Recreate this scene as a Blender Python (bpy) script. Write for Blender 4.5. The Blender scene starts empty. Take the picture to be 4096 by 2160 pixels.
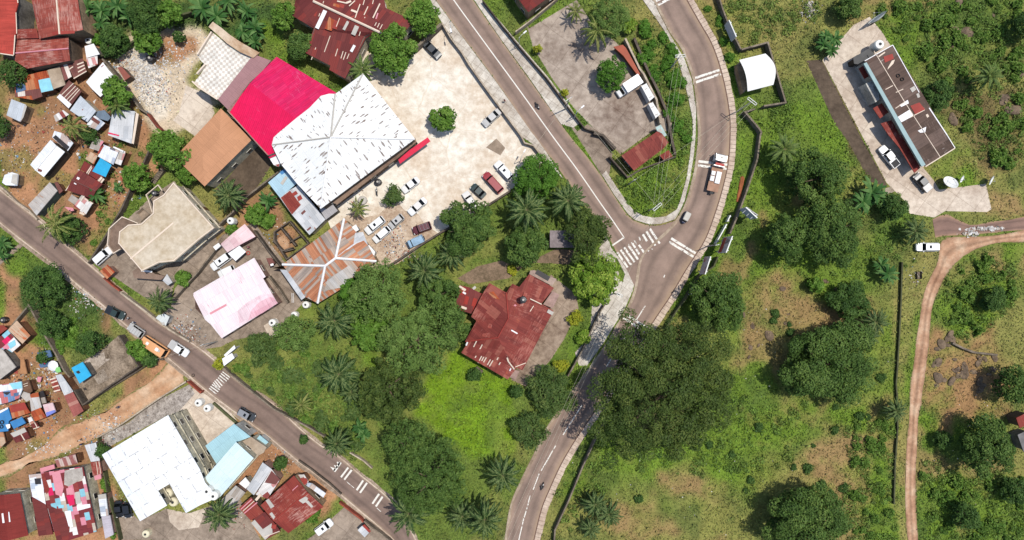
import bpy, bmesh, math, random
import numpy as np
from mathutils import Vector, Matrix
rnd = random.Random(7)
RNG = np.random.default_rng(11)
SC = bpy.context.scene
COL = SC.collection
H = 150.0                 # flying height of the camera
S = 225.0 / 4096.0        # metres on the ground per photo pixel
TS = 2.515
FR = {'o': (0, 0, 1 / 1.59067), 'a': (0, 0, 1.0), 'bb': (2760, 800, 4.243), 'sl': (0, 1280, 5.03), 'sm': (0, 1500, 5.03),
      'wh': (700, 1580, 5.03), 'bus': (380, 1180, 4.526), 'trk': (2800, 600, 6.79), 'pk': (1280, 850, 5.367)}
for _c in range(5):
    for _r in range(4):
        FR['%d%d' % (_c, _r)] = (_c * 800, _r * 540, TS)

def P(px, py, z=0.0):
    k = S * (1 - z / H)
    return Vector(((px - 2048) * k, (1080 - py) * k, z))

def raw(s):
    """measured outline -> list of (px, py, z or None)"""
    out = []; f = FR['a']
    for t in s.split():
        if ',' in t:
            v = [float(q) for q in t.split(',')]
            out.append((f[0] + v[0] / f[2], f[1] + v[1] / f[2], v[2] if len(v) > 2 else None))
        else:
            f = FR[t]
    return out

def pts(s, z=0.0):
    return [P(a, b, z if c is None else c) for a, b, c in raw(s)]

# ------------------------------------------------------------------ colours / materials
K = 1.95
def _l(c):
    c /= 255.0
    return c / 12.92 if c <= 0.04045 else ((c + 0.055) / 1.055) ** 2.4
def C(r, g, b, k=1.0):
    return tuple(min(0.86, _l(v) / K * k) for v in (r, g, b)) + (1.0,)

class G:
    def __init__(s, name, rough=0.8, spec=0.3):
        s.m = bpy.data.materials.new(name); s.m.use_nodes = True
        s.t = s.m.node_tree; s.t.nodes.clear()
        s.out = s.t.nodes.new('ShaderNodeOutputMaterial')
        s.b = s.t.nodes.new('ShaderNodeBsdfPrincipled')
        s.b.inputs['Roughness'].default_value = rough
        s.b.inputs['Specular IOR Level'].default_value = spec
        s.t.links.new(s.b.outputs[0], s.out.inputs[0])
    def set(s, sock, v):
        if isinstance(v, bpy.types.NodeSocket): s.t.links.new(v, sock)
        elif v is not None: sock.default_value = v
    def n(s, typ, ins=None, out=0, **at):
        nd = s.t.nodes.new('ShaderNode' + typ)
        for k, v in at.items(): setattr(nd, k, v)
        for k, v in (ins or {}).items(): s.set(nd.inputs[k], v)
        return nd.outputs[out]
    def math(s, op, a, b=None, clamp=False):
        return s.n('Math', {0: a, 1: b}, operation=op, use_clamp=clamp)
    def mix(s, f, a, b, blend='MIX'):
        return s.n('Mix', {0: f, 6: a, 7: b}, out=2, data_type='RGBA', blend_type=blend)
    def ramp(s, f, st, interp='LINEAR'):
        nd = s.t.nodes.new('ShaderNodeValToRGB'); cr = nd.color_ramp; cr.interpolation = interp
        while len(cr.elements) < len(st): cr.elements.new(0.5)
        for e, (p, c) in zip(cr.elements, st):
            e.position = p; e.color = c if not isinstance(c, (int, float)) else (c, c, c, 1)
        s.set(nd.inputs[0], f); return nd.outputs[0]
    def pos(s): return s.n('NewGeometry')
    def uv(s): return s.n('UVMap', uv_map='UVMap')
    def sc(s, v, x, y, z=1): return s.n('Mapping', {0: v, 3: (x, y, z)})
    def noise(s, v, scale, detail=3, rough=0.55):
        return s.n('TexNoise', {'Vector': v, 'Scale': scale, 'Detail': detail, 'Roughness': rough})
    def col(s, v): s.set(s.b.inputs['Base Color'], v)
    def bump(s, h, st=0.4, d=0.05):
        s.set(s.b.inputs['Normal'], s.n('Bump', {'Height': h, 'Strength': st, 'Distance': d}))

MC = {}
def plain(name, c, rough=0.7, spec=0.3, var=0.12, scale=0.8, metal=0.0):
    key = (name, c, rough)
    if key in MC: return MC[key]
    g = G(name, rough, spec); g.b.inputs['Metallic'].default_value = metal
    nz = g.noise(g.pos(), scale, 4)
    g.col(g.mix(1.0, c, g.ramp(nz, [(0.3, 1 - var), (0.7, 1 + var)]), 'MULTIPLY'))
    MC[key] = g.m; return g.m

def metal(name, cols, rust=0.0, rcol=C(150, 80, 50), flake=0.0, fcol=C(110, 85, 75), sheet=(0.95, 2.6), rib=0.25, var=0.16, blot=0.3, rough=0.55, scr=0.0, scol=C(206, 160, 146), seam=0.0):
    """corrugated roof sheets: UV u runs along the eave, v down the slope"""
    g = G(name, max(rough, .7), 0.12); uv = g.uv(); ps = g.pos()
    if len(cols) > 1:
        bk = g.n('TexBrick', {'Vector': uv, 'Color1': (0, 0, 0, 1), 'Color2': (1, 1, 1, 1), 'Mortar': (.5, .5, .5, 1), 'Scale': 1.0,
                 'Mortar Size': 0.0, 'Brick Width': sheet[0], 'Row Height': sheet[1], 'Bias': 0.0}, offset=0.5)
        tot = sum(w for w, c in cols); acc = 0; st = []
        for w, c in cols: st.append((acc, c)); acc += w / tot
        # random grey of a brick gathers in the middle: stretch it
        c = g.ramp(g.ramp(bk, [(0.12, 0.0), (0.88, 1.0)]), st, 'CONSTANT')
    else:
        c = cols[0][1]
    jt = g.n('TexBrick', {'Vector': uv, 'Color1': (1, 1, 1, 1), 'Color2': (.93, .93, .93, 1), 'Mortar': (.72, .72, .72, 1), 'Scale': 1.0,
             'Mortar Size': 0.02, 'Brick Width': sheet[0], 'Row Height': sheet[1]}, offset=0.5)
    c = g.mix(1.0, c, jt, 'MULTIPLY')
    st = g.noise(g.sc(uv, 2.6, 0.22), 1.0, 4)
    c = g.mix(1.0, c, g.ramp(st, [(0.3, 1 - var), (0.7, 1 + var)]), 'MULTIPLY')
    bl = g.noise(ps, 0.22, 4, 0.65)
    c = g.mix(1.0, c, g.ramp(bl, [(0.3, 1 - blot * .5), (0.7, 1 + blot * .5)]), 'MULTIPLY')
    if rust:
        r = g.math('MULTIPLY', g.noise(ps, 0.3, 5, 0.7), g.noise(g.sc(uv, 1.8, 0.3), 1.3, 4))
        t = 0.40 - 0.28 * rust
        c = g.mix(g.ramp(r, [(t, 0), (t + 0.07, 1)]), c, rcol)
    if flake:
        vo = g.t.nodes.new('ShaderNodeTexVoronoi'); vo.inputs['Scale'].default_value = 1.0; vo.voronoi_dimensions = '2D'
        g.t.links.new(g.n('Mapping', {0: uv, 2: (0, 0, 0.3), 3: (1.5, 0.34, 1)}), vo.inputs['Vector'])
        d = g.math('ADD', g.math('SUBTRACT', vo.outputs['Distance'], g.math('MULTIPLY', g.math('SUBTRACT', g.n('SeparateColor', {0: vo.outputs['Color']}, out=1), .55), .22)), g.math('MULTIPLY', g.math('SUBTRACT', g.noise(ps, 1.6, 4, .7), 0.5), 0.62))
        on = g.math('MULTIPLY', g.ramp(d, [(0.14, 1), (0.22, 0)]), g.ramp(g.n('SeparateColor', {0: vo.outputs['Color']}), [(1 - flake, 0), (1.01 - flake, 1)]))
        lin = g.ramp(g.noise(g.sc(uv, 0.5, 3.0), 1.0, 3), [(0.2, 1), (0.8, 1)])
        on = g.math('MULTIPLY', on, g.ramp(g.noise(ps, .5, 3), [(.3, .55), (.6, 1)]))
        c = g.mix(on, c, g.mix(g.noise(ps, 1.2, 2), fcol, C(156, 136, 124)))
    if scr:      # paint worn through in streaks across the sheets
        s1 = g.math('ADD', g.math('MULTIPLY', g.noise(g.sc(uv, .55, 3.2), 1.0, 5, .7), .6), g.math('MULTIPLY', g.noise(ps, .16, 4, .6), .5))
        c = g.mix(g.ramp(s1, [(.66 - .16 * scr, 0), (.74 - .10 * scr, .75)]), c, scol)
    if seam:     # broken dark lines along the sheet laps
        sb = g.t.nodes.new('ShaderNodeTexBrick'); sb.offset = .37
        for k_, v_ in (('Scale', 1.0), ('Mortar Size', .09), ('Mortar Smooth', .0), ('Brick Width', sheet[0]), ('Row Height', sheet[1])): sb.inputs[k_].default_value = v_
        g.t.links.new(g.n('VectorMath', {0: uv, 1: g.n('VectorMath', {0: g.n('TexNoise', {'Vector': ps, 'Scale': 2.0, 'Detail': 3}, out=1), 1: (.3, .3, 0)}, operation='MULTIPLY')}, operation='ADD'), sb.inputs['Vector'])
        k = g.math('MULTIPLY', sb.outputs['Fac'], g.ramp(g.noise(ps, 1.0, 4, .7), [(.62 - .14 * seam, 0), (.70 - .14 * seam, .55)]))
        c = g.mix(k, c, fcol)
    g.col(c)
    w = g.n('TexWave', {'Vector': uv, 'Scale': 0.8, 'Distortion': 0.0}, wave_type='BANDS', bands_direction='X')
    g.bump(w, rib, 0.06)
    return g.m

def concrete(name, base, dark, stain=0.5, slab=0.0, rough=0.9, fine=0.12, crack=0.0, scale=0.12):
    g = G(name, rough, 0.2); ps = g.pos()
    n1 = g.noise(ps, scale, 6, 0.65); n2 = g.noise(ps, scale * 7, 5, 0.7); n3 = g.noise(ps, 6.0, 2)
    f = g.math('ADD', g.math('MULTIPLY', n1, 0.65), g.math('MULTIPLY', n2, 0.35))
    c = g.mix(g.ramp(f, [(0.5 - 0.22 * stain, 1), (0.62 - 0.05 * stain, 0)]), base, dark)
    c = g.mix(1.0, c, g.ramp(n3, [(0.25, 1 - fine), (0.75, 1 + fine)]), 'MULTIPLY')
    c = g.mix(1.0, c, g.ramp(n2, [(0.3, 0.88), (0.7, 1.12)]), 'MULTIPLY')
    if slab:
        bk = g.n('TexBrick', {'Vector': g.n('Mapping', {0: ps, 2: (0, 0, 0.62)}), 'Color1': (1, 1, 1, 1), 'Color2': (.9, .9, .9, 1), 'Mortar': (.55, .52, .5, 1), 'Scale': 1.0,
                 'Mortar Size': 0.05, 'Brick Width': slab, 'Row Height': slab}, offset=0.0)
        c = g.mix(0.8, c, bk, 'MULTIPLY')
    if crack:
        vo = g.t.nodes.new('ShaderNodeTexVoronoi'); vo.feature = 'DISTANCE_TO_EDGE'; vo.inputs['Scale'].default_value = crack
        g.t.links.new(g.n('VectorMath', {0: ps, 1: g.n('TexNoise', {'Vector': ps, 'Scale': .5, 'Detail': 3}, out=1)}, operation='ADD'), vo.inputs['Vector'])
        c = g.mix(g.ramp(vo.outputs['Distance'], [(0.0, 0.6), (0.02, 0)]), c, dark)
    g.col(c); g.bump(n2, 0.25, 0.03)
    return g.m

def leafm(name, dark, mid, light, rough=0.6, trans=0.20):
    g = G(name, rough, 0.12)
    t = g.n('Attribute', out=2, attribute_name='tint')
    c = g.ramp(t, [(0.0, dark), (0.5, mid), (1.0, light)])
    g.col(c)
    tr = g.n('BsdfTranslucent', {0: c})
    mx = g.n('MixShader', {0: trans, 1: g.b.outputs[0], 2: tr})
    g.t.links.new(mx, g.out.inputs[0])
    return g.m

# ------------------------------------------------------------------ object helpers
def tag(o, label=None, cat=None, group=None, kind=None):
    if label: o['label'] = label
    if cat: o['category'] = cat
    if group: o['group'] = group
    if kind: o['kind'] = kind
    return o

def thing(name, label, cat, loc, rz=0.0, group=None):
    o = bpy.data.objects.new(name, None); COL.objects.link(o)
    o.empty_display_size = 0.3
    o.location = loc; o.rotation_euler = (0, 0, rz)
    return tag(o, label, cat, group)

def link(name, me, parent=None, loc=None):
    o = bpy.data.objects.new(name, me); COL.objects.link(o)
    if parent is not None: o.parent = parent
    if loc is not None: o.location = loc
    return o

class MB:
    def __init__(s): s.v = []; s.f = []; s.u = []; s.mi = []
    def face(s, vs, uv=None, mi=0):
        b = len(s.v); s.v += [tuple(v) for v in vs]; s.f.append(tuple(range(b, b + len(vs)))); s.u.append(uv); s.mi.append(mi)
    def box(s, c, d, rz=0.0, mi=0):
        R = Matrix.Rotation(rz, 3, 'Z'); c = Vector(c)
        q = [c + R @ Vector((sx * d[0] / 2, sy * d[1] / 2, sz * d[2] / 2)) for sz in (-1, 1) for sx, sy in ((-1, -1), (1, -1), (1, 1), (-1, 1))]
        for f in ((3, 2, 1, 0), (4, 5, 6, 7), (0, 1, 5, 4), (1, 2, 6, 5), (2, 3, 7, 6), (3, 0, 4, 7)): s.face([q[i] for i in f], mi=mi)
    def prism(s, poly, z0, z1, mi=0, top=True):
        """poly: list of vectors; z1 number or list"""
        n = len(poly); zt = z1 if isinstance(z1, list) else [z1] * n
        if sum(poly[i].x * poly[(i + 1) % n].y - poly[(i + 1) % n].x * poly[i].y for i in range(n)) < 0:
            poly = poly[::-1]; zt = zt[::-1]
        for i in range(n):
            a, b = poly[i], poly[(i + 1) % n]
            s.face([(a.x, a.y, z0), (b.x, b.y, z0), (b.x, b.y, zt[(i + 1) % n]), (a.x, a.y, zt[i])], mi=mi)
        if top: s.face([(p.x, p.y, z) for p, z in zip(poly, zt)], mi=mi)
    def tube(s, ps, rs, n=8, cap=True, mi=0):
        ps = [Vector(p) for p in ps]; rings = []
        for i, p in enumerate(ps):
            d = (ps[min(i + 1, len(ps) - 1)] - ps[max(i - 1, 0)]).normalized()
            a = d.orthogonal().normalized() if abs(d.z) < 0.99 else Vector((1, 0, 0)); b = d.cross(a)
            r = rs[i] if isinstance(rs, (list, tuple)) else rs
            rings.append([p + (a * math.cos(2 * math.pi * k / n) + b * math.sin(2 * math.pi * k / n)) * r for k in range(n)])
        for i in range(len(rings) - 1):
            for k in range(n):
                s.face([rings[i][k], rings[i][(k + 1) % n], rings[i + 1][(k + 1) % n], rings[i + 1][k]], mi=mi)
        if cap:
            s.face(rings[0][::-1], mi=mi); s.face(rings[-1], mi=mi)
    def lathe(s, prof, n=20, c=(0, 0, 0), mi=0):
        c = Vector(c)
        for (r0, z0), (r1, z1) in zip(prof[:-1], prof[1:]):
            for k in range(n):
                a0 = 2 * math.pi * k / n; a1 = 2 * math.pi * (k + 1) / n
                q = [c + Vector((r * math.cos(a), r * math.sin(a), z)) for r, z, a in ((r0, z0, a0), (r0, z0, a1), (r1, z1, a1), (r1, z1, a0))]
                if r1 < 1e-4: q = q[:3]
                elif r0 < 1e-4: q = [q[0], q[2], q[3]]
                s.face(q, mi=mi)
    def build(s, name, mats, parent=None, base=None, smooth=False, merge=False):
        me = bpy.data.meshes.new(name); b = Vector(base) if base is not None else Vector((0, 0, 0))
        me.from_pydata([(v[0] - b.x, v[1] - b.y, v[2] - b.z) for v in s.v], [], s.f)
        for m in (mats if isinstance(mats, (list, tuple)) else [mats]): me.materials.append(m)
        if any(u is not None for u in s.u):
            uv = me.uv_layers.new(name='UVMap'); k = 0
            for f, u in zip(s.f, s.u):
                for j in range(len(f)):
                    if u is not None: uv.data[k].uv = u[j]
                    k += 1
        if any(s.mi):
            me.polygons.foreach_set('material_index', s.mi)
        if merge or smooth:
            bm = bmesh.new(); bm.from_mesh(me); bmesh.ops.remove_doubles(bm, verts=bm.verts, dist=0.001)
            if smooth:
                for f in bm.faces: f.smooth = True
            bm.to_mesh(me); bm.free()
        me.update()
        return link(name, me, parent)

def polyfill(poly):
    """triangulated faces of a simple polygon -> list of index triples"""
    from mathutils.geometry import tessellate_polygon
    return tessellate_polygon([[Vector((p[0], p[1], 0)) for p in poly]])

def facing(vs):
    n = (Vector(vs[1]) - Vector(vs[0])).cross(Vector(vs[2]) - Vector(vs[0]))
    return vs if n.z >= 0 else vs[::-1]

def sheet(name, poly, z, mat, kind='structure', parent=None, thick=0.0, label=None, cat=None):
    mb = MB()
    for t in polyfill(poly): mb.face(facing([(poly[i][0], poly[i][1], z) for i in t]))
    if thick:
        mb.prism(poly, z - thick, z, top=False)
    o = mb.build(name, mat, parent)
    if kind: o['kind'] = kind
    return o

def inside(poly, x, y):
    r = False; n = len(poly); j = n - 1
    for i in range(n):
        if (poly[i][1] > y) != (poly[j][1] > y) and x < (poly[j][0] - poly[i][0]) * (y - poly[i][1]) / (poly[j][1] - poly[i][1]) + poly[i][0]: r = not r
        j = i
    return r

# ------------------------------------------------------------------ occupancy raster (where ground cover may not grow)
GX0, GX1, GY0, GY1, GD = -135.0, 135.0, -80.0, 80.0, 0.25
GNX = int((GX1 - GX0) / GD); GNY = int((GY1 - GY0) / GD)
OCC = np.zeros((GNY, GNX), bool); ROADM = np.zeros((GNY, GNX), bool)
def rmask(poly):
    xs = [p[0] for p in poly]; ys = [p[1] for p in poly]
    i0 = max(0, int((min(xs) - GX0) / GD)); i1 = min(GNX, int((max(xs) - GX0) / GD) + 2)
    j0 = max(0, int((min(ys) - GY0) / GD)); j1 = min(GNY, int((max(ys) - GY0) / GD) + 2)
    if i1 <= i0 or j1 <= j0: return None
    X = GX0 + (np.arange(i0, i1) + .5) * GD; Y = GY0 + (np.arange(j0, j1) + .5) * GD
    X, Y = np.meshgrid(X, Y); m = np.zeros(X.shape, bool); j = len(poly) - 1
    for i in range(len(poly)):
        xi, yi = poly[i][0], poly[i][1]; xj, yj = poly[j][0], poly[j][1]
        if yi != yj:
            c = ((yi > Y) != (yj > Y)) & (X < (xj - xi) * (Y - yi) / (yj - yi) + xi)
            m ^= c
        j = i
    return (slice(j0, j1), slice(i0, i1)), m
def occupy(poly):
    r = rmask(poly)
    if r: OCC[r[0]] |= r[1]

def road_mask(poly):
    r = rmask(poly)
    if r: ROADM[r[0]] |= r[1]

def vnoise(x, y, seed=0):
    xi = np.floor(x).astype(np.int64); yi = np.floor(y).astype(np.int64); xf = x - xi; yf = y - yi
    def h(a, b):
        n = (a * 374761393 + b * 668265263 + seed * 974634777) & 0xffffffff
        n = ((n ^ (n >> 13)) * 1274126177) & 0xffffffff
        return ((n ^ (n >> 16)) & 0xffff) / 65535.0
    u = xf * xf * (3 - 2 * xf); v = yf * yf * (3 - 2 * yf)
    return (h(xi, yi) * (1 - u) + h(xi + 1, yi) * u) * (1 - v) + (h(xi, yi + 1) * (1 - u) + h(xi + 1, yi + 1) * u) * v
def fbm(x, y, s, seed=0, o=4):
    r = 0; a = 0.5; t = 0
    for k in range(o):
        r = r + a * vnoise(x / s, y / s, seed + k); t += a; a *= .55; s *= .5
    return r / t

def smooth_line(ps, step=1.5):
    ps = [Vector((p[0], p[1], 0)) for p in ps]; out = []
    for i in range(len(ps) - 1):
        p0 = ps[max(i - 1, 0)]; p1 = ps[i]; p2 = ps[i + 1]; p3 = ps[min(i + 2, len(ps) - 1)]
        n = max(2, int((p2 - p1).length / step))
        for k in range(n):
            t = k / n
            out.append(0.5 * ((2 * p1) + (p2 - p0) * t + (2 * p0 - 5 * p1 + 4 * p2 - p3) * t * t + (3 * p1 - p0 - 3 * p2 + p3) * t ** 3))
    out.append(ps[-1]); return out
def resample(ps, n):
    L = [0]
    for a, b in zip(ps[:-1], ps[1:]): L.append(L[-1] + (b - a).length)
    out = []; j = 0
    for i in range(n):
        d = L[-1] * i / (n - 1)
        while j < len(L) - 2 and L[j + 1] < d: j += 1
        t = (d - L[j]) / max(1e-6, L[j + 1] - L[j]); out.append(ps[j].lerp(ps[j + 1], t))
    return out, L[-1]
# ================================================================== SETTING
# ---- road edges measured on the photograph
A_L = pts('20 250,-160 360,0 600,330 960,810 1340,1358 21 1480,180 1660,430 1850,700 2010,880 31 130,1110 250,1358 340,1520')
A_R = pts('20 630,-160 735,0 1000,380 1300,800 1700,1358 21 1850,180 2010,390 31 135,600 270,800 350,865 500,912 620,905 760,860')
B_L = pts('30 420,-160 545,30 700,330 820,500 930,800 960,1000 985,1358 31 970,160 950,330 905,520 850,700 740,880 560,1060 400,1240 32 335,215 240,430 150,570 30,780 23 1500,180 1340,500 1230,720 1110,1000 1050,1358 1010,1600')
B_R = pts('30 790,-160 870,0 1000,230 1120,440 1200,660 1260,900 1300,1150 1305,1358 31 1290,250 1240,500 1160,770 1060,1040 950,1220 32 860,0 700,270 545,500 23 1930,100 1780,320 1620,590 1500,850 1420,1050 1345,1358 1290,1600')
D_U = pts('01 -300,330 0,560 240,750 370,850 600,1060 870,1290 02 1150,170 1440,410 1600,540 1900,720 12 140,910 330,1080 500,1210 740,1358 13 1000,240 1210,410 1400,530 1600,700 1870,920 2040,1110 2180,1400 2240,1560')
D_D = pts('01 -300,640 0,870 200,1030 420,1200 620,1358 02 870,210 1080,380 1290,560 1450,690 1700,880 1900,1050 12 100,1230 270,1358 13 520,180 720,330 960,530 1250,750 1420,890 1620,1060 1800,1210 1960,1358 2060,1500')
def off(line, d):
    out = []
    for i, p in enumerate(line):
        t = line[min(i + 1, len(line) - 1)] - line[max(i - 1, 0)]; t.normalize()
        out.append(p + Vector((t.y, -t.x, 0)) * d)
    return out
def strip(name, line, d0, d1, z, mat, thick=0.12, jit=0.0):
    a = off(line, d0); b = off(line, d1)
    if jit: b = [p.lerp(q, 1 + rnd.uniform(-jit, jit)) for p, q in zip(a, b)]
    mb = MB(); n = len(a); up = lambda p, h: (p.x, p.y, h)
    for i in range(n - 1):
        mb.face(facing([up(a[i], z), up(a[i + 1], z), up(b[i + 1], z), up(b[i], z)]))
        for e in (a, b): mb.face([up(e[i], z), up(e[i + 1], z), up(e[i + 1], z - thick), up(e[i], z - thick)])
    for i in (0, n - 1): mb.face([up(a[i], z), up(b[i], z), up(b[i], z - thick), up(a[i], z - thick)])
    o = mb.build(name, mat); o['kind'] = 'structure'
    occupy(a + b[::-1]); return o

def asphalt(name, base, dust):
    g = G(name, 0.85, 0.25); uv = g.uv(); ps = g.pos()
    u = g.n('SeparateXYZ', {0: uv}, out=0)
    c = g.mix(1.0, base, g.ramp(u, [(0, .98), (.16, 1.07), (.26, .80), (.36, 1.04), (.5, 1.09), (.64, 1.04), (.74, .78), (.86, 1.06), (1, .98)]), 'MULTIPLY')
    n1 = g.noise(g.sc(uv, 3.0, 0.06), 1.0, 4); n2 = g.noise(ps, 0.25, 5, 0.65); n3 = g.noise(ps, 7, 2)
    c = g.mix(1.0, c, g.ramp(n1, [(.3, .88), (.7, 1.12)]), 'MULTIPLY')
    c = g.mix(1.0, c, g.ramp(n2, [(.3, .78), (.7, 1.18)]), 'MULTIPLY')
    c = g.mix(1.0, c, g.ramp(n3, [(.3, .93), (.7, 1.07)]), 'MULTIPLY')
    e = g.n('Attribute', out=2, attribute_name='edge')
    f = g.math('ADD', e, g.math('MULTIPLY', g.math('SUBTRACT', n2, 0.5), 0.9))
    f = g.math('MULTIPLY', f, g.ramp(e, [(0.0, 0), (0.15, 1)]))
    c = g.mix(g.ramp(f, [(0.25, 0), (1.0, 0.9)]), c, dust)
    # old patches
    pt = g.noise(g.sc(ps, 1, 1.4), 0.09, 2)
    c = g.mix(g.ramp(pt, [(0.68, 0), (0.70, 0.25)]), c, tuple(v * .6 for v in base[:3]) + (1,))
    g.col(c); g.bump(n3, .3, .02); return g.m
M_ASPH = asphalt('asphalt_brown', C(150, 127, 113), C(176, 150, 124))
M_ASPD = asphalt('asphalt_narrow', C(136, 114, 102), C(166, 144, 122))
M_ASPO = asphalt('asphalt_old', C(142, 112, 98), C(178, 142, 112))

def road(name, L, R, z, mat, offL=None, offR=None, ew=0.13, warp=0.0):
    a = smooth_line(L); b = smooth_line(R); n = max(len(a), len(b)); a, la = resample(a, n); b, _ = resample(b, n)
    us = [0, ew * .5, ew, ew * 1.8, .5, 1 - ew * 1.8, 1 - ew, 1 - ew * .5, 1]; ed = [1, .75, .4, 0.08, 0, .08, .4, .75, 1]
    vs = []; es = []; uvs = []
    for i in range(n):
        for u, e in zip(us, ed):
            p = a[i].lerp(b[i], u); ee = e
            if warp and u in (0, 1):
                t = (a[min(i + 1, n - 1)] - a[max(i - 1, 0)]).normalized()
                p = p + Vector((t.y, -t.x, 0)) * (fbm(np.array([p.x * 1.0]), np.array([p.y]), 3.0, 5)[0] - .5) * warp
            for o_, sd in ((offL, u < .5), (offR, u > .5)):
                if o_ and sd and o_[0] < i / n < o_[1]: ee = 0
            vs.append((p.x, p.y, z)); es.append(ee); uvs.append((u, la * i / n))
    fs = []; m = len(us)
    for i in range(n - 1):
        for k in range(m - 1):
            q = (i * m + k, i * m + k + 1, (i + 1) * m + k + 1, (i + 1) * m + k); fs.append(q)
    me = bpy.data.meshes.new(name); me.from_pydata(vs, [], fs); me.materials.append(mat)
    if len(fs) and me.polygons[0].normal.z < 0: me.flip_normals()
    uv = me.uv_layers.new(name='UVMap')
    for l in me.loops: uv.data[l.index].uv = uvs[l.vertex_index]
    at = me.attributes.new('edge', 'FLOAT', 'POINT'); at.data.foreach_set('value', es)
    o = link(name, me); o['kind'] = 'structure'; occupy(a + b[::-1])
    if 'road' in name: road_mask(a + b[::-1])
    return a, b

road('side_road', A_L, A_R, 0.070, M_ASPH, offL=(.9, 1.1), offR=(.9, 1.1), ew=.08)
bl, br = road('main_road', B_L, B_R, 0.078, M_ASPH, offL=(.40, .60))
du, dd = road('lower_road', D_U, D_D, 0.074, M_ASPD, ew=.06)

# ---- unpaved tracks
def dirt(name, base, dark, light, ruts=0.0):
    g = G(name, .95, .1); ps = g.pos()
    n1 = g.noise(ps, .18, 6, .65); n2 = g.noise(ps, 1.6, 5, .7)
    c = g.ramp(n1, [(.32, dark), (.5, base), (.66, light)])
    c = g.mix(1.0, c, g.ramp(n2, [(.3, .82), (.7, 1.18)]), 'MULTIPLY')
    if ruts:
        u = g.n('SeparateXYZ', {0: g.uv()}, out=0); rn = g.noise(g.sc(g.uv(), 1, .06), 2.0, 4)
        u = g.math('ADD', u, g.math('MULTIPLY', g.math('SUBTRACT', rn, .5), .3))
        c = g.mix(ruts, c, g.mix(1.0, c, g.ramp(u, [(0, .7), (.14, .95), (.28, 1.22), (.5, .66), (.7, 1.22), (.86, .95), (1, .66)]), 'MULTIPLY'))
        e = g.n('Attribute', out=2, attribute_name='edge')
        c = g.mix(g.ramp(g.math('ADD', e, g.math('MULTIPLY', g.math('SUBTRACT', n2, .5), 1.6)), [(.7, 0), (.95, .9)]), c, C(104, 112, 56))
    sp = g.noise(ps, 3.2, 2); c = g.mix(g.ramp(sp, [(.70, 0), (.74, .7)]), c, C(215, 200, 180))
    g.col(c); g.bump(n2, .4, .06); return g.m
M_TRACK = dirt('track_dirt', C(190, 150, 120), C(154, 114, 88), C(214, 184, 154), .8)
M_PALE = dirt('pale_dirt', C(206, 164, 128), C(182, 132, 96), C(220, 188, 156), .35)
M_GRAV = concrete('gravel_floor', C(198, 188, 178), C(104, 92, 84), .62, fine=.35, scale=1.1)
TR_L = pts('41 2350,930 1950,1010 1450,1030 1400,1150 1390,1270 42 1340,0 1250,200 1215,400 1185,560 1160,750 1140,950 1110,1150 1100,1358 43 1090,200 1065,450 1055,700 1055,1000 1080,1358 1090,1560')
TR_R = pts('41 2350,1075 1980,1090 1760,1160 1620,1250 1560,1310 42 1510,0 1400,180 1340,350 1310,560 1300,750 1270,1000 1240,1200 1220,1358 43 1190,130 1180,450 1165,700 1165,1000 1190,1358 1200,1560')
OR_L = pts('41 2500,800 2253,822 1900,880 1700,900 1450,800 1330,840')
OR_R = pts('41 2500,945 2253,960 1900,985 1700,1000 1480,1015 1360,1030')
road('old_lane', OR_L, OR_R, 0.050, M_ASPO, ew=.1, warp=1.0)
road('dirt_track', TR_L, TR_R, 0.044, M_TRACK, ew=.1, warp=1.0)
DP_U = pts('02 1700,905 1640,1000 1460,1150 1230,1290 03 1090,40 860,140 640,230 330,470 0,590 -200,650')
DP_D = pts('02 1800,1000 1870,1110 1600,1300 03 1150,235 1000,330 850,400 560,520 330,590 0,730 -200,800')
road('earth_lane', DP_U, DP_D, 0.040, M_PALE, ew=.12, warp=2.2)
road('foot_path', pts('01 -100,1400 0,1310 130,1200 240,1120'), pts('01 -100,1250 0,1270 100,1170 215,1085'), 0.036, concrete('path_grey', C(165, 145, 128), C(128, 108, 92), .5), ew=.1, warp=1.2)

# ---- yards
M_LOT = concrete('lot_paving', C(250, 243, 228), C(222, 202, 178), .42, fine=.07, crack=.12, scale=.09)
M_LOT2 = concrete('lot_paving_rough', C(218, 198, 174), C(160, 128, 102), .7, fine=.16, crack=.3, scale=.2)
M_YARD = concrete('yard_stained', C(192, 176, 160), C(122, 100, 86), .78, fine=.1, slab=6.0, scale=.1)
M_YARDL = concrete('yard_light', C(232, 216, 196), C(198, 178, 158), .45, fine=.08, slab=5.0)
M_YARDD = concrete('yard_dark', C(108, 92, 76), C(66, 54, 42), .8, fine=.12, scale=.16)
M_YARDM = concrete('yard_mid', C(174, 156, 138), C(118, 102, 88), .7, fine=.14, slab=4.0)
M_DRIVE = concrete('drive_slabs', C(178, 158, 138), C(118, 96, 80), .6, fine=.1, slab=4.5)
M_PAVE = concrete('pavement', C(228, 220, 206), C(186, 172, 156), .45, fine=.12, slab=1.6)
M_KERB = concrete('kerbstone', C(222, 202, 182), C(190, 166, 146), .4, fine=.08)
M_GAP = plain('drain_gap', C(120, 96, 82))
yz = [0.020]
def yard(name, s, mat):
    yz[0] += 0.0005
    p = pts(s); p = [Vector((q.x, q.y, 0)) for q in p]; occupy(p)
    return sheet(name, p, yz[0], mat)
yard('parking_lot', '20 420,250 560,440 690,620 830,840 1040,1130 1215,1358 21 1250,80 1345,105 1450,260 1100,565 900,700 600,880 400,990 11 1990,1290 1850,1345 1500,1358 1300,900 1250,750 20 -500,900 -350,500 0,700 180,480 300,350', M_LOT)
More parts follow.
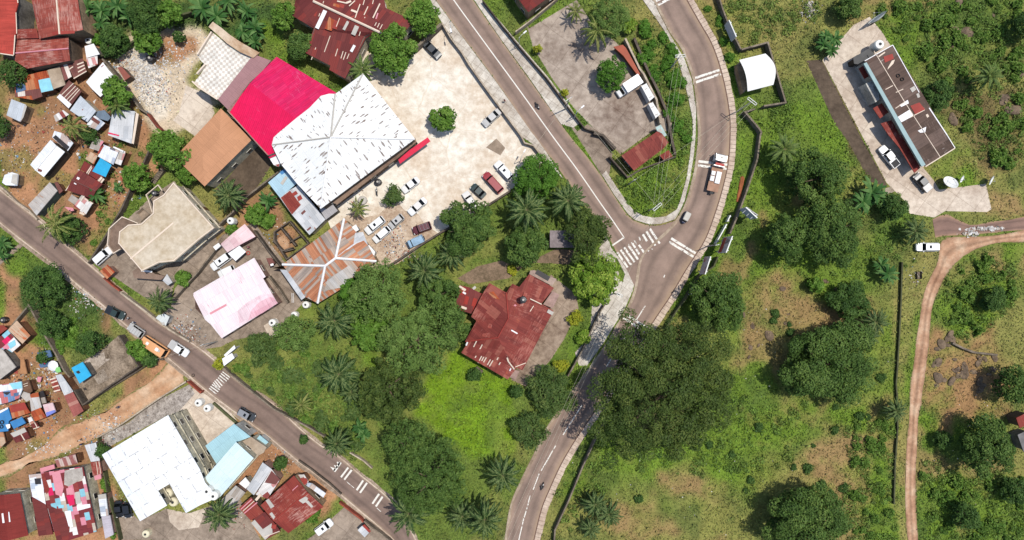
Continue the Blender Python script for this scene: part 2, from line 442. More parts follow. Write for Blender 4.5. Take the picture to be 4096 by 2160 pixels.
yard('rough_yard', '11 1440,840 1560,760 1660,830 1800,800 1960,640 2060,760 2200,800 2260,900 2400,990 2200,1120 2000,1290 1800,1370 1600,1300', M_LOT2)
yard('upper_yard', 'o 1318,40 1330,72 1450,0 1490,60 1548,105 1600,165 1640,250 1690,310 1700,330 1640,330 1560,388 1500,330 1440,268 1390,200 1340,118', M_YARD)
yard('corner_apron', 'o 1402,268 1452,330 1478,312 1504,330 1540,388 1532,440 1516,446 1470,372', M_YARDM)
yard('office_yard', '40 225,605 540,250 700,170 830,330 1000,600 1040,900 1400,1500 41 1240,330 1340,450 1400,550 1870,490 1925,745 1880,775 1460,765 1350,830 1100,790 1070,680 870,480 620,0', M_YARDL)
yard('stained_bank', '40 60,610 215,600 600,1358 41 860,470 880,520 700,470 480,60 40 350,1250', M_YARDD)
yard('slab', '00 1870,860 2110,960 2160,1140 2000,1400 1740,1210 1800,1140', M_YARDL)
yard('villa_yard', 'o 383,492 418,468 438,455 540,575 545,605 480,690 440,705 428,765 370,752 232,660 290,580', M_YARDM)
yard('pink_yard', 'o 440,725 470,690 560,590 640,560 740,690 765,760 740,785 690,835 590,855 555,872 500,880 445,860 395,800 430,770', M_YARDM)
yard('sunken_court', 'o 575,445 640,365 692,398 660,452 600,530 560,505 540,480', M_YARDD)
yard('house_drive', 'o 1385,690 1448,740 1455,775 1420,850 1385,905 1322,972 1285,955 1350,840', M_DRIVE)
yard('back_yard', 'o 1150,700 1200,670 1260,655 1300,672 1400,625 1455,630 1430,665 1330,660 1280,700 1180,715', concrete('back_yard_ground', C(150, 126, 104), C(92, 80, 58), .7, fine=.2, scale=.25))
yard('car_yard', 'o 838,1300 880,1262 960,1330 985,1362 760,1365 790,1345', M_YARDM)
yard('palm_yard', 'o 480,1290 600,1245 640,1330 660,1365 380,1365 400,1320', M_YARDM)
yard('tank_yard', 'o 470,985 500,966 578,1035 618,1085 600,1110 520,1125 440,1045', M_YARDL)
yard('gravel_yard', 'o 246,1092 330,1040 478,966 490,990 445,1040 420,1045 300,1110 262,1130', M_GRAV)
yard('wing_yard', '03 1660,1040 1900,1090 2080,1030 2000,1230 1800,1260 1680,1150', M_YARDL)
yard('car_bay', '03 1130,900 1400,1160 1680,1040 1750,1358 1200,1358', M_YARDM)
yard('ruin_floor', '02 690,1080 860,900 1030,800 1190,660 1385,970 830,1358 740,1210', concrete('ruin_ground', C(168, 150, 130), C(84, 70, 54), .62, fine=.2, scale=.35))
yard('gate_apron', 'o 1500,640 1525,585 1560,700 1580,740 1540,780 1500,860 1480,870', M_PAVE)

yard('ruin_slab', '02 850,925 960,855 1050,825 1062,895 1112,890 920,1045', concrete('slab_broken', C(206, 192, 176), C(120, 104, 88), .6, scale=.5))
yard('ruin_slab', '02 930,1060 1040,990 1090,1080 1180,1000 1080,1110 990,1150', concrete('slab_broken_low', C(180, 166, 150), C(100, 84, 68), .7, scale=.6))
yard('tank_pad', '12 640,560 770,480 835,590 705,690', M_YARDL)
yard('dark_patch', '21 865,125 970,35 1060,130 1010,205', concrete('lot_patch', C(172, 152, 132), C(136, 118, 100), .6))
# ---- pavements and kerbs
def pave(name, s, z=0.17, mat=None):
    p = [Vector((q.x, q.y, 0)) for q in pts(s)]; occupy(p)
    return sheet(name, p, z, mat or M_PAVE, thick=z)
pave('pavement', '20 230,-160 290,0 350,110 430,240 530,390 700,630 830,840 1000,1090 1200,1358 21 1345,100 1600,400 1640,440 1480,185 1350,5 1335,-10 20 960,815 600,335 355,0 250,-160')
pave('pavement', '20 640,-160 745,0 1005,380 1310,800 1620,1250 1740,1285 1810,1240 1700,1060 1500,790 1230,480 1000,210 820,0 730,-160')
pave('pavement', '30 330,-160 430,0 640,300 740,480 830,760 890,1000 930,1200 932,1358 31 920,20 905,200 870,430 810,650 770,750 660,820 540,832 430,812 340,765 270,675 150,500 60,360 20,400 135,590 280,795 350,855 500,900 610,893 750,850 800,770 850,660 905,430 945,180 960,0 30 965,1100 920,800 850,600 700,345 540,30 420,-160')
pave('pavement', '31 100,1120 60,1230 32 170,-120 250,40 210,190 100,390 0,520 22 2000,560 1880,700 1760,830 1800,960 1880,960 32 30,740 150,545 240,405 330,205 340,150 270,0 200,-110')
strip('kerb_base', smooth_line(B_R), -0.10, -1.42, 0.095, M_GAP, .1)
M_EDGE = plain('gutter_red', C(112, 78, 64))
strip('gutter', smooth_line(B_R), 0.05, -0.12, 0.125, M_EDGE, .1)
mb = MB(); ln, LL = resample(smooth_line(B_R), 4000); step = LL / 4000
k = 0; per = int(0.93 / step); gap = max(1, int(0.10 / step))
while k + per < 4000:
    a, b = ln[k], ln[min(3999, k + per - gap)]; t = (b - a).normalized(); nrm = Vector((-t.y, t.x, 0))
    w = 1.25 + rnd.uniform(-.06, .12); c = (a + b) / 2 + nrm * (0.14 + w / 2)
    mb.box((c.x, c.y, 0.10 + rnd.uniform(0, .02)), ((b - a).length, w, 0.16), math.atan2(t.y, t.x)); k += per
o = mb.build('kerb', M_KERB); o['kind'] = 'structure'
strip('kerb', smooth_line(D_U), -0.02, -0.32, 0.16, M_KERB, .14, .15)
strip('kerb', smooth_line(D_D), 0.02, 0.30, 0.16, M_KERB, .14, .15)
M_CHAN = concrete('channel', C(120, 108, 96), C(70, 58, 48), .6)
M_CHANL = concrete('channel_light', C(196, 176, 156), C(150, 128, 108), .5, slab=.9)
strip('drain_channel', smooth_line(D_D), 0.31, 1.0, 0.05, M_CHANL, .04, .3)
strip('drain_channel', smooth_line(D_U), -0.33, -0.8, 0.05, M_CHANL, .04, .3)
strip('road_shoulder', smooth_line(B_L)[:88], -0.02, -0.55, 0.12, concrete('shoulder', C(190, 172, 150), C(150, 128, 106), .5), .1, .3)

# ---- markings
def paint(name, wear):
    g = G(name, .7, .2); ps = g.pos(); n = g.noise(ps, 1.4, 5, .75)
    g.col(g.mix(1.0, C(245, 240, 228), g.ramp(n, [(.3, .9), (.7, 1.05)]), 'MULTIPLY'))
    tr = g.n('BsdfTransparent'); f = g.ramp(n, [(wear - .03, 0), (wear + .03, 1)])
    g.t.links.new(g.n('MixShader', {0: f, 1: tr, 2: g.b.outputs[0]}), g.out.inputs[0]); return g.m
M_PNT = paint('road_paint', .30); M_PNTW = paint('road_paint_worn', .43); M_PNTF = paint('road_paint_faint', .52)
ROADZ = 0.0845
def bars(name, s, w, mat, z=ROADZ):
    """pairs of end points -> painted bars w photo pixels wide"""
    p = pts(s); mb = MB(); w = w * S / 2
    for a, b in zip(p[::2], p[1::2]):
        t = (b - a).normalized(); n = Vector((-t.y, t.x, 0)) * w
        L = (b - a).length; m = max(1, int(L / 1.2)); prev = None
        for i in range(m + 1):
            q = a.lerp(b, i / m); j1 = 1 + rnd.uniform(-.12, .1); j2 = 1 + rnd.uniform(-.12, .1); cur = (q + n * j1, q - n * j2)
            if prev: mb.face(facing([(v.x, v.y, z) for v in (prev[0], prev[1], cur[1], cur[0])]))
            prev = cur
    o = mb.build(name, mat); o['kind'] = 'structure'
def path_line(name, s, w, mat, z=ROADZ):
    p = smooth_line(pts(s)); a = off(p, w * S / 2); b = off(p, -w * S / 2); mb = MB()
    for i in range(len(p) - 1): mb.face(facing([(v.x, v.y, z) for v in (a[i], a[i + 1], b[i + 1], b[i])]))
    o = mb.build(name, mat); o['kind'] = 'structure'
path_line('lane_line', '20 440,-160 540,0 900,495 1200,905 1525,1358 21 1780,345 2012,680 31 120,850 242,1032', 4.2, M_PNT)
bars('stop_line', '31 242,1030 122,1112', 6, M_PNT)
bars('zebra_crossing', '31 172,1180 277,1332 208,1155 312,1306 243,1130 347,1278 280,1100 382,1252 318,1078 395,1200 390,1105 452,1197 430,1000 472,1068 466,970 556,1112 500,942 600,1092', 8.5, M_PNTW)
bars('zebra_crossing', '31 345,1058 362,1100 465,1130 490,1170 505,1120 530,1150 388,1022 408,1060', 6, M_PNTF)
bars('speed_bars', '30 530,30 700,-60 560,65 730,-30 930,795 1200,705 935,837 1215,745 31 990,265 1280,300 985,305 1275,345', 9.5, M_PNTW)
bars('speed_bars', '31 715,1040 960,1190 695,1075 940,1225 32 240,432 485,590 215,467 450,617', 9.5, M_PNTW)
bars('lane_line', '32 655,45 640,75 455,360 360,510 255,675 150,840 120,880 65,970 30,1030 0,1075 23 1830,0 1640,300 1565,408 1420,660', 4.0, M_PNTW)
bars('lane_line', '23 1400,690 1340,850 1310,910 1290,980 1290,990 1250,1130 1245,1140 1195,1358 1190,1370 1150,1500', 4.0, M_PNTW)
bars('zebra_crossing', '12 228,1022 302,1080 212,1040 288,1100 197,1060 270,1118 183,1080 248,1140 167,1098 225,1165 150,1112 205,1182 135,1130 185,1190 122,1150 198,1205 107,1170 185,1225 94,1188 165,1245', 4.5, M_PNTW, 0.0802)
bars('speed_bars', '13 1492,628 1420,726 1527,653 1453,750 1642,757 1577,856 1682,782 1610,882 1802,893 1735,992 1837,920 1770,1020', 7.5, M_PNT, 0.0802)
bars('lane_line', '13 1475,770 1552,834 1780,1035 1830,1080', 2.5, M_PNTW, 0.0802)
mb = MB(); q = pts('13 1350,668 1415,575 1310,620 1335,590 1370,640 1345,600 1365,580 1395,620 1375,570 1390,555 1415,590')
zz = lambda v: (v.x, v.y, 0.0802)
for t in ((0, 2, 4), (4, 5, 7), (7, 8, 1)): mb.face(facing([zz(q[i]) for i in t]))
bs = (q[1] - q[0]).normalized(); nn = Vector((-bs.y, bs.x, 0)) * .3
mb.face(facing([zz(v) for v in (q[0] + nn, q[1] + nn, q[1] - nn, q[0] - nn)])); o = mb.build('road_arrows', M_PNTW); o['kind'] = 'structure'

# ------------------------------------------------------------------ ground sheet, albedo by zone
GR = (108, 126, 56); BR = (112, 138, 48); DK = (74, 98, 48); DRY = (150, 142, 82); SOIL = (184, 136, 100); TAN = (216, 196, 168); OCH = (158, 132, 88); RUB = (158, 136, 110); MUD = (118, 104, 66)
def lin(c): return np.array([_l(v) / K for v in c])
xs = np.concatenate([np.linspace(-2500, -150, 10), np.arange(-128, 128.01, .5), np.linspace(150, 2500, 10)])
ys = np.concatenate([np.linspace(-2500, -90, 10), np.arange(-72, 72.01, .5), np.linspace(90, 2500, 10)])
GXX, GYY = np.meshgrid(xs, ys)
wxn = GXX + (fbm(GXX, GYY, 7.0, 1) - .5) * 9; wyn = GYY + (fbm(GXX, GYY, 7.0, 21) - .5) * 9
def pmask(poly, x, y):
    m = np.zeros(x.shape, bool); j = len(poly) - 1
    for i in range(len(poly)):
        xi, yi = poly[i][0], poly[i][1]; xj, yj = poly[j][0], poly[j][1]
        if yi != yj: m ^= ((yi > y) != (yj > y)) & (x < (xj - xi) * (y - yi) / (yj - yi) + xi)
        j = i
    return m
def blur(a, n):
    for _ in range(n):
        b = a.copy(); b[1:-1, 1:-1] = (a[1:-1, 1:-1] * 2 + a[:-2, 1:-1] + a[2:, 1:-1] + a[1:-1, :-2] + a[1:-1, 2:]) / 6; a = b
    return a
n1 = fbm(GXX, GYY, 16, 3, 5); n2 = fbm(GXX, GYY, 5, 9, 4); n3 = fbm(GXX, GYY, 30, 15, 4)
sst = lambda a, lo, hi: np.clip((a - lo) / (hi - lo), 0, 1)
gcol = np.zeros(GXX.shape + (3,)); gcol[:] = lin(GR)
dens = np.full(GXX.shape, .75)
def blend(w, c, d=None):
    global gcol, dens
    gcol = gcol * (1 - w[..., None]) + lin(c) * w[..., None]
    if d is not None: dens = dens * (1 - w) + d * w
blend(sst(n1, .42, .62), BR, .9)
blend(sst(n3, .46, .60) * .75, DRY, .55)
blend(sst(n2, .52, .70) * .5, DK, .95)
blend(sst(fbm(GXX, GYY, 11, 41, 4), .60, .68) * sst(GXX, 20, 40) * .7, OCH, .3)
ZONES = [
 (SOIL, .06, 2, 'o 0,165 120,130 250,110 340,170 330,250 400,330 390,420 330,480 250,640 215,660 0,470'),
 (SOIL, .06, 2, 'o 0,640 60,690 160,680 230,730 330,870 300,880 230,760 200,730 130,760 60,860 0,830'),
 (SOIL, .05, 2, 'o 0,830 60,790 100,870 170,1000 215,1090 330,980 430,900 460,950 200,1085 0,1200'),
 (SOIL, .05, 2, 'o 0,1190 260,1090 300,1240 330,1358 330,1400 0,1400'),
(GR, .8, 2, 'o 190,385 245,395 262,440 215,472 185,430'), (GR, .8, 2, 'o 250,480 300,500 290,560 240,640 225,600 250,540'),
 ((126, 96, 72), .1, 2, 'o 20,0 200,0 230,160 160,180 60,190 0,170'),
 (TAN, .05, 2, 'o 300,140 400,75 480,50 530,110 480,220 555,280 445,350 400,335 330,250 290,190'),
 ((240, 230, 214), .02, 2, 'o 325,150 360,140 400,165 400,205 360,225 330,190'), ((236, 224, 204), .02, 2, 'o 345,235 380,210 430,240 425,275 385,300 350,270'),
 (SOIL, .08, 2, 'o 400,100 470,90 480,150 400,180 370,150'),
 (SOIL, .1, 2, 'o 590,1050 700,1060 860,1220 830,1290 640,1365 560,1300 600,1240'),
 (SOIL, .15, 2, 'o 620,500 680,470 740,560 720,650 660,620 560,600'),
 (OCH, .3, 3, 'o 420,480 540,540 600,500 620,520 560,640 480,700'),
 (GR, .9, 3, 'o 360,330 440,320 480,460 400,480 390,400'),
 (GR, .9, 3, 'o 330,500 400,440 430,470 330,600 250,660 230,620'),
 (DK, 1., 3, 'o 200,0 730,0 740,90 700,170 640,120 560,60 420,70 330,110 210,110'),
 (BR, 1., 3, 'o 640,60 720,70 760,180 860,220 880,260 820,200 700,150 650,110'),
 (DK, 1., 3, 'o 60,680 130,640 240,770 340,860 330,880 220,860 110,870 70,790'),
 (GR, 1., 3, 'o 560,930 640,830 760,770 900,660 1000,640 1120,600 1200,470 1400,400 1540,620 1540,720 1440,760 1420,640 1180,700 1160,840 1060,940 960,900 960,1010 900,1060 960,1200 900,1160 740,1050'),
 (GR, 1., 3, 'o 740,1040 960,1180 1010,1358 1260,1358 1310,1150 1180,1160 1000,1000 900,960 800,960'),
 ((118, 148, 36), 1., 3, 'o 1040,960 1160,890 1310,960 1330,1040 1290,1150 1190,1160 1100,1080 1020,1040'),
 (BR, 1., 2, 'o 900,880 950,860 960,960 900,980'),
 (BR, 1., 2, 'o 960,650 1180,470 1210,480 1130,600 1000,660'),
 (BR, 1., 2, 'o 1540,480 1560,430 1730,330 1735,400 1690,530 1640,550 1590,535'),
 (GR, 1., 3, 'o 1610,60 1680,110 1740,300 1730,380 1690,360 1640,200 1560,80'),
 (BR, 1., 3, 'o 1840,60 1760,0 1740,0 1800,120 1850,240 1850,420 1800,600 1680,790 1690,800 1850,560 1900,330 1880,220'),
 (BR, .95, 3, 'o 1900,280 2060,220 2150,420 2080,380 1950,400 1890,400'),
 (OCH, .45, 6, 'o 1860,720 2000,690 2080,760 2180,780 2240,830 2000,860 1930,800 1880,900 1850,880 1840,760'),
 (BR, 1., 4, 'o 1760,1080 1860,1030 2000,1010 2200,1010 2180,1080 2080,1060 1960,1130 1800,1130 1640,1200 1420,1160 1400,1290 1520,1100'),
 (OCH, .4, 5, 'o 1640,1170 1720,1190 1820,1230 1800,1290 1690,1240'),
 (OCH, .4, 6, 'o 2060,1060 2200,1080 2180,1240 2120,1250 2000,1180'),
 (OCH, .4, 5, 'o 1500,1280 1650,1250 1720,1340 1560,1365'),
 ((164, 128, 88), .3, 4, 'o 2330,840 2480,830 2560,930 2520,1060 2440,1080 2400,1060 2340,1120 2320,1000'),
 ((168, 124, 88), .15, 3, 'o 2440,760 2490,750 2500,830 2430,830'),
 (DRY, .35, 2, 'o 2250,680 2300,660 2330,680 2290,850 2270,1100 2280,1365 2240,1365 2250,1000'),
 (DRY, .4, 2, 'o 2300,640 2360,640 2340,740 2310,780 2290,900 2275,880'),
 (BR, 1., 3, 'o 2370,720 2450,630 2530,660 2560,760 2440,850 2380,850 2350,800'),
 (BR, 1., 2, 'o 2340,420 2420,360 2480,400 2490,450 2440,480 2380,440'),
 (OCH, .3, 3, 'o 2460,480 2500,450 2560,480 2575,540 2500,540'),
 (MUD, .7, 3, 'o 2380,230 2575,200 2575,420 2480,400 2400,340'),
 (DRY, .8, 4, 'o 1890,60 2060,0 2050,60 1990,120 1930,110'),
 (MUD, .6, 2, 'o 2070,160 2100,150 2230,470 2200,460 2060,200'),
 (BR, 1., 4, 'o 2310,1180 2575,1230 2575,1365 2320,1365'),
]
for c, d, bl_, s in ZONES:
    w = blur(pmask(pts(s), wxn, wyn).astype(float), bl_)
    brk = 1.0 if c in (SOIL, TAN) else (.35 + .65 * sst(fbm(GXX, GYY, 4.0, 61, 4), .34, .60))
    blend((w * brk).clip(0, 1), c, d)
    if c == SOIL: blend(w * (.6 * sst(fbm(GXX, GYY, 6.0, 91, 4), .42, .62)), (140, 108, 80)); blend(w * (.5 * sst(fbm(GXX, GYY, 5.0, 131, 4), .52, .66)), GR, .5)
# fine mottling of the albedo
gcol *= (0.70 + .60 * fbm(GXX, GYY, 1.4, 77, 3))[..., None]
gcol[(abs(GXX) > 128.6) | (abs(GYY) > 72.6)] = lin((98, 116, 56))
nv = GXX.size
vs = np.stack([GXX.ravel(), GYY.ravel(), np.zeros(nv)], 1)
ny_, nx_ = GXX.shape
I = np.arange(nv).reshape(ny_, nx_)
fs = np.stack([I[:-1, :-1].ravel(), I[:-1, 1:].ravel(), I[1:, 1:].ravel(), I[1:, :-1].ravel()], 1)
def np_mesh(name, vs, fs):
    me = bpy.data.meshes.new(name); n = fs.shape[1]
    me.vertices.add(len(vs)); me.vertices.foreach_set('co', np.asarray(vs, np.float32).ravel())
    me.loops.add(fs.size); me.loops.foreach_set('vertex_index', fs.astype(np.int32).ravel())
    me.polygons.add(len(fs)); me.polygons.foreach_set('loop_start', np.arange(0, fs.size, n, dtype=np.int32))
    me.update(calc_edges=True); return me
me = np_mesh('ground', vs, fs)
at = me.attributes.new('zone', 'FLOAT_COLOR', 'POINT')
at.data.foreach_set('color', np.concatenate([gcol.reshape(-1, 3), np.ones((nv, 1))], 1).astype(np.float32).ravel())
g = G('ground_soil_grass', .95, .1); ps = g.pos()
zc = g.n('Attribute', attribute_name='zone')
f1 = g.noise(ps, 2.2, 5, .7); f2 = g.noise(ps, 9.0, 2)
c = g.mix(1.0, zc, g.ramp(f1, [(.28, .66), (.5, 1.0), (.72, 1.34)]), 'MULTIPLY')
c = g.mix(1.0, c, g.ramp(f2, [(.3, .85), (.7, 1.15)]), 'MULTIPLY')
g.col(c); g.bump(f1, .6, .15)
me.materials.append(g.m); o = link('ground', me); o['kind'] = 'structure'

def gsample(x, y):
    """zone colour and cover density at world points"""
    i = np.clip(((x + 128) / .5).astype(int) + 10, 0, nx_ - 1); j = np.clip(((y + 72) / .5).astype(int) + 10, 0, ny_ - 1)
    return gcol[j, i], dens[j, i]
# ================================================================== BUILDINGS
W = lambda *c: tuple(c)
M_WALL = {k: concrete('wall_' + k, C(*c), C(*[int(v * .72) for v in c]), .4, fine=.06, scale=.3) for k, c in
          dict(cream=(236, 222, 194), beige=(226, 216, 188), tan=(190, 160, 126), grey=(150, 142, 132), dark=(96, 84, 72), white=(228, 224, 214), brown=(134, 112, 92), mud=(150, 104, 74), teal=(88, 104, 98), rose=(190, 150, 134), green=(120, 140, 120)).items()}
M_GLASS = plain('window_glass', C(46, 50, 52), .15, .6, .1)
M_FRAME = plain('window_frame', C(226, 220, 206))
M_WOOD = plain('door_wood', C(110, 76, 52))
WHT = C(250, 250, 246)
R_RED = metal('roof_red_bright', [(1, C(190, 76, 64))], scr=.5, scol=C(150, 58, 52), sheet=(.95, 3.2), var=.2)
R_RED2 = metal('roof_red_faded', [(3, C(156, 76, 64)), (2, C(164, 86, 74)), (1, C(144, 68, 58))], scr=.75, rust=.1, rcol=C(196, 140, 122), sheet=(1.0, 3.4), var=.18)
R_RED3 = metal('roof_red_plain', [(3, C(146, 64, 54)), (2, C(138, 58, 50)), (1, C(152, 70, 58))], scr=.35, rust=.12, rcol=C(186, 120, 104), sheet=(1.0, 3.0), var=.12)
R_MAR = metal('roof_maroon', [(5, C(122, 58, 54)), (3, C(112, 52, 50)), (1, C(138, 60, 54))], sheet=(1.0, 3.0), var=.1, blot=.15)
R_MAR2 = metal('roof_maroon_patched', [(6, C(124, 60, 56)), (2, C(140, 58, 52)), (1, C(214, 190, 176)), (1, C(168, 60, 50))], sheet=(.9, 1.8), var=.16)
R_HOUSE = metal('roof_house_red', [(5, C(136, 62, 54)), (2, C(146, 72, 62)), (2, C(126, 56, 50)), (1, C(160, 90, 76))], scr=.4, scol=C(186, 120, 106), rust=.15, rcol=C(178, 92, 66), sheet=(1.0, 2.6), var=.16, blot=.3)
R_MAG = metal('roof_magenta', [(1, C(236, 24, 88))], scr=.15, scol=C(240, 84, 130), sheet=(.8, 2.4), var=.08, blot=.2, rib=.5)
R_MAG2 = metal('roof_magenta_striped', [(3, C(226, 26, 92)), (2, C(220, 30, 95)), (1, C(230, 42, 102))], scr=.3, scol=C(226, 96, 138), sheet=(.5, 2.2), var=.14, blot=.2, rib=.6)
R_MAUVE = metal('roof_mauve', [(1, C(172, 130, 130))], sheet=(1.2, 3.0), var=.05, blot=.1)
R_TAN = metal('roof_tan', [(1, C(206, 150, 112))], sheet=(1.0, 5.0), var=.05, blot=.12)
R_WHITE = metal('roof_white_flaking', [(1, WHT)], flake=.78, seam=.3, sheet=(2.6, 2.8), var=.05, blot=.08, fcol=C(92, 72, 64))
R_WHITE2 = metal('roof_white_seamed', [(4, C(252, 252, 250)), (1, C(240, 244, 250)), (1, C(246, 248, 250))], seam=1.0, fcol=C(104, 100, 100), sheet=(2.9, 3.4), var=.06, blot=.1)
R_LBLUE = metal('roof_light_blue', [(1, C(176, 216, 224))], sheet=(1.2, 4.0), var=.05, blot=.15)
R_PBLUE = metal('roof_pale_blue', [(1, C(222, 242, 244))], sheet=(1.2, 4.0), var=.04, blot=.12)
R_RUST = metal('roof_rust_sheets', [(3, C(192, 130, 96)), (2, C(180, 118, 86)), (4, C(190, 170, 154)), (1, C(204, 156, 124)), (1, C(172, 156, 144))], rust=.2, rcol=C(166, 96, 62), sheet=(.5, 4.6), var=.22)
R_GREY = metal('roof_grey_sheets', [(3, C(196, 188, 180)), (2, C(180, 170, 160)), (1, C(206, 202, 198))], rust=.12, rcol=C(166, 120, 92), sheet=(.9, 3.0), var=.12)
R_GREYP = metal('roof_pale_grey', [(3, C(216, 216, 216)), (2, C(202, 204, 206))], sheet=(1.0, 2.6), var=.08, rust=.08, rcol=C(160, 120, 100))
R_ZINC = metal('roof_zinc', [(1, C(206, 212, 218))], sheet=(1.0, 3.0), var=.06, rust=.05)
R_SLATE = metal('roof_blue_grey', [(1, C(120, 136, 152))], sheet=(1.0, 3.0), var=.1)
R_PINK = metal('roof_pink_faded', [(3, C(250, 234, 234)), (2, C(248, 228, 230)), (1, C(250, 238, 238))], rust=.12, rcol=C(226, 170, 178), sheet=(1.0, 2.6), var=.08, blot=.12)
R_PINK2 = metal('roof_pink_light', [(2, C(240, 208, 208)), (1, C(236, 196, 198))], sheet=(1.0, 2.2), var=.08)
R_BROWN = metal('roof_brown_slab', [(4, C(98, 78, 68)), (2, C(88, 70, 60)), (1, C(112, 92, 82))], rust=.1, rcol=C(176, 164, 156), scr=.3, scol=C(134, 114, 104), sheet=(3.0, 4.2), var=.25, blot=.5)
R_BRN2 = metal('roof_brown', [(3, C(128, 82, 74)), (2, C(118, 74, 68))], sheet=(.9, 3.0), var=.14)
R_SCRAP = metal('roof_scrap_mix', [(3, C(232, 226, 220)), (3, C(150, 76, 70)), (2, C(212, 150, 146)), (2, C(200, 190, 180)), (1, C(186, 130, 110)), (1, C(240, 236, 232))], rust=.12, sheet=(.8, 1.5), var=.15)
R_SCRAPP = metal('roof_scrap_pink', [(4, C(126, 54, 56)), (4, C(224, 144, 158)), (4, C(240, 232, 226)), (2, C(206, 190, 172)), (1, C(226, 40, 96)), (3, C(150, 66, 62)), (1, C(150, 206, 220))], sheet=(1.7, 1.1), var=.12)
R_SCRAPW = metal('roof_scrap_white', [(5, C(236, 238, 242)), (2, C(190, 200, 214)), (1, C(120, 110, 120)), (1, C(210, 190, 180))], sheet=(1.2, 1.4), var=.16, rust=.1)
R_SCRAPB = metal('roof_scrap_blue', [(5, C(232, 236, 240)), (3, C(170, 214, 226)), (2, C(120, 150, 190)), (1, C(90, 90, 104)), (1, C(206, 120, 120))], sheet=(1.5, 1.3), var=.2)
R_RUSTO = metal('roof_rust_orange', [(3, C(186, 92, 54)), (2, C(170, 78, 48)), (1, C(196, 130, 92))], rust=.2, sheet=(.7, 2.6), var=.22)
R_RUSTT = metal('roof_rusty_tan', [(3, C(206, 176, 148)), (1, C(196, 140, 104))], rust=.4, rcol=C(200, 110, 66), sheet=(1.0, 2.4), var=.14)
R_STRIPE = metal('roof_red_white_bands', [(1, C(160, 92, 84)), (1, C(214, 176, 160)), (1, C(184, 130, 116))], sheet=(20, .75), var=.15)
R_PAT = metal('roof_brown_white_bands', [(3, C(130, 80, 74)), (1, C(236, 224, 212))], sheet=(.8, 9), var=.12)
R_FLAT = concrete('roof_flat_cream', C(218, 204, 182), C(196, 176, 146), .45, fine=.05, scale=.12)
R_FLATB = concrete('roof_flat_beige', C(196, 178, 156), C(170, 150, 128), .5, fine=.05)
R_FLATG = concrete('roof_flat_grey', C(198, 190, 180), C(166, 156, 146), .5, fine=.08)
R_TERR = concrete('terrace_floor', C(146, 122, 106), C(116, 96, 82), .5)
T_BLUE = plain('tarp_blue', C(52, 176, 222), .5, .3, .1); T_LBLUE = plain('tarp_light_blue', C(150, 216, 232), .5, .3, .12)
T_DBLUE = plain('tarp_deep_blue', C(66, 134, 190), .5, .3, .16); T_NAVY = plain('tarp_navy', C(84, 112, 146), .6, .3, .15)
T_VIO = plain('tarp_violet', C(124, 134, 206), .6, .3, .15); T_WHITE = plain('sheet_white', C(250, 248, 246), .6, .3, .05)
T_GREY = plain('sheet_grey', C(196, 190, 180), .7, .2, .1); T_CREAM = plain('sheet_cream', C(236, 216, 194), .7, .2, .06)
T_BROWN = plain('sheet_brown', C(122, 72, 66), .7, .2, .1); T_RED = plain('sheet_red', C(160, 62, 52), .7, .2, .14)
T_MAG = plain('sheet_magenta', C(226, 36, 92), .6, .2, .05); T_GREEN = plain('tarp_green', C(150, 220, 130), .6, .3, .08)
T_PINK = plain('sheet_pink', C(226, 150, 160), .7, .2, .06); T_BLACK = plain('sheet_black', C(48, 44, 46), .6, .3, .2); T_RUST = plain('sheet_rust', C(176, 88, 50), .8, .2, .25)

def inset(poly, d):
    n = len(poly); A = sum(poly[i].x * poly[(i + 1) % n].y - poly[(i + 1) % n].x * poly[i].y for i in range(n))
    sg = 1 if A > 0 else -1; out = []
    for i in range(n):
        p0, p1, p2 = poly[i - 1], poly[i], poly[(i + 1) % n]
        a = (p1 - p0); a.z = 0; b = (p2 - p1); b.z = 0
        if a.length < 1e-5: a = b.copy()
        if b.length < 1e-5: b = a.copy()
        a.normalize(); b.normalize()
        na = Vector((-a.y, a.x, 0)) * sg; nb = Vector((-b.y, b.x, 0)) * sg
        m = na + nb
        m = na if m.length < 1e-3 else m.normalized()
        out.append(p1 + m * min(d * 1.6, d / max(.4, m.dot(na))))
    return out

class Roof: pass
def plane_z(f, x, y):
    a = f[0]; n = Vector((0, 0, 0))
    for i in range(len(f)):
        p, q = f[i], f[(i + 1) % len(f)]
        n += Vector(((p.y - q.y) * (p.z + q.z), (p.z - q.z) * (p.x + q.x), (p.x - q.x) * (p.y + q.y)))
    c = sum(f, Vector((0, 0, 0))) / len(f)
    if abs(n.z) < 1e-6: return c.z
    return c.z - (n.x * (x - c.x) + n.y * (y - c.y)) / n.z

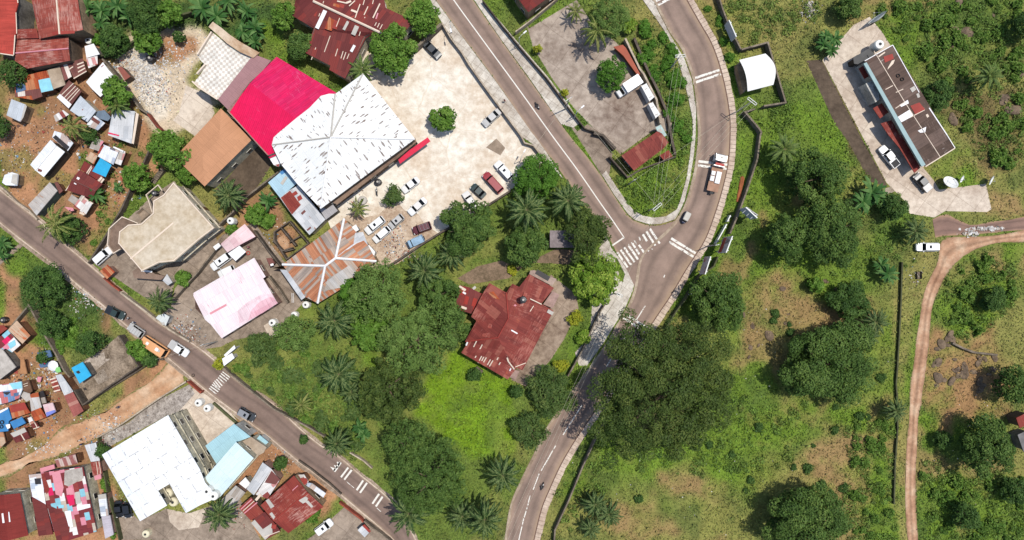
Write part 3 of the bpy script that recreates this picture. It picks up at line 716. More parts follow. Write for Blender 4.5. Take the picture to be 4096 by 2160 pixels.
def make_facets(outline, h, kind, rise, axis=None):
    p = pts(outline, h)
    if kind == 'flat': return [p], p
    if kind == 'shed':
        # lean: the edge first listed is the high one
        a, b = p[0], p[1]; n = Vector((-(b - a).y, (b - a).x, 0)).normalized()
        ds = [(q - a).dot(n) for q in p]
        if min(ds) < -1e-3 and abs(min(ds)) > max(ds): ds = [-d for d in ds]
        m = max(max(ds), .1)
        q = [Vector((v.x, v.y, h + rise * (1 - max(0, d) / m))) for v, d in zip(p, ds)]
        return [q], q
    a, b, c, d = p
    if axis is None: axis = 0 if (a - b).length + (c - d).length >= (b - c).length + (d - a).length else 1
    if axis == 1: a, b, c, d = b, c, d, a
    m1 = (b + c) / 2; m2 = (d + a) / 2           # ridge runs along ab
    if kind == 'hip':
        w = ((b - c).length + (d - a).length) / 4; u = (m1 - m2).normalized(); k = min(w, (m1 - m2).length * .45)
        m1 = m1 - u * k; m2 = m2 + u * k
    m1 = Vector((m1.x, m1.y, h + rise)); m2 = Vector((m2.x, m2.y, h + rise))
    f = [[a, b, m1, m2], [c, d, m2, m1]]
    if kind == 'hip': f += [[b, c, m1], [d, a, m2]]; return f, [a, b, c, d]
    return f, [a, b, m1, c, d, m2]

def roof_mesh(name, facets, mat, root, thick=.08, dz=0.0):
    mb = MB(); ed = {}
    up = Vector((0, 0, dz))
    for f in facets:
        f = [v + up for v in f]
        n = Vector((0, 0, 0))
        for i in range(len(f)):
            p, q = f[i], f[(i + 1) % len(f)]
            n += Vector(((p.y - q.y) * (p.z + q.z), (p.z - q.z) * (p.x + q.x), (p.x - q.x) * (p.y + q.y)))
        if n.z < 0: f = f[::-1]; n = -n
        n.normalize(); d = Vector((n.x, n.y, 0))
        if d.length < .02:
            e = max(((f[(i + 1) % len(f)] - f[i]) for i in range(len(f))), key=lambda v: v.length); d = Vector((-e.y, e.x, 0))
        d.normalize(); u = Vector((-d.y, d.x, 0))
        tri = polyfill(f)
        for t in tri:
            vs = facing([f[i] for i in t])
            mb.face(vs, [(v.dot(u) + 300, v.dot(d) + 300) for v in vs])
            mb.face([v - Vector((0, 0, thick)) for v in vs[::-1]], [(v.dot(u), v.dot(d)) for v in vs[::-1]])
        for i in range(len(f)):
            a, b = f[i], f[(i + 1) % len(f)]
            k = tuple(sorted([(round(a.x, 2), round(a.y, 2)), (round(b.x, 2), round(b.y, 2))]))
            ed.setdefault(k, []).append((a, b))
    for k, l in ed.items():
        if len(l) == 1:
            a, b = l[0]; t = Vector((0, 0, thick))
            mb.face([a - t, b - t, b, a], [(a.x, a.y)] * 4)
    return mb.build(name, mat, root, root.location)

NB = [0]
def house(label, outline, h, mat, kind='shed', rise=.4, wall='mud', name='shack', cat='shack', group=None, ins=.25, axis=None,
          patches=(), ridge=None, facets=None, walls=True, windows=0, door=False, storeys=1, wallout=None, ridges=(), rw=.28):
    if facets:
        fs = [pts(f, h) for f in facets]; out = pts(outline, h)
    else:
        fs, out = make_facets(outline, h, kind, rise, axis)
    flat = [Vector((v.x, v.y, 0)) for v in out]
    c = sum(flat, Vector((0, 0, 0))) / len(flat)
    root = thing(name, label, cat, c, 0, group)
    occupy([(v.x, v.y) for v in flat])
    NB[0] += 1
    def zf(x, y):
        best = None
        for f in fs:
            if inside([(v.x, v.y) for v in f], x, y): return plane_z(f, x, y)
        return min((min((Vector((x, y, 0)) - Vector((v.x, v.y, 0))).length for v in f), plane_z(f, x, y)) for f in fs)[1]
    roof_mesh('roof', fs, mat, root, .10 if kind != 'flat' else .25)
    wm = M_WALL[wall]
    if walls:
        wp = inset(flat if wallout is None else [Vector((v.x, v.y, 0)) for v in pts(wallout, h)], ins)
        zt = [max(.6, zf(v.x, v.y) - .09) for v in wp]
        mb = MB(); mb.prism(wp, 0, zt, top=False); mb.build('wall', wm, root, c)
        if windows:
            n = len(wp); A = sum(wp[i].x * wp[(i + 1) % n].y - wp[(i + 1) % n].x * wp[i].y for i in range(n))
            cnt = 0; dd = door
            for i in range(n):
                a, b = wp[i], wp[(i + 1) % n]
                if A < 0: a, b = b, a
                e = b - a; L = e.length
                if L < 2.2: continue
                t = e.normalized(); nr = Vector((t.y, -t.x, 0)); mid = (a + b) / 2
                if nr.dot(-mid) < 0: continue
                k = max(1, int(L / windows)); ang = math.atan2(t.y, t.x)
                for st in range(storeys):
                    z0 = 1.0 + st * 3.0
                    if z0 + 1.3 > h: break
                    for q in range(k):
                        p = a + t * (L * (q + .5) / k)
                        if dd and st == 0 and q == k // 2:
                            m2 = MB(); o2 = p + nr * .03; m2.box((o2.x, o2.y, 1.03), (.95, .08, 2.06), ang); m2.build('door', M_WOOD, root, c); dd = False; continue
                        m2 = MB(); o2 = p + nr * .035; m2.box((o2.x, o2.y, z0 + .6), (1.34, .09, 1.24), ang)
                        w_ = m2.build('window', M_FRAME, root, c)
                        m3 = MB(); o3 = p + nr * .07; m3.box((o3.x, o3.y, z0 + .6), (1.12, .06, 1.02), ang); m3.build('pane', M_GLASS, w_, (0, 0, 0) if False else c)
                        cnt += 1
    if storeys > 1 and windows:
        mb = MB(); n = len(wp)
        for z in [3.0 * s_ + .02 for s_ in range(1, storeys)]:
            if z > h - .8: continue
            for i in range(n):
                a, b = wp[i], wp[(i + 1) % n]
                if (b - a).length > 1: mb.box(((a.x + b.x) / 2, (a.y + b.y) / 2, z), ((b - a).length + .3, .42, .16), math.atan2((b - a).y, (b - a).x))
        mb.build('ledge', wm, root, c)
    i = 0
    def lift(q, dz):
        z = h
        for _ in range(3):
            v = P(q[0], q[1], z); z = zf(v.x, v.y) + dz
        return P(q[0], q[1], z)
    for pt in patches:
        i += 1; r = raw(pt[0]); nm = pt[3] if len(pt) > 3 else 'roof_sheet'
        if len(r) == 2:
            w = (pt[2] if len(pt) > 2 and pt[2] else 4) / 2; dx, dy = r[1][0] - r[0][0], r[1][1] - r[0][1]; L = math.hypot(dx, dy) + 1e-6
            ox, oy = -dy / L * w, dx / L * w
            r = [(r[0][0] + ox, r[0][1] + oy), (r[1][0] + ox, r[1][1] + oy), (r[1][0] - ox, r[1][1] - oy), (r[0][0] - ox, r[0][1] - oy)]
        roof_mesh(nm, [[lift(q, .035 + .012 * (i % 5)) for q in r]], pt[1], root, .03)
    for rg in ridges:
        p = pts(rg[0] if isinstance(rg, tuple) else rg, h); mb = MB()
        mb.tube([v + Vector((0, 0, .06)) for v in p], rw / 2, 6); mb.build('ridge_cap', rg[1] if isinstance(rg, tuple) else T_CREAM, root, c)
    if ridge and kind in ('gable', 'hip'):
        f = fs[0]; mb = MB(); mb.tube([f[2] + Vector((0, 0, .05)), f[3] + Vector((0, 0, .05))], rw / 2, 6); mb.build('ridge_cap', ridge, root, c)
    root['_h'] = h
    return root, zf

GU = 'tin roofed buildings of the upper left settlement'
GS = 'tin shacks of the upper left settlement'
GL = 'tin shacks of the lower left settlement'
GB = 'houses along the lower road'
# ---- upper left
house('bright red tin roofed house at the left edge of the photo beside a narrow alley', '00 -90,-90 175,-60 182,30 155,130 167,340 150,350 135,555 0,535 -90,520', 6, R_RED, 'flat', wall='grey', name='tin_roof_house', cat='house', group=GU,
      patches=[('00 172,-40 180,28', T_CREAM, 4), ('00 160,125 168,338', T_CREAM, 3), ('00 150,352 137,550', T_CREAM, 4), ('00 0,537 135,557', T_CREAM, 4)])
house('faded red gabled house in the top left with a white ridge line', '00 300,-90 565,-90 770,-90 800,120 835,300 600,345 395,390 380,300', 6, R_RED2, wall='tan', name='tin_roof_house', cat='house', group=GU,
      facets=['00 300,-90 562,-90,6.9 600,345,6.9 395,390 380,300', '00 562,-90,6.9 770,-90 800,120 835,300 600,345,6.9'], ridges=['00 562,-90,6.9 600,345,6.9'], rw=.35,
      patches=[('00 520,322 595,312 600,342 530,352', T_RED), ('00 605,312 750,308 752,335 610,345', T_RED)])
house('long faded red gabled house with a pale scraped ridge below the top left house', '00 155,390 395,385 688,370 705,610 270,690 148,610', 5, R_RED2, wall='brown', name='tin_roof_house', cat='house', group=GU,
      facets=['00 155,390 395,385 688,370 690,488,5.8 160,535,5.8', '00 160,535,5.8 690,488,5.8 705,610 270,690 148,610'], ridges=[('00 160,535,5.8 690,488,5.8', T_PINK)], rw=.3)
house('small plain dark red lean-to between two faded red houses in the top left', '00 182,300 378,292 390,383 168,388', 5.6, R_RED3, 'shed', .3, 'brown', name='tin_roof_house', cat='annexe', group=GU)
house('shack with an orange rust roof and two blue tarps below the red houses', '00 150,830 270,757 470,705 503,785 535,905 410,935 330,1005 150,975', 2.6, R_RUSTO, 'flat', wall='mud', group=GS,
      patches=[('00 158,842 250,830 262,905 160,938', T_NAVY, 0, 'tarp'), ('00 385,805 500,782 537,905 410,932', T_LBLUE, 0, 'tarp'), ('00 150,935 300,905 315,960 150,975', R_PAT), ('00 300,905 405,890 425,970 330,1003', R_PAT)])
house('shack with a plain beige flat roof next to the orange rust roof', '00 475,706 600,668 657,855 537,897', 2.9, R_FLATB, 'flat', wall='mud', group=GS)
house('small shack with grey and maroon banded sheets beside the beige flat roof', '00 612,660 680,638 722,770 650,812', 2.7, R_PAT, 'shed', .2, 'mud', group=GS)
house('brown roofed shack with five white ribs under the long red house', '00 683,640 840,590 873,715 745,797', 2.8, R_BRN2, 'shed', .3, 'mud', group=GS,
      patches=[('00 775,650 840,625', T_CREAM, 5), ('00 780,685 848,655', T_CREAM, 5), ('00 785,725 855,685', T_CREAM, 5), ('00 740,790 870,715', T_CREAM, 4), ('00 690,700 735,670', T_CREAM, 4)])
house('white roofed shack beside the hedge at the end of a narrow yard', '00 860,470 950,443 1003,545 870,582', 3, T_WHITE, 'shed', .3, 'grey', group=GS)
house('low shack of brown and grey sheets just below the white hedge side shack', '00 872,592 985,562 985,650 890,687', 2.6, R_SCRAP, 'shed', .2, 'mud', group=GS)
house('long gleaming white gabled shack partly under the round tree', '00 1035,625 1180,800 1010,975 865,825', 3.2, T_WHITE, 'gable', .5, 'cream', group=GS,
      patches=[('00 1040,650 1185,815 1160,830 1015,672', R_SCRAP)])
house('brown roofed shack with thin white ribs and a white lower edge', '00 705,810 830,925 690,1092 568,978', 2.8, R_BRN2, 'shed', .4, 'mud', group=GS,
      patches=[('00 603,945 720,1050 690,1090 570,978', T_WHITE), ('00 738,838 618,955', T_CREAM, 3), ('00 760,865 645,985', T_CREAM, 3), ('00 785,885 670,1005', T_CREAM, 3), ('00 800,900 695,1020', T_CREAM, 3)])
house('plain pale grey-blue roofed shack in the middle of the earth yard', '00 820,968 977,1120 880,1228 703,1110', 3, R_ZINC, 'shed', .35, 'cream', group=GS)
house('small dark blue-grey shack between two pale roofs', '00 978,1118 1052,1108 1118,1180 1082,1217 958,1182', 2.5, R_SLATE, 'flat', wall='mud', group=GS)
house('ragged shack of white scraps over brown sheets beside the small coconut palm', '00 960,1165 1062,1240 985,1312 870,1262 905,1192', 2.5, R_SCRAPW, 'shed', .2, 'mud', group=GS, patches=[('00 925,1190 1000,1240', T_BROWN, 14)])
house('grey corrugated shack with a strip of tan wall near the dump wall', '00 1145,1105 1365,1122 1322,1445 1087,1360', 3.2, R_GREYP, 'shed', .3, 'tan', group=GS,
      patches=[('00 1090,1330 1200,1358 1195,1370 1088,1345', T_MAG), ('00 1368,1130 1395,1150 1345,1450 1325,1440', T_CREAM)])
house('lone pale zinc roofed shack with torn edge near the left border', '00 125,1000 272,1057 207,1228 65,1160', 2.9, R_ZINC, 'shed', .3, 'tan', group=GS,
      patches=[('00 250,1045 270,1070 235,1180 205,1225', T_GREY)])
house('long white gabled shed standing alone on the red earth', '01 508,48 652,170 440,422 303,298', 3.2, metal('roof_white_long', [(1, C(244, 246, 246))], sheet=(1, 3), var=.06), 'gable', .45, 'dark', group=GS, ridge=T_WHITE,
      patches=[('01 385,335 425,352 415,375 378,362', T_BROWN)])
house('ragged brown and white shack joined to the top of the long white shed', '01 555,-40 655,-10 742,82 682,160 620,110 528,25', 2.7, R_SCRAPW, 'shed', .25, 'mud', group=GS, patches=[('01 530,25 560,0 700,120 672,155', T_BLACK)])
house('tiny patched white shack near the left edge above the road', '01 20,478 45,402 115,375 182,392 170,510 60,505', 2.4, R_SCRAPW, 'flat', wall='tan', group=GS, patches=[('01 125,395 180,395 168,505 110,480', T_GREY)])
# container
r_, z_ = house('long beige container shed with a dark teal side beside the road', '01 500,475 577,560 367,810 283,702', 2.7, R_GREY, 'flat', wall='teal', name='container_shed', cat='shed', ins=.02)
house('long patchwork shack of white and grey scraps beside a bright blue tarp', '01 1050,98 1205,160 1140,300 985,215', 2.9, R_SCRAPW, 'shed', .3, 'mud', group=GS, patches=[('01 1010,120 1050,100 1000,190 980,185', T_RED), ('01 1140,120 1240,165', T_WHITE, 6)])
house('grey shack roof with a pinkish fringe above the patchwork shack', '01 950,28 1042,58 992,162 898,132', 2.7, R_GREY, 'shed', .2, 'mud', group=GS, patches=[('01 1015,60 1045,65 1015,110 1000,105', T_PINK)])
house('tan sheet shack left of the bright blue tarp', '01 915,168 988,212 942,295 858,240', 2.6, R_RUSTT, 'shed', .2, 'mud', group=GS)
house('maroon shack roof half covered by a bright blue tarp', '01 858,262 1065,385 1012,472 805,345', 2.7, R_MAR, 'shed', .3, 'mud', group=GS,
      patches=[('01 1010,230 1122,300 1062,424 928,365', T_BLUE, 0, 'tarp'), ('01 870,385 920,310', T_CREAM, 4), ('01 885,395 925,325', T_CREAM, 3), ('01 985,470 1025,425', T_CREAM, 9), ('01 1015,480 1045,440', T_CREAM, 7)])
house('plain brown-red gabled shack with one white skylight sheet', '01 800,348 1033,492 925,640 672,555', 3, R_MAR, 'gable', .5, 'mud', group=GS, patches=[('01 780,420 803,432 765,500 742,488', T_WHITE), ('01 660,560 800,350', T_CREAM, 3)], ridge=T_BROWN)
house('narrow shack of pale scraps beside the patchwork shack', '01 1212,150 1272,168 1215,305 1150,282', 2.6, R_SCRAP, 'shed', .2, 'mud', group=GS)
house('grey slab shack at the foot of the brown-red gabled shack', '01 722,598 802,655 765,712 682,655', 2.5, R_FLATG, 'flat', wall='mud', group=GS)
house('low red and grey patched shack with white frames near the banana plants', '01 832,602 938,690 862,802 738,720', 2.6, R_SCRAP, 'shed', .3, 'mud', group=GS,
      patches=[('01 850,640 935,690', T_CREAM, 5), ('01 815,660 850,610', T_CREAM, 4), ('01 800,780 850,800', T_CREAM, 8)])
house('pinkish scrap lean-to left of the pale grey-blue roof', '00 545,1165 640,1108 695,1152 562,1228', 2.4, R_SCRAP, 'shed', .2, 'mud', group=GS)
house('dark brown lean-to at the upper end of the long beige container shed', '01 545,478 575,470 632,560 598,592', 2.2, R_BRN2, 'flat', wall='mud', group=GS)
house('tiny pink plank shelter below the grey slab shack', '01 648,722 735,733 742,762 700,768', 1.8, T_PINK, 'flat', wall='mud', group=GS)
house('tan plank walkway roof between the slab house and the navy stalls', '02 205,905 240,895 272,1045 205,1040', 1.6, plain('plank_tan', C(178, 130, 92), .9, .1, .2), 'flat', wall='mud', group=GL)
house('small pink table board in the earth yard above the crowded lower cluster', '02 378,1072 418,1078 402,1132 374,1124', 1.0, T_PINK, 'flat', wall='mud', name='stall', cat='stall', walls=False)
house('weathered brown shack roof between the ragged tarp roof and the streaked roof', 'sm 470,330 600,375 605,500 530,540 420,430', 2.3, R_GREY, 'flat', wall='mud', group=GL)
house('bright orange rusted sheet roof of a roadside kiosk', '02 1010,10 1085,-55 1155,20 1075,92', 2.4, R_RUSTO, 'shed', .2, 'rose', name='kiosk', cat='kiosk')
# ---- flat roofed villa
root, zf = house('cream flat roofed concrete villa with a stepped outline and parapet', '01 1750,475 2160,935 2010,1050 1755,1272 1600,1288 1430,1372 1190,1090 1200,970 1290,900 1420,890 1538,785 1545,660 1642,603', 7, R_FLAT, 'flat', wall='cream', name='flat_roof_house', cat='house', ins=.35, windows=3.4, storeys=2, door=True)
def parapet(root, outline, z, hgt, w, mat, closed=True, name='parapet'):
    p = pts(outline, z); p = [Vector((q.x, q.y, 0)) for q in p]
    if closed: p = p + [p[0]]
    mb = MB()
    for a, b in zip(p[:-1], p[1:]):
        d = b - a
        if d.length < .05: continue
        mb.box(((a.x + b.x) / 2, (a.y + b.y) / 2, z + hgt / 2 + rnd.uniform(-.008, .008)), (d.length + w * .98, w, hgt), math.atan2(d.y, d.x))
    return mb.build(name, mat, root, root.location)
parapet(root, '01 1750,485 2150,935 2005,1042 1752,1262 1598,1278 1432,1362 1200,1088 1210,975 1295,908 1425,898 1546,790 1553,665 1650,608', 7.0, .22, .22, T_CREAM)
roof_mesh('terrace', [pts('01 1240,825 1395,885 1285,900 1200,970 1190,1090 1222,1150 1152,1190 1092,1108 1108,945', 3.4)], R_TERR, root, .3)
parapet(root, '01 1395,888 1240,825 1108,945 1092,1108 1152,1190 1215,1152', 3.4, .5, .18, T_CREAM, False, 'terrace_wall')
parapet(root, '01 1540,775 1505,660 1480,605 1600,505 1640,560', 3.4, .5, .16, T_CREAM, False, 'terrace_wall')
mb = MB(); q = pts('01 1365,790 1428,732 1500,795 1412,872', 1.5); mb.prism([Vector((v.x, v.y, 0)) for v in q], 0, 1.4, top=False); mb.build('light_well', T_CREAM, root, root.location)
mb = MB(); q = pts('01 1745,885 1315,1245', 7.0)
d = q[1] - q[0]; mb.box(((q[0].x + q[1].x) / 2, (q[0].y + q[1].y) / 2, 7.05), (d.length, .35, .1), math.atan2(d.y, d.x)); mb.build('roof_curb', T_CREAM, root, root.location)
house('small dark porch roof with white edges below the flat roofed villa', '02 1330,15 1420,-50 1560,40 1660,60 1620,100 1350,82', 3.0, R_TERR, 'flat', wall='brown', name='porch', cat='porch',
      patches=[('02 1420,5 1530,18', T_WHITE, 7)])
house('grey lean-to beside the lower wall of the villa yard', '02 1640,105 1685,40 1735,125 1690,155', 2.6, R_GREYP, 'shed', .2, 'cream', name='lean_to', cat='shed')
# ---- tan roof, mauve roof, magenta roof, tiled terrace
house('large plain orange-tan hipped roof house left of the magenta roof', '01 1757,225 2222,-268 2530,50 2058,517', 5.6, R_TAN, 'hip', .9, 'beige', name='hip_roof_house', cat='house', windows=3.5)
house('dusty mauve roofed building strip between the tiled terrace and magenta roof', '10 540,545 715,610 290,1112 180,1000', 6.0, R_MAUVE, 'flat', wall='cream', name='mauve_roof_building', cat='building')
house('bright magenta gabled roof building beside the big white roof', '10 770,575 1380,945 1150,1400 700,1590 285,1130 500,838', 6.4, R_MAG, wall='cream', name='magenta_roof_building', cat='building',
      facets=['10 770,570 1400,950 1200,1370 960,1192,7.3 503,836,7.3'], patches=())
root = [o for o in bpy.data.objects if o.get('label', '').startswith('bright magenta')][0]
for ch in root.children:
    if ch.name.startswith('roof'): ch.data.materials[0] = R_MAG2
roof_mesh('roof', [pts('10 503,836,7.3 960,1192,7.3 1200,1370,6.4 700,1592,6.4 285,1130,6.4')], R_MAG, root, .1)
root, zf = house('cream building with a chequered tile roof terrace and curved edge', '10 130,330 260,435 400,525 545,560 520,612 182,1000 0,880 -60,830 10,742 60,660 0,600 -30,540', 5.4, None, 'flat', wall='cream', name='terrace_building', cat='building')
g = G('terrace_tiles', .6, .3); ps = g.pos()
ck = g.n('TexChecker', {'Vector': g.n('Mapping', {0: ps, 2: (0, 0, 0.1)}), 'Color1': C(255, 250, 238), 'Color2': C(224, 212, 198), 'Scale': 1.7})
bb = g.n('TexBrick', {'Vector': g.n('Mapping', {0: ps, 2: (0, 0, 0.1)}), 'Color1': (1, 1, 1, 1), 'Color2': (.8, .8, .8, 1), 'Scale': 1.0, 'Mortar Size': .02, 'Mortar': (.8, .78, .75, 1), 'Brick Width': .59, 'Row Height': .59}, offset=0.0)
g.col(g.mix(1.0, g.mix(1.0, ck, bb, 'MULTIPLY'), g.ramp(g.noise(ps, .5, 4), [(.3, .85), (.7, 1.1)]), 'MULTIPLY')); M_TILE = g.m
for ch in root.children:
    if ch.name.startswith('roof'): ch.data.materials[0] = M_TILE
M_BAND = concrete('parapet_band', C(222, 202, 176), C(186, 150, 116), .5, fine=.06)
roof_mesh('parapet_band', [pts('10 128,218 210,275 300,350 420,430 600,530 535,582 400,522 270,435 190,360 85,270', 6.3)], M_BAND, root, .5)
parapet(root, '10 125,335 -10,550', 5.4, .7, .3, T_CREAM, False)
parapet(root, '10 -60,830 0,885 182,1003', 5.4, .7, .3, T_CREAM, False)
parapet(root, '10 60,660 -15,745', 5.4, .7, .3, T_CREAM, False)
# ---- big white hip roof
house('huge white hipped roof building with brown flaking paint', '10 1640,740 21 150,40 11 1215,742 985,500 812,290 722,100 760,0 10 880,1262 960,1195 1100,1085 1215,965 1300,942 1380,950', 8.2, R_WHITE, wall='brown', name='white_roof_building', cat='building', windows=4.0, storeys=2,
      facets=['a 1323,549,10.6 10 1360,945,8.3 1640,740', 'a 1323,549,10.6 10 1640,740 21 150,40', 'a 1323,549,10.6 21 150,40 11 1215,742', 'a 1323,549,10.6 11 1215,742 985,500 812,290 722,100',
              'a 1323,549,10.6 11 722,100 740,25 10 785,1340 880,1262', 'a 1323,549,10.6 10 880,1262 960,1195 1100,1085 1215,965 1300,942 1360,945,8.3'],
      ridges=[('a 1323,549,10.65 1283,834,8.25', T_WHITE), ('a 1323,549,10.65 10 1640,742,8.25', T_GREY), ('a 1323,549,10.65 10 1360,945,8.35', T_GREY), ('a 1323,549,10.65 21 150,42,8.25', T_WHITE), ('a 1323,549,10.65 1090,579,8.25', T_GREY)], rw=.3)
house('long tan canopy slab under the lower eave of the huge white roof', '11 1310,665 2040,95 21 155,30 165,75 11 2012,215 1380,700', 5.2, concrete('canopy', C(150, 124, 104), C(120, 96, 80), .4, fine=.05), 'shed', .4, 'brown', name='canopy', cat='canopy', walls=False)
house('white parapet lump with a red corner joining the magenta and white roofs', '11 700,235 770,200 815,260 790,320 740,300', 6.0, T_WHITE, 'flat', wall='white', name='roof_block', cat='block', patches=[('11 755,300 800,290 790,320', T_RED)])
house('bright red awning strip along the parking side of the white building', '21 280,25 308,65 60,245 0,290 -20,245 100,150', 3.0, plain('awning_red', C(226, 36, 74)), 'shed', .3, 'white', name='awning', cat='awning', walls=False)
house('small light blue roof annexe below the huge white roof', '11 690,480 862,335 987,475 805,632', 4.4, metal('roof_blue_annexe', [(1, C(182, 214, 228))], sheet=(1.2, 3), var=.06, blot=.2), 'shed', .3, 'white', name='annexe', cat='annexe', patches=[('11 800,375 862,335 885,358 822,400', T_DBLUE), ('11 870,420 820,495', T_GREY, 12)])
house('grey annexe roof with dark red rusted sheets below the white building', '11 960,528 990,505 1262,850 1102,1006 925,798 810,632 905,556', 4.0, R_GREYP, 'shed', .4, 'beige', name='annexe', cat='annexe',
      patches=[('11 812,632 905,560 1015,702 925,800', R_RED3), ('11 920,590 965,560 985,590 945,615', T_RED), ('11 975,625 1010,600 1032,640 990,668', T_RED), ('11 1015,785 1050,752 1065,770 1028,805', T_BROWN), ('11 1070,955 1110,920 1120,935 1085,965', T_BROWN), ('11 985,665 1015,640', T_CREAM, 4)])
house('narrow grey roof wedge at the lower corner of the white building', '11 1200,745 1330,690 1385,762 1265,852', 3.8, metal('roof_wedge', [(1, C(176, 172, 172))], var=.1), 'flat', wall='grey', name='lean_to', cat='annexe')
# ---- rusty hip roof
house('rust streaked hipped roof house with white ridge caps', '11 1450,840 1560,965 1690,1110 1775,1270 12 1580,30 1450,172 1185,335 1020,302 810,0 11 700,1340 828,1302', 4.6, R_RUST, wall='tan', name='hip_roof_house', cat='house', windows=3.5,
      facets=['11 1450,840 1365,1238,6.6 1260,1316,6.6 828,1302', '11 1450,840 1560,965 1690,1110 1775,1270 1365,1238,6.6', '11 1775,1270 12 1580,30 1450,172 1185,335 11 1260,1316,6.6 1365,1238,6.6', '11 1260,1316,6.6 12 1185,335 1060,272 11 828,1302'],
      ridges=[('11 1450,842,4.7 1365,1238,6.65', T_WHITE), ('11 1365,1238,6.65 1260,1316,6.65', T_WHITE), ('11 1365,1238,6.65 1775,1270,4.7', T_WHITE), ('11 1260,1316,6.65 830,1302,4.7', T_WHITE), ('11 1260,1316,6.65 12 1185,333,4.7', T_WHITE)], rw=.55,
      patches=[('12 805,-5 872,0 1062,272 1020,302', R_GREYP), ('11 1560,985 1640,975 1690,1105 1540,1125', R_GREYP), ('11 1365,1232 1520,1110 1640,1045 1420,1200', R_GREYP), ('12 1280,95 1520,-60 1575,20 1450,170 1250,210', R_GREY), ('12 1180,60 1240,-10 1290,90 1240,140', R_RUSTO)])
house('long white tank shelter at the right eave of the rusty hipped roof', '11 1672,1120 1700,1105 1762,1175 1755,1208 1735,1215', 3.4, T_WHITE, 'flat', wall='white', name='shelter', cat='shelter')
house('small white box roof at the upper right eave of the rusty hipped roof', '11 1528,925 1568,900 1598,955 1556,980', 3.4, T_WHITE, 'flat', wall='white', name='shelter', cat='shelter')
# ---- pink roofs
house('large pale pink roof house with a faded darker lower corner', '02 1945,260 2012,220 11 545,1235 12 660,68 615,95 785,335 218,687 105,545 50,500 -60,395', 4.0, R_PINK, wall='rose', name='pink_roof_house', cat='house', windows=4,
      facets=['02 1945,260 12 -65,230,4.0 11 545,1235 12 660,68 635,85 780,335 218,687 105,545 50,500'],
      patches=[('12 100,440 265,350', T_PINK, 8), ('12 380,410 470,330 610,250 720,235 782,334 600,445 400,560', metal('roof_pink_mid', [(2, C(246, 218, 222)), (1, C(244, 210, 216))], sheet=(1, 2.4), var=.12)), ('12 520,400 600,320 700,270 740,280 780,335 640,425 480,515', metal('roof_pink_deep', [(2, C(238, 190, 198)), (1, C(234, 178, 188))], sheet=(1, 2.4), var=.12))])
house('small two part pink roof above the parked white car', '11 450,895 558,1022 275,1182 208,1097', 3.2, R_PINK2, 'gable', .4, 'rose', name='pink_roof_shed', cat='shed', axis=0)
house('small white square canopy at the corner of the small pink roof', '11 285,1192 400,1113 463,1175 358,1268', 3.0, T_WHITE, 'shed', .2, 'white', name='canopy', cat='canopy', walls=False)
house('tiny white hut with open side left of the small pink roof', '11 130,1125 185,1085 210,1115 158,1160', 2.4, T_WHITE, 'flat', wall='white', name='hut', cat='hut')
house('small brown tin shed with a white corner in the pink house yard', '11 665,1240 720,1235 752,1290 705,1325', 2.3, R_BRN2, 'flat', wall='brown', name='shed', cat='shed', patches=[('11 705,1300 735,1290 742,1310 712,1320', T_WHITE)])
house('white gatehouse roof in two steps beside the crosswalk', '12 222,892 320,835 347,885 240,967', 2.8, T_WHITE, 'flat', wall='white', name='gatehouse', cat='gatehouse')
house('narrow white gate beam roof behind the gatehouse', '12 240,855 345,757 357,788 255,873', 3.2, T_WHITE, 'flat', wall='white', name='gatehouse', cat='gate')
house('white roadside kiosk with a notched roof beside the oil palm', '02 1567,485 1590,455 1650,440 1705,470 1665,560', 2.6, metal('kiosk_white', [(1, C(226, 230, 226))], var=.05), 'flat', wall='white', name='kiosk', cat='kiosk', patches=[('02 1620,530 1650,525 1660,550 1635,555', T_GREY)])
# ---- big maroon roof top
MR = [('10 1155,165 1180,60', T_RED, 10), ('10 1195,165 1245,10', T_CREAM, 3), ('10 1290,300 1380,40', R_RUSTO, 28), ('10 1350,290 1430,40', T_RED, 20), ('10 1310,360 1250,525', T_CREAM, 3), ('10 1165,478 1120,600', T_CREAM, 3),
      ('10 1385,490 1360,570', T_CREAM, 3), ('10 1440,515 1415,595', T_CREAM, 3), ('10 1468,525 1440,605', T_CREAM, 3), ('10 1500,540 1468,617', T_CREAM, 3), ('10 1555,455 1520,520', T_WHITE, 11), ('10 1490,215 1445,300', T_GREY, 11), ('10 1580,260 1540,350', T_GREY, 18),
      ('10 1260,105 1175,285', T_WHITE, 16), ('10 1405,180 1370,270', T_CREAM, 3), ('10 1660,170 1600,360', T_CREAM, 3), ('10 1610,40 1560,180', T_CREAM, 4), ('10 1520,100 1585,125', T_CREAM, 8), ('10 1690,65 1650,150', T_CREAM, 4), ('10 1810,35 1740,180', T_CREAM, 5), ('10 1560,5 1500,60', T_CREAM, 4),
      ('10 1775,225 1745,285', T_CREAM, 3), ('10 1805,232 1775,295', T_CREAM, 3), ('10 1835,245 1800,310', T_CREAM, 3), ('10 1860,260 1840,305', T_CREAM, 4), ('10 1470,30 1520,10', T_CREAM, 8), ('10 1380,10 1470,30', T_CREAM, 5), ('10 1510,170 1560,150 1530,200 1495,230', T_RED), ('10 1790,130 1770,190', T_PINK, 5), ('10 1660,-20 1640,50', T_CREAM, 3), ('10 1745,0 1735,40', T_CREAM, 3)]
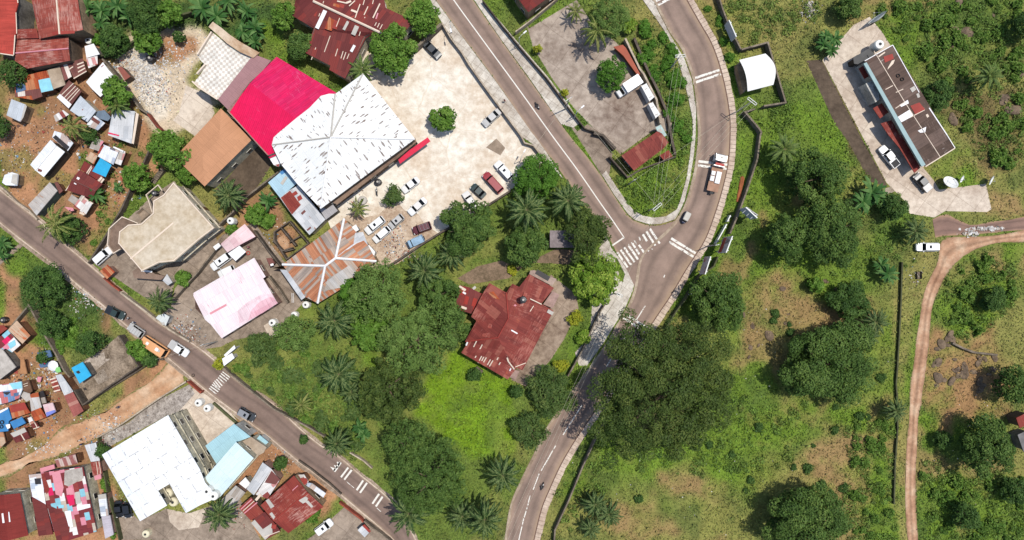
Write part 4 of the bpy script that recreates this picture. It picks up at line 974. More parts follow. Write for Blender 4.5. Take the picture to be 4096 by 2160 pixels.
house('large maroon roofed house at the top with cream repair lines', '10 975,-60 925,155 1145,285 1058,530 1312,660 1300,702 1460,790 1668,382 1700,370 1830,335 20 30,345 135,212 0,145 10 1870,80 1840,-60', 5.2, R_MAR, wall='cream', name='maroon_roof_house', cat='house', windows=3.5,
      facets=['10 975,-60 925,155 1145,285 1250,95,6.4 1050,-60,6.4', '10 1145,285 1058,530 1312,660 1300,702 1460,790 1668,382 1700,370 1830,335,6.2 1140,12,6.4', '10 1050,-60,6.4 1140,12,6.4 1830,335,6.2 20 135,212 0,145 10 1870,80 1840,-60', '10 1830,335,6.2 20 30,345 135,212'],
      patches=MR, ridges=[('10 1140,12,6.5 1830,335,6.3', T_CREAM)], rw=.55)
house('brown hipped roof house corner at the top beside the stained yard', '20 1100,-150 1175,-30 1290,122 1500,-30 1600,-110', 5.5, R_MAR, wall='tan', name='hip_roof_house', cat='house', windows=3,
      facets=['20 1100,-150 1175,-30 1290,122 1320,-20,6.6 1300,-150,6.6', '20 1290,122 1500,-30 1600,-110 1300,-150,6.6 1320,-20,6.6'], patches=[('20 1280,5 1330,-15', T_WHITE, 12)])
# ---- guard house at the junction wedge
house('rust red roofed guardhouse at the corner of the stained yard', '31 212,210 575,-35 620,-15 690,75 640,135 342,358', 3.4, R_HOUSE, 'shed', .3, 'brown', name='guardhouse', cat='guardhouse', windows=3, door=True)
house('small square red roof store beside the guardhouse', '31 598,205 690,150 732,215 642,252', 2.8, R_RED3, 'flat', wall='brown', name='store_room', cat='shed')
house('pale blue-green hut roof above the guardhouse', '30 558,1282 612,1253 672,1360 615,1395', 2.8, metal('roof_hut_green', [(1, C(186, 206, 200))], var=.06), 'flat', wall='grey', name='hut', cat='hut', patches=[('30 580,1310 610,1290 630,1320 600,1330', T_GREY)])
house('red earth coloured tin strip roof behind the two white containers', '30 135,470 230,450 260,480 405,745 380,760 235,560', 2.0, plain('clay_red', C(168, 82, 56)), 'flat', wall='mud', name='lean_to', cat='shed')
# ---- curved white shelter
q = pts('30 1405,600 1668,535 1748,850 1488,917', 4.2)
root = thing('curved_shelter', 'white curved roof shelter in a walled plot beside the main road', 'shelter', Vector((sum(v.x for v in q) / 4, sum(v.y for v in q) / 4, 0)))
occupy([(v.x, v.y) for v in q]); mb = MB(); N = 12
for i in range(N):
    t0, t1 = i / N, (i + 1) / N; z = lambda t: .9 * math.sin(math.pi * t)
    # barrel along the road: arched from top edge to bottom edge, bowed outwards
    def at(t, s):
        p = q[0].lerp(q[3], t) if s == 0 else q[1].lerp(q[2], t); d = (q[1] - q[0]).normalized()
        return Vector((p.x, p.y, 4.0)) + d * (.9 * math.sin(math.pi * t) if s else .15 * math.sin(math.pi * t) + 0.0) + Vector((0, 0, z(t)))
    vs = [at(t0, 0), at(t0, 1), at(t1, 1), at(t1, 0)]; mb.face(facing(vs)); mb.face([v - Vector((0, 0, .12)) for v in facing(vs)[::-1]])
    for s in (0, 1): mb.face([at(t0, s), at(t1, s), at(t1, s) - Vector((0, 0, .12)), at(t0, s) - Vector((0, 0, .12))])
mb.build('roof', plain('shelter_white', C(252, 250, 244), .6, .3, .03), root, root.location)
qq = [Vector((v.x, v.y, 0)) for v in pts('30 1405,610 1660,545 1735,845 1490,905', 4)]
mb = MB()
for v in inset(qq, .5): mb.box((v.x, v.y, 2.0), (.25, .25, 4.0))
mb.build('post', M_WALL['grey'], root, root.location)
mb = MB(); wp = [Vector((v.x, v.y, 0)) for v in pts('30 1372,650 1420,610 1490,880 1440,935', 2.4)]; mb.prism(wp, 0, 2.4); mb.build('counter', M_WALL['tan'], root, root.location)
# ---- long office building on the right
root, zf = house('long brown flat roofed office block with a pale teal edge and white seams', '40 650,610 935,450 1480,1358 41 1560,130 1262,320 40 1080,1358', 4.8, R_BROWN, 'flat', wall='white', name='office_block', cat='building', windows=3.6, storeys=1,
  patches=[('40 745,512 1050,1020', T_CREAM, 2.6), ('40 1050,1020 1410,1578', T_CREAM, 2.6), ('40 840,570 930,540 945,590 855,630', T_RED), ('40 1110,1065 1200,1030 1260,1100 1160,1150', T_RED), ('40 985,1175 1100,1105 1140,1165 1020,1230', T_WHITE), ('40 1000,1055 1085,1005 1095,1040 1020,1075', T_WHITE),
           ('40 1185,1315 1270,1275 1260,1330 1210,1335', T_WHITE), ('40 880,700 940,640 955,600 925,610 885,680', T_CREAM), ('40 1105,890 1150,865 1170,900 1130,930', T_GREY), ('40 1170,945 1195,935 1210,975 1185,985', T_GREY), ('40 1265,1155 1285,1145 1300,1170 1280,1185', T_CREAM),
           ('40 935,455 1200,930', T_WHITE, 3), ('40 1300,1085 1480,1358', T_WHITE, 4), ('40 1480,1358 41 1560,130', T_WHITE, 3), ('41 1262,318 1560,132', T_CREAM, 4), ('40 652,612 935,452', T_WHITE, 3), ('40 1110,1180 1255,1105', T_CREAM, 3), ('40 960,1090 1050,1030', T_CREAM, 3), ('40 860,900 935,860', T_CREAM, 3), ('40 965,930 1040,895', T_CREAM, 3), ('40 790,570 855,525', T_CREAM, 5)])
M_TEAL = plain('edge_teal', C(150, 178, 178), .6, .3, .08)
roof_mesh('edge_canopy', [pts('40 640,640 670,625 1088,1358 41 1265,300 1225,318 40 1040,1358', 4.95)], M_TEAL, root, .2)
for s, nm in (('40 592,690 645,655 700,762 652,795', 'window_awning'), ('40 735,1090 822,1038 892,1130 805,1192', 'window_awning')):
    roof_mesh(nm, [pts(s, 3.0)], R_RED3, root, .15)
roof_mesh('long_awning', [pts('40 812,1242 922,1208 1005,1358 41 1020,0 1210,330 1152,382 1000,130 890,0', 3.0)], R_RED3, root, .15)
mb = MB()
for s in ('40 660,840 770,790 800,1000 760,1030', ):
    mb.prism([Vector((v.x, v.y, 0)) for v in pts(s, 3.4)], 0, 3.4)
mb.build('service_wing', M_WALL['white'], root, root.location)
for s in ('40 980,760 20,0', '40 1020,795 20,0'):
    pass
house('dark roofed generator bay at the upper end of the office block', '40 535,580 690,488 755,545 590,648 545,640', 3.0, plain('generator_dark', C(62, 62, 62), .6, .3, .3), 'flat', wall='dark', name='generator_bay', cat='shed')
# ---- central red house
HR = [('22 1120,605 1182,640', T_WHITE, 5), ('22 1310,290 1425,345', T_CREAM, 4), ('22 1485,410 1540,440', T_GREY, 14), ('22 850,235 940,215 1005,300 870,260', R_RUSTO), ('22 1120,400 1165,350', T_PINK, 8), ('22 1345,360 1300,430', T_CREAM, 3), ('22 885,560 945,570', R_RED2, 18), ('22 770,715 740,775', T_CREAM, 4), ('22 828,750 800,805', T_CREAM, 4), ('22 915,800 888,855', T_CREAM, 4),
      ('22 958,825 930,875', T_CREAM, 4), ('22 1030,800 975,905', T_CREAM, 4), ('22 780,840 742,905', T_CREAM, 4), ('22 822,865 785,935', T_CREAM, 4), ('22 845,870 808,940', T_CREAM, 4), ('22 868,880 828,950', T_CREAM, 4), ('22 910,900 868,975', T_CREAM, 4), ('22 935,910 890,985', T_CREAM, 4), ('22 1060,820 1090,920', T_CREAM, 6), ('22 1090,920 1150,1000', T_CREAM, 5), ('22 680,725 665,760', T_WHITE, 6), ('22 1115,990 1105,1015', T_WHITE, 5),
      ('22 1160,975 1265,935', T_CREAM, 3), ('22 880,360 960,340 975,400 900,420', R_RED2), ('22 1010,930 995,955', T_CREAM, 4), ('22 830,640 910,630 905,680 820,670', R_RED2), ('22 1220,360 1265,230', R_RED2, 14)]
house('large rust red roofed house in the middle of the green plots', '22 900,130 1070,228 1130,138 1200,170 1300,42 1550,180 1422,340 1545,410 1232,1010 1172,985 1085,1102 615,832 690,722 655,720 770,510 715,470 830,240', 4.6, R_HOUSE, wall='cream', name='red_roof_house', cat='house', windows=3.5,
      facets=['22 900,130 1070,228 1090,490,6.6 985,680,6.6 655,720 770,510 715,470 830,240', '22 655,720 985,680,6.6 1060,830,6.0 1172,985 1085,1102 615,832 690,722', '22 1070,228 1130,138 1200,170 1300,42 1550,180 1422,340 1545,410 1090,490,6.6', '22 1090,490,6.6 1545,410 1232,1010 1172,985 1060,830,6.0 985,680,6.6'],
      patches=HR, ridges=[('22 1090,490,6.65 985,680,6.65', T_RED), ('22 985,680,6.65 660,720,4.65', T_RED), ('22 1070,232,4.7 1090,490,6.65', T_RED)], rw=.3)
house('patched red and grey side wing left of the central red house', '22 600,150 700,175 838,245 722,442 560,388 550,350', 3.2, R_MAR2, 'shed', .3, 'brown', name='side_wing', cat='annexe', patches=[('22 595,165 660,205', T_CREAM, 10), ('22 632,222 662,240', T_WHITE, 7), ('22 740,170 755,190', T_GREY, 14), ('22 615,370 670,390', T_CREAM, 9)])
house('grey tiled porch with a dark stair at the top of the central red house', '22 1312,5 1350,0 1575,90 1530,160 1300,40', 2.2, concrete('porch_tiles', C(186, 164, 152), C(150, 128, 118), .4), 'flat', wall='brown', name='porch', cat='porch', patches=[('22 1370,15 1500,90', T_BLACK, 20)])
house('small grey side porch on the right of the central red house', '22 1535,210 1605,250 1535,385 1440,345', 1.6, concrete('porch_slab', C(180, 150, 142), C(150, 124, 114), .4), 'flat', wall='brown', name='porch', cat='porch')
house('small grey lower porch at the bottom corner of the central red house', '22 1140,995 1205,1020 1165,1100 1102,1080', 1.2, concrete('porch_slab_low', C(190, 160, 150), C(150, 124, 114), .4), 'flat', wall='brown', name='porch', cat='porch')
house('low weathered mauve slab shed under the trees by the junction', '21 1508,960 1830,960 1850,1135 1508,1132', 3.0, concrete('slab_mauve', C(156, 144, 144), C(112, 102, 100), .5), 'flat', wall='dark', name='slab_shed', cat='shed')
# ---- lower left: white house
house('big white roofed two storey house with a beige windowed wall', '03 1690,100 2012,650 2062,780 2190,930 2012,1008 1870,1087 1705,795 1590,862 1680,1012 1408,1170 1025,500', 8.4, R_WHITE2, wall='beige', name='white_roof_house', cat='house', group=GB, windows=3.3, storeys=3,
      facets=['03 1690,100 2012,650 2062,780 2190,930 2012,1008 1870,1087 1705,795 1590,862 1680,1012 1408,1170 1025,500'])
house('pale sky blue roof wing lower and nearer the crosswalk', '13 62,405 350,185 510,320 372,372 165,592', 5.0, R_LBLUE, 'shed', .4, 'white', name='blue_roof_house', cat='house', group=GB, windows=3.5)
house('very pale blue roof block rising above the sky blue wing', '13 370,368 547,530 205,922 42,738', 7.0, R_PBLUE, 'shed', .4, 'beige', name='blue_roof_house', cat='house', group=GB, windows=3.3, storeys=2)
house('beige flat terrace block between the two pale blue roofs', '13 400,382 512,320 668,425 640,480 545,530', 4.6, R_FLATB, 'flat', wall='beige', name='terrace_block', cat='building', group=GB)
house('small light blue canopy beside the road below the parked dark car', '13 600,303 688,375 645,412 562,350', 3.0, R_LBLUE, 'flat', wall='white', name='canopy', cat='canopy')
house('light grey corrugated lean-to below the very pale blue roof', '13 365,805 462,877 300,1068 190,980', 3.0, R_GREY, 'shed', .3, 'rose', name='lean_to', cat='shed', group=GB)
house('small white square shed at the end of the grey corrugated lean-to', '13 455,728 507,790 460,842 393,790', 3.0, T_WHITE, 'flat', wall='cream', name='shed', cat='shed', group=GB)
house('pale grey gabled roof beside a patchy brown roof in the lower settlement', '13 637,572 727,640 542,908 468,845', 3.4, R_GREYP, 'shed', .4, 'rose', name='tin_roof_house', cat='house', group=GB)
house('patchy brown and cream roof leaning against the pale grey roof', '13 727,640 808,750 682,942 560,902', 3.2, R_SCRAP, 'shed', .4, 'rose', name='tin_roof_house', cat='house', group=GB, patches=[('13 650,780 720,660 805,750 760,800', T_BROWN), ('13 560,960 610,900', T_CREAM, 10)])
house('brick red gabled house with grey skylight sheets near the lower road', '13 945,710 1242,1025 890,1290 608,1010', 4.0, R_RED3, 'gable', .8, 'tan', name='tin_roof_house', cat='house', group=GB, axis=1, ridge=T_RED, windows=4,
      patches=[('13 660,962 690,942 748,1020 712,1042', T_GREY), ('13 698,1095 722,1078 772,1145 748,1162', T_GREY), ('13 990,960 1060,920 1085,935 1080,970 1035,992', T_GREY), ('13 1060,975 1090,962 1140,1020 1120,1035', T_GREY), ('13 930,860 985,810', T_PINK, 3)])
house('dark red banded roof left of the brick red gabled house', '13 400,1030 520,920 640,1080 512,1162', 3.4, R_RED3, 'shed', .4, 'brown', name='tin_roof_house', cat='house', group=GB, patches=[('13 410,1050 520,950', T_PINK, 4), ('13 430,1070 545,965', T_CREAM, 3), ('13 445,1090 575,980', T_PINK, 4)])
house('brown flat roof with a white L shaped slab at the bottom edge', '13 560,1130 650,1075 745,1185 812,1272 660,1358 513,1185', 3.2, R_MAR, 'flat', wall='brown', name='tin_roof_house', cat='house', group=GB, patches=[('13 513,1185 550,1155 632,1250 720,1190 730,1285 655,1358', T_GREY), ('13 720,1210 770,1200 760,1250 715,1240', T_RED), ('13 640,1330 800,1270', T_CREAM, 3)])
house('small red and grey roadside shack at the top of the brick red house', '13 985,705 1045,698 1092,770 1050,812', 2.8, R_SCRAP, 'flat', wall='mud', group=GB, patches=[('13 990,700 1040,700 1050,725 1010,735', T_GREY), ('13 1010,745 1060,740 1085,775 1050,808', T_RED)])
house('long narrow white patched roadside shack by the drain', '13 1080,780 1125,790 1265,890 1240,932 1130,850 1070,812', 2.6, R_SCRAPW, 'flat', wall='mud', group=GB)
house('little grey and white kiosk near the bottom edge by the drain', '13 1630,1215 1702,1285 1655,1332 1585,1258', 2.4, R_GREYP, 'flat', wall='mud', name='kiosk', cat='kiosk', patches=[('13 1632,1215 1655,1200 1720,1270 1700,1285', T_RED)])
# ---- lower left patchwork
house('long patchwork roof of pink white and maroon sheets', '03 412,682 832,622 972,1272 580,1400 470,1010 430,830', 4.0, R_SCRAPP, 'flat', wall='beige', name='patchwork_house', cat='house', group=GL, windows=4,
      patches=[('03 650,660 825,628 840,735 690,820 645,800', R_FLATG), ('03 470,1000 640,1075 700,1230 690,1380 580,1400', R_MAR), ('03 520,680 600,660 640,830 620,920 560,900', T_PINK), ('03 665,910 740,902 752,1000 700,1018', T_MAG), ('03 415,690 440,685 500,850 470,900 440,830', R_RED3), ('03 665,840 725,825 740,895 672,905', T_PINK), ('03 770,1010 905,995 910,1030 780,1065', T_WHITE), ('03 650,1070 710,1060 735,1230 690,1220', T_WHITE), ('03 750,880 800,868 815,985 765,1000', T_GREY), ('03 585,1010 640,1005 642,1035 588,1040', T_LBLUE)])
house('narrow maroon wing with a white ragged top beside the patchwork roof', '03 290,702 410,690 440,850 465,1010 532,1302 388,1318 318,930', 4.0, R_MAR, 'flat', wall='brown', name='patchwork_house', cat='house', group=GL,
      patches=[('03 290,702 410,690 440,840 445,990 320,920', R_SCRAPW), ('03 345,740 410,735 415,795 355,800', T_BLACK), ('03 350,820 430,810 460,1000 400,960', T_WHITE)])
house('plain dark red roof at the bottom left corner with a white tarp', '03 -90,905 200,888 285,1312 -90,1400', 5.0, metal('roof_dark_red', [(1, C(134, 52, 46))], rust=.1, rcol=C(170, 90, 60), var=.1), 'gable', .5, 'beige', name='tin_roof_house', cat='house', group=GL, axis=1, windows=3, patches=[('03 15,1092 92,1075 105,1175 25,1188', T_WHITE, 0, 'tarp')])
house('grey corrugated shed in a row beside the hedge of the white house', '03 855,402 970,375 1003,560 915,572', 3.0, R_GREYP, 'shed', .2, 'rose', group=GL)
house('dark red tin shed with two pale lines below the grey corrugated shed', '03 910,576 1000,565 1027,690 935,712', 3.0, R_RED3, 'flat', wall='rose', group=GL, patches=[('03 965,570 985,700', T_CREAM, 2), ('03 995,567 1015,690', T_CREAM, 2)])
house('small pink shed between the red tin shed and a bush', '03 945,715 1012,692 1018,742 955,758', 2.6, T_PINK, 'flat', wall='rose', group=GL)
house('mauve grey long shed with rags at its middle by the hedge', '03 985,905 1062,892 1090,1115 1015,1120', 2.8, R_SCRAPW, 'flat', wall='rose', group=GL, patches=[('03 985,905 1062,892 1072,940 990,950', T_GREY)])
house('pale mauve long shed at the bottom near the two dark cars', '03 1020,1122 1105,1110 1142,1305 1058,1345', 2.8, metal('roof_mauve_grey', [(1, C(196, 188, 196))], var=.08), 'flat', wall='rose', group=GL)
house('rust stained pinkish shack at the edge of the earth lane', '03 555,548 762,488 782,592 580,628', 2.8, metal('roof_pinkish_rust', [(2, C(214, 190, 180)), (1, C(170, 110, 104))], rust=.35, rcol=C(140, 80, 76), sheet=(.8, 2), var=.15), 'shed', .2, 'mud', group=GL)
house('thin pink lean-to along the top of the patchwork roof', '03 400,638 540,598 552,640 410,682', 2.8, T_PINK, 'flat', wall='mud', group=GL)
house('rusty tan shack roof with an orange stain by the ditch wall', '02 90,600 180,507 305,660 225,742', 2.8, R_RUSTT, 'shed', .3, 'mud', group=GL)
house('pink and white patched shack with a pale blue sheet at the left edge', '02 -60,730 85,602 207,755 120,830 60,790 -60,850', 2.7, R_SCRAPP, 'shed', .2, 'mud', group=GL, patches=[('02 75,745 150,700 160,755 105,795', T_LBLUE, 0, 'tarp')])
house('dark red tin roof cut by the left edge above the pink patched shack', '02 -60,560 30,555 75,590 -60,690', 3.0, R_RED3, 'flat', wall='mud', group=GL)
house('grey concrete slab roof at the left edge in the lower settlement', '02 -60,780 20,795 160,978 0,1100 -60,1110', 3.0, R_FLATG, 'flat', wall='grey', name='slab_house', cat='house', group=GL)
house('ragged white and pale blue tarp roof at the left edge', '02 -60,1165 215,1120 225,1195 190,1290 90,1330 -60,1370', 2.8, R_SCRAPB, 'flat', wall='mud', group=GL, patches=[('02 100,1150 215,1122 222,1190 130,1200', T_LBLUE, 0, 'tarp'), ('02 135,1240 190,1230 185,1265 140,1275', T_NAVY, 0, 'tarp'), ('02 20,1230 110,1225 70,1260', T_BLACK)])
house('grey navy tarp stall under a green bush in the earth yard', '02 372,830 500,805 522,870 400,910', 2.3, T_NAVY, 'flat', wall='mud', name='stall', cat='stall', walls=False)
house('lower navy tarp table with a pink cloth in the earth yard', '02 390,948 540,910 532,960 408,985', 1.8, T_NAVY, 'flat', wall='mud', name='stall', cat='stall', walls=False, patches=[('02 435,930 455,925 460,945 440,950', T_MAG)])
house('bright green tarp cover against the ditch wall', '02 545,988 605,972 615,1022 575,1035', 1.8, T_GREEN, 'shed', .3, name='stall', cat='stall', walls=False)
house('red roof with four white bands beside a long grey roof', '02 497,1098 565,1080 612,1222 555,1228', 2.7, R_RED3, 'flat', wall='mud', group=GL, patches=[('02 500,1105 560,1085', T_CREAM, 5), ('02 515,1135 575,1115', T_CREAM, 5), ('02 525,1180 590,1160', T_CREAM, 5), ('02 540,1222 605,1205', T_CREAM, 5)])
house('long pale grey roof strip beside the ruined compound', '02 562,1060 620,1045 737,1222 650,1270', 2.9, R_GREYP, 'shed', .2, 'mud', group=GL)
house('long red and cream banded roof ending at the earth lane', '02 650,1262 740,1225 03 840,60 742,125 690,0', 2.9, R_STRIPE, 'shed', .2, 'mud', group=GL)
house('dark rust roof shack in the crowded lower cluster', 'sm 195,610 490,545 610,760 250,880', 2.8, R_RUSTO, 'shed', .2, 'mud', group=GL, patches=[('sm 195,615 400,570 490,545 560,690 400,720 230,760', T_RED)])
house('streaked grey and rust roof in the crowded lower cluster', 'sm 600,395 770,340 840,650 630,735', 2.8, R_GREY, 'shed', .2, 'mud', group=GL, patches=[('sm 600,395 765,342 785,440 620,460', T_RUST)])
house('bright orange rust roof in the crowded lower cluster', 'sm 625,735 825,655 930,850 700,935', 2.7, R_RUSTO, 'shed', .2, 'mud', group=GL)
house('pinkish white square roof with a violet tarp hem', 'sm 858,598 1055,555 1120,740 940,838', 2.8, R_PINK2, 'flat', wall='mud', group=GL, patches=[('sm 920,755 1100,700 1122,742 942,838', T_VIO, 0, 'tarp')])
house('deep blue tarp roof weighted with tyres at the left edge', 'sm -150,760 160,655 235,885 170,930 160,1130 -150,1160', 2.8, T_DBLUE, 'flat', wall='mud', group=GL, patches=[('sm -20,730 150,650 160,680 0,770', T_WHITE), ('sm 110,1000 200,985 205,1060 150,1090', T_WHITE)])
house('rectangular blue tarp roof beside the deep blue tarp', 'sm 195,945 440,850 515,970 275,1085', 2.6, T_DBLUE, 'flat', wall='mud', group=GL)
house('brown shack with a long pale cream sheet in the crowded lower cluster', 'sm 200,1190 500,1060 600,1270 320,1370', 2.6, R_MAR, 'flat', wall='mud', group=GL, patches=[('sm 205,1175 490,1058 535,1140 275,1255', T_GREY), ('sm 420,1190 495,1315', T_CREAM, 4)])
house('pale wooden roof cut by the left edge below the blue tarps', 'sm -150,1150 60,1150 110,1358 0,1480 -150,1480', 2.8, R_RUSTT, 'flat', wall='mud', group=GL)
house('small cream patched lean-to beside the orange rust roof', 'sm 545,870 625,840 690,960 610,1000', 2.4, R_SCRAP, 'flat', wall='mud', group=GL)
house('open maroon frame shed with white posts and a red flag cloth', 'sm 620,1000 720,950 790,1050 670,1085', 2.2, R_MAR, 'flat', wall='mud', group=GL, patches=[('sm 690,950 745,1050', T_CREAM, 3), ('sm 670,1085 790,1045', T_CREAM, 3)])
house('black topped store frame beside the streaked rust roof', 'sm 775,340 860,310 905,430 790,460', 2.2, T_BLACK, 'flat', wall='mud', group=GL)
house('grey rag roofed lean-to under the black topped store frame', 'sm 800,465 895,445 930,560 830,580', 2.2, R_FLATG, 'flat', wall='mud', group=GL)
house('dark green edged brown plank roof behind the pale blue tarp', 'sm 440,130 580,90 650,330 590,370 450,300', 2.4, plain('plank_brown', C(112, 84, 66), .9, .1, .3), 'flat', wall='mud', group=GL, patches=[('sm 470,190 560,160', T_CREAM, 2), ('sm 480,230 560,205', T_CREAM, 2)])
house('roofless block walled ruin with a bright blue tarp over one room', '02 718,985 830,925 917,1062 800,1142', 2.8, T_BLUE, 'flat', wall='grey', name='tarp_room', cat='ruin', patches=[('02 760,1025 790,1010 810,1035 785,1045', T_BLACK)])
house('small brick red roof at the right edge beside the round tree', '43 2175,130 2300,70 2320,190 2210,232', 3.5, R_RED3, 'flat', wall='brown', name='tin_roof_house', cat='house')
house('dark grey roof corner at the right edge below the small red roof', '43 2190,300 2300,250 2320,460 2250,470', 3.0, plain('roof_dark_stone', C(120, 118, 116), .9, .1, .3), 'flat', wall='grey', name='shed', cat='shed')
house('small brick red container box standing in the dump yard', '00 1180,680 1222,668 1312,770 1255,808', 2.3, plain('box_red', C(150, 84, 70)), 'flat', wall='brown', name='container', cat='container', ins=.02)

# ---- ruins and foundations
def wall_run(label, s, h, w, mat, cat='wall', name='compound_wall', group=None, closed=False, base=None):
    p = [Vector((v.x, v.y, 0)) for v in pts(s, h)]
    if closed: p.append(p[0])
    c = p[0].copy(); mb = MB(); a = off(p, w / 2); b = off(p, -w / 2)
    # mitre
    for i in range(1, len(p) - 1):
        d0 = (p[i] - p[i - 1]).normalized(); d1 = (p[i + 1] - p[i]).normalized(); m = (d0 + d1)
        m = d0 if m.length < .2 else m.normalized()
        k = w / 2 / max(.5, m.dot(d0)); n = Vector((m.y, -m.x, 0)) * k; a[i] = p[i] + n; b[i] = p[i] - n
    for i in range(len(p) - 1):
        q = [a[i], a[i + 1], b[i + 1], b[i]]
        for u, v in ((a[i], a[i + 1]), (b[i + 1], b[i])): mb.face([(u.x, u.y, 0), (v.x, v.y, 0), (v.x, v.y, h), (u.x, u.y, h)])
        mb.face(facing([(v.x, v.y, h) for v in q])); occupy(q)
    for i in (0, len(p) - 1): mb.face([(a[i].x, a[i].y, 0), (b[i].x, b[i].y, 0), (b[i].x, b[i].y, h), (a[i].x, a[i].y, h)])
    o = mb.build(name, mat, None); o.data.transform(Matrix.Translation(-c)); o.location = c
    return tag(o, label, cat, group)
MW = concrete('wall_weathered', C(150, 136, 118), C(84, 74, 62), .6, fine=.15, scale=.5)
MWD = concrete('wall_dark', C(112, 100, 88), C(62, 54, 46), .7, fine=.15, scale=.5)
MWL = concrete('wall_pale', C(206, 190, 168), C(150, 132, 112), .5, fine=.1, scale=.5)
MWR = concrete('wall_red', C(168, 84, 64), C(120, 62, 48), .5)
MWM = concrete('wall_moss', C(96, 100, 66), C(60, 56, 42), .7)
GW = 'compound walls'
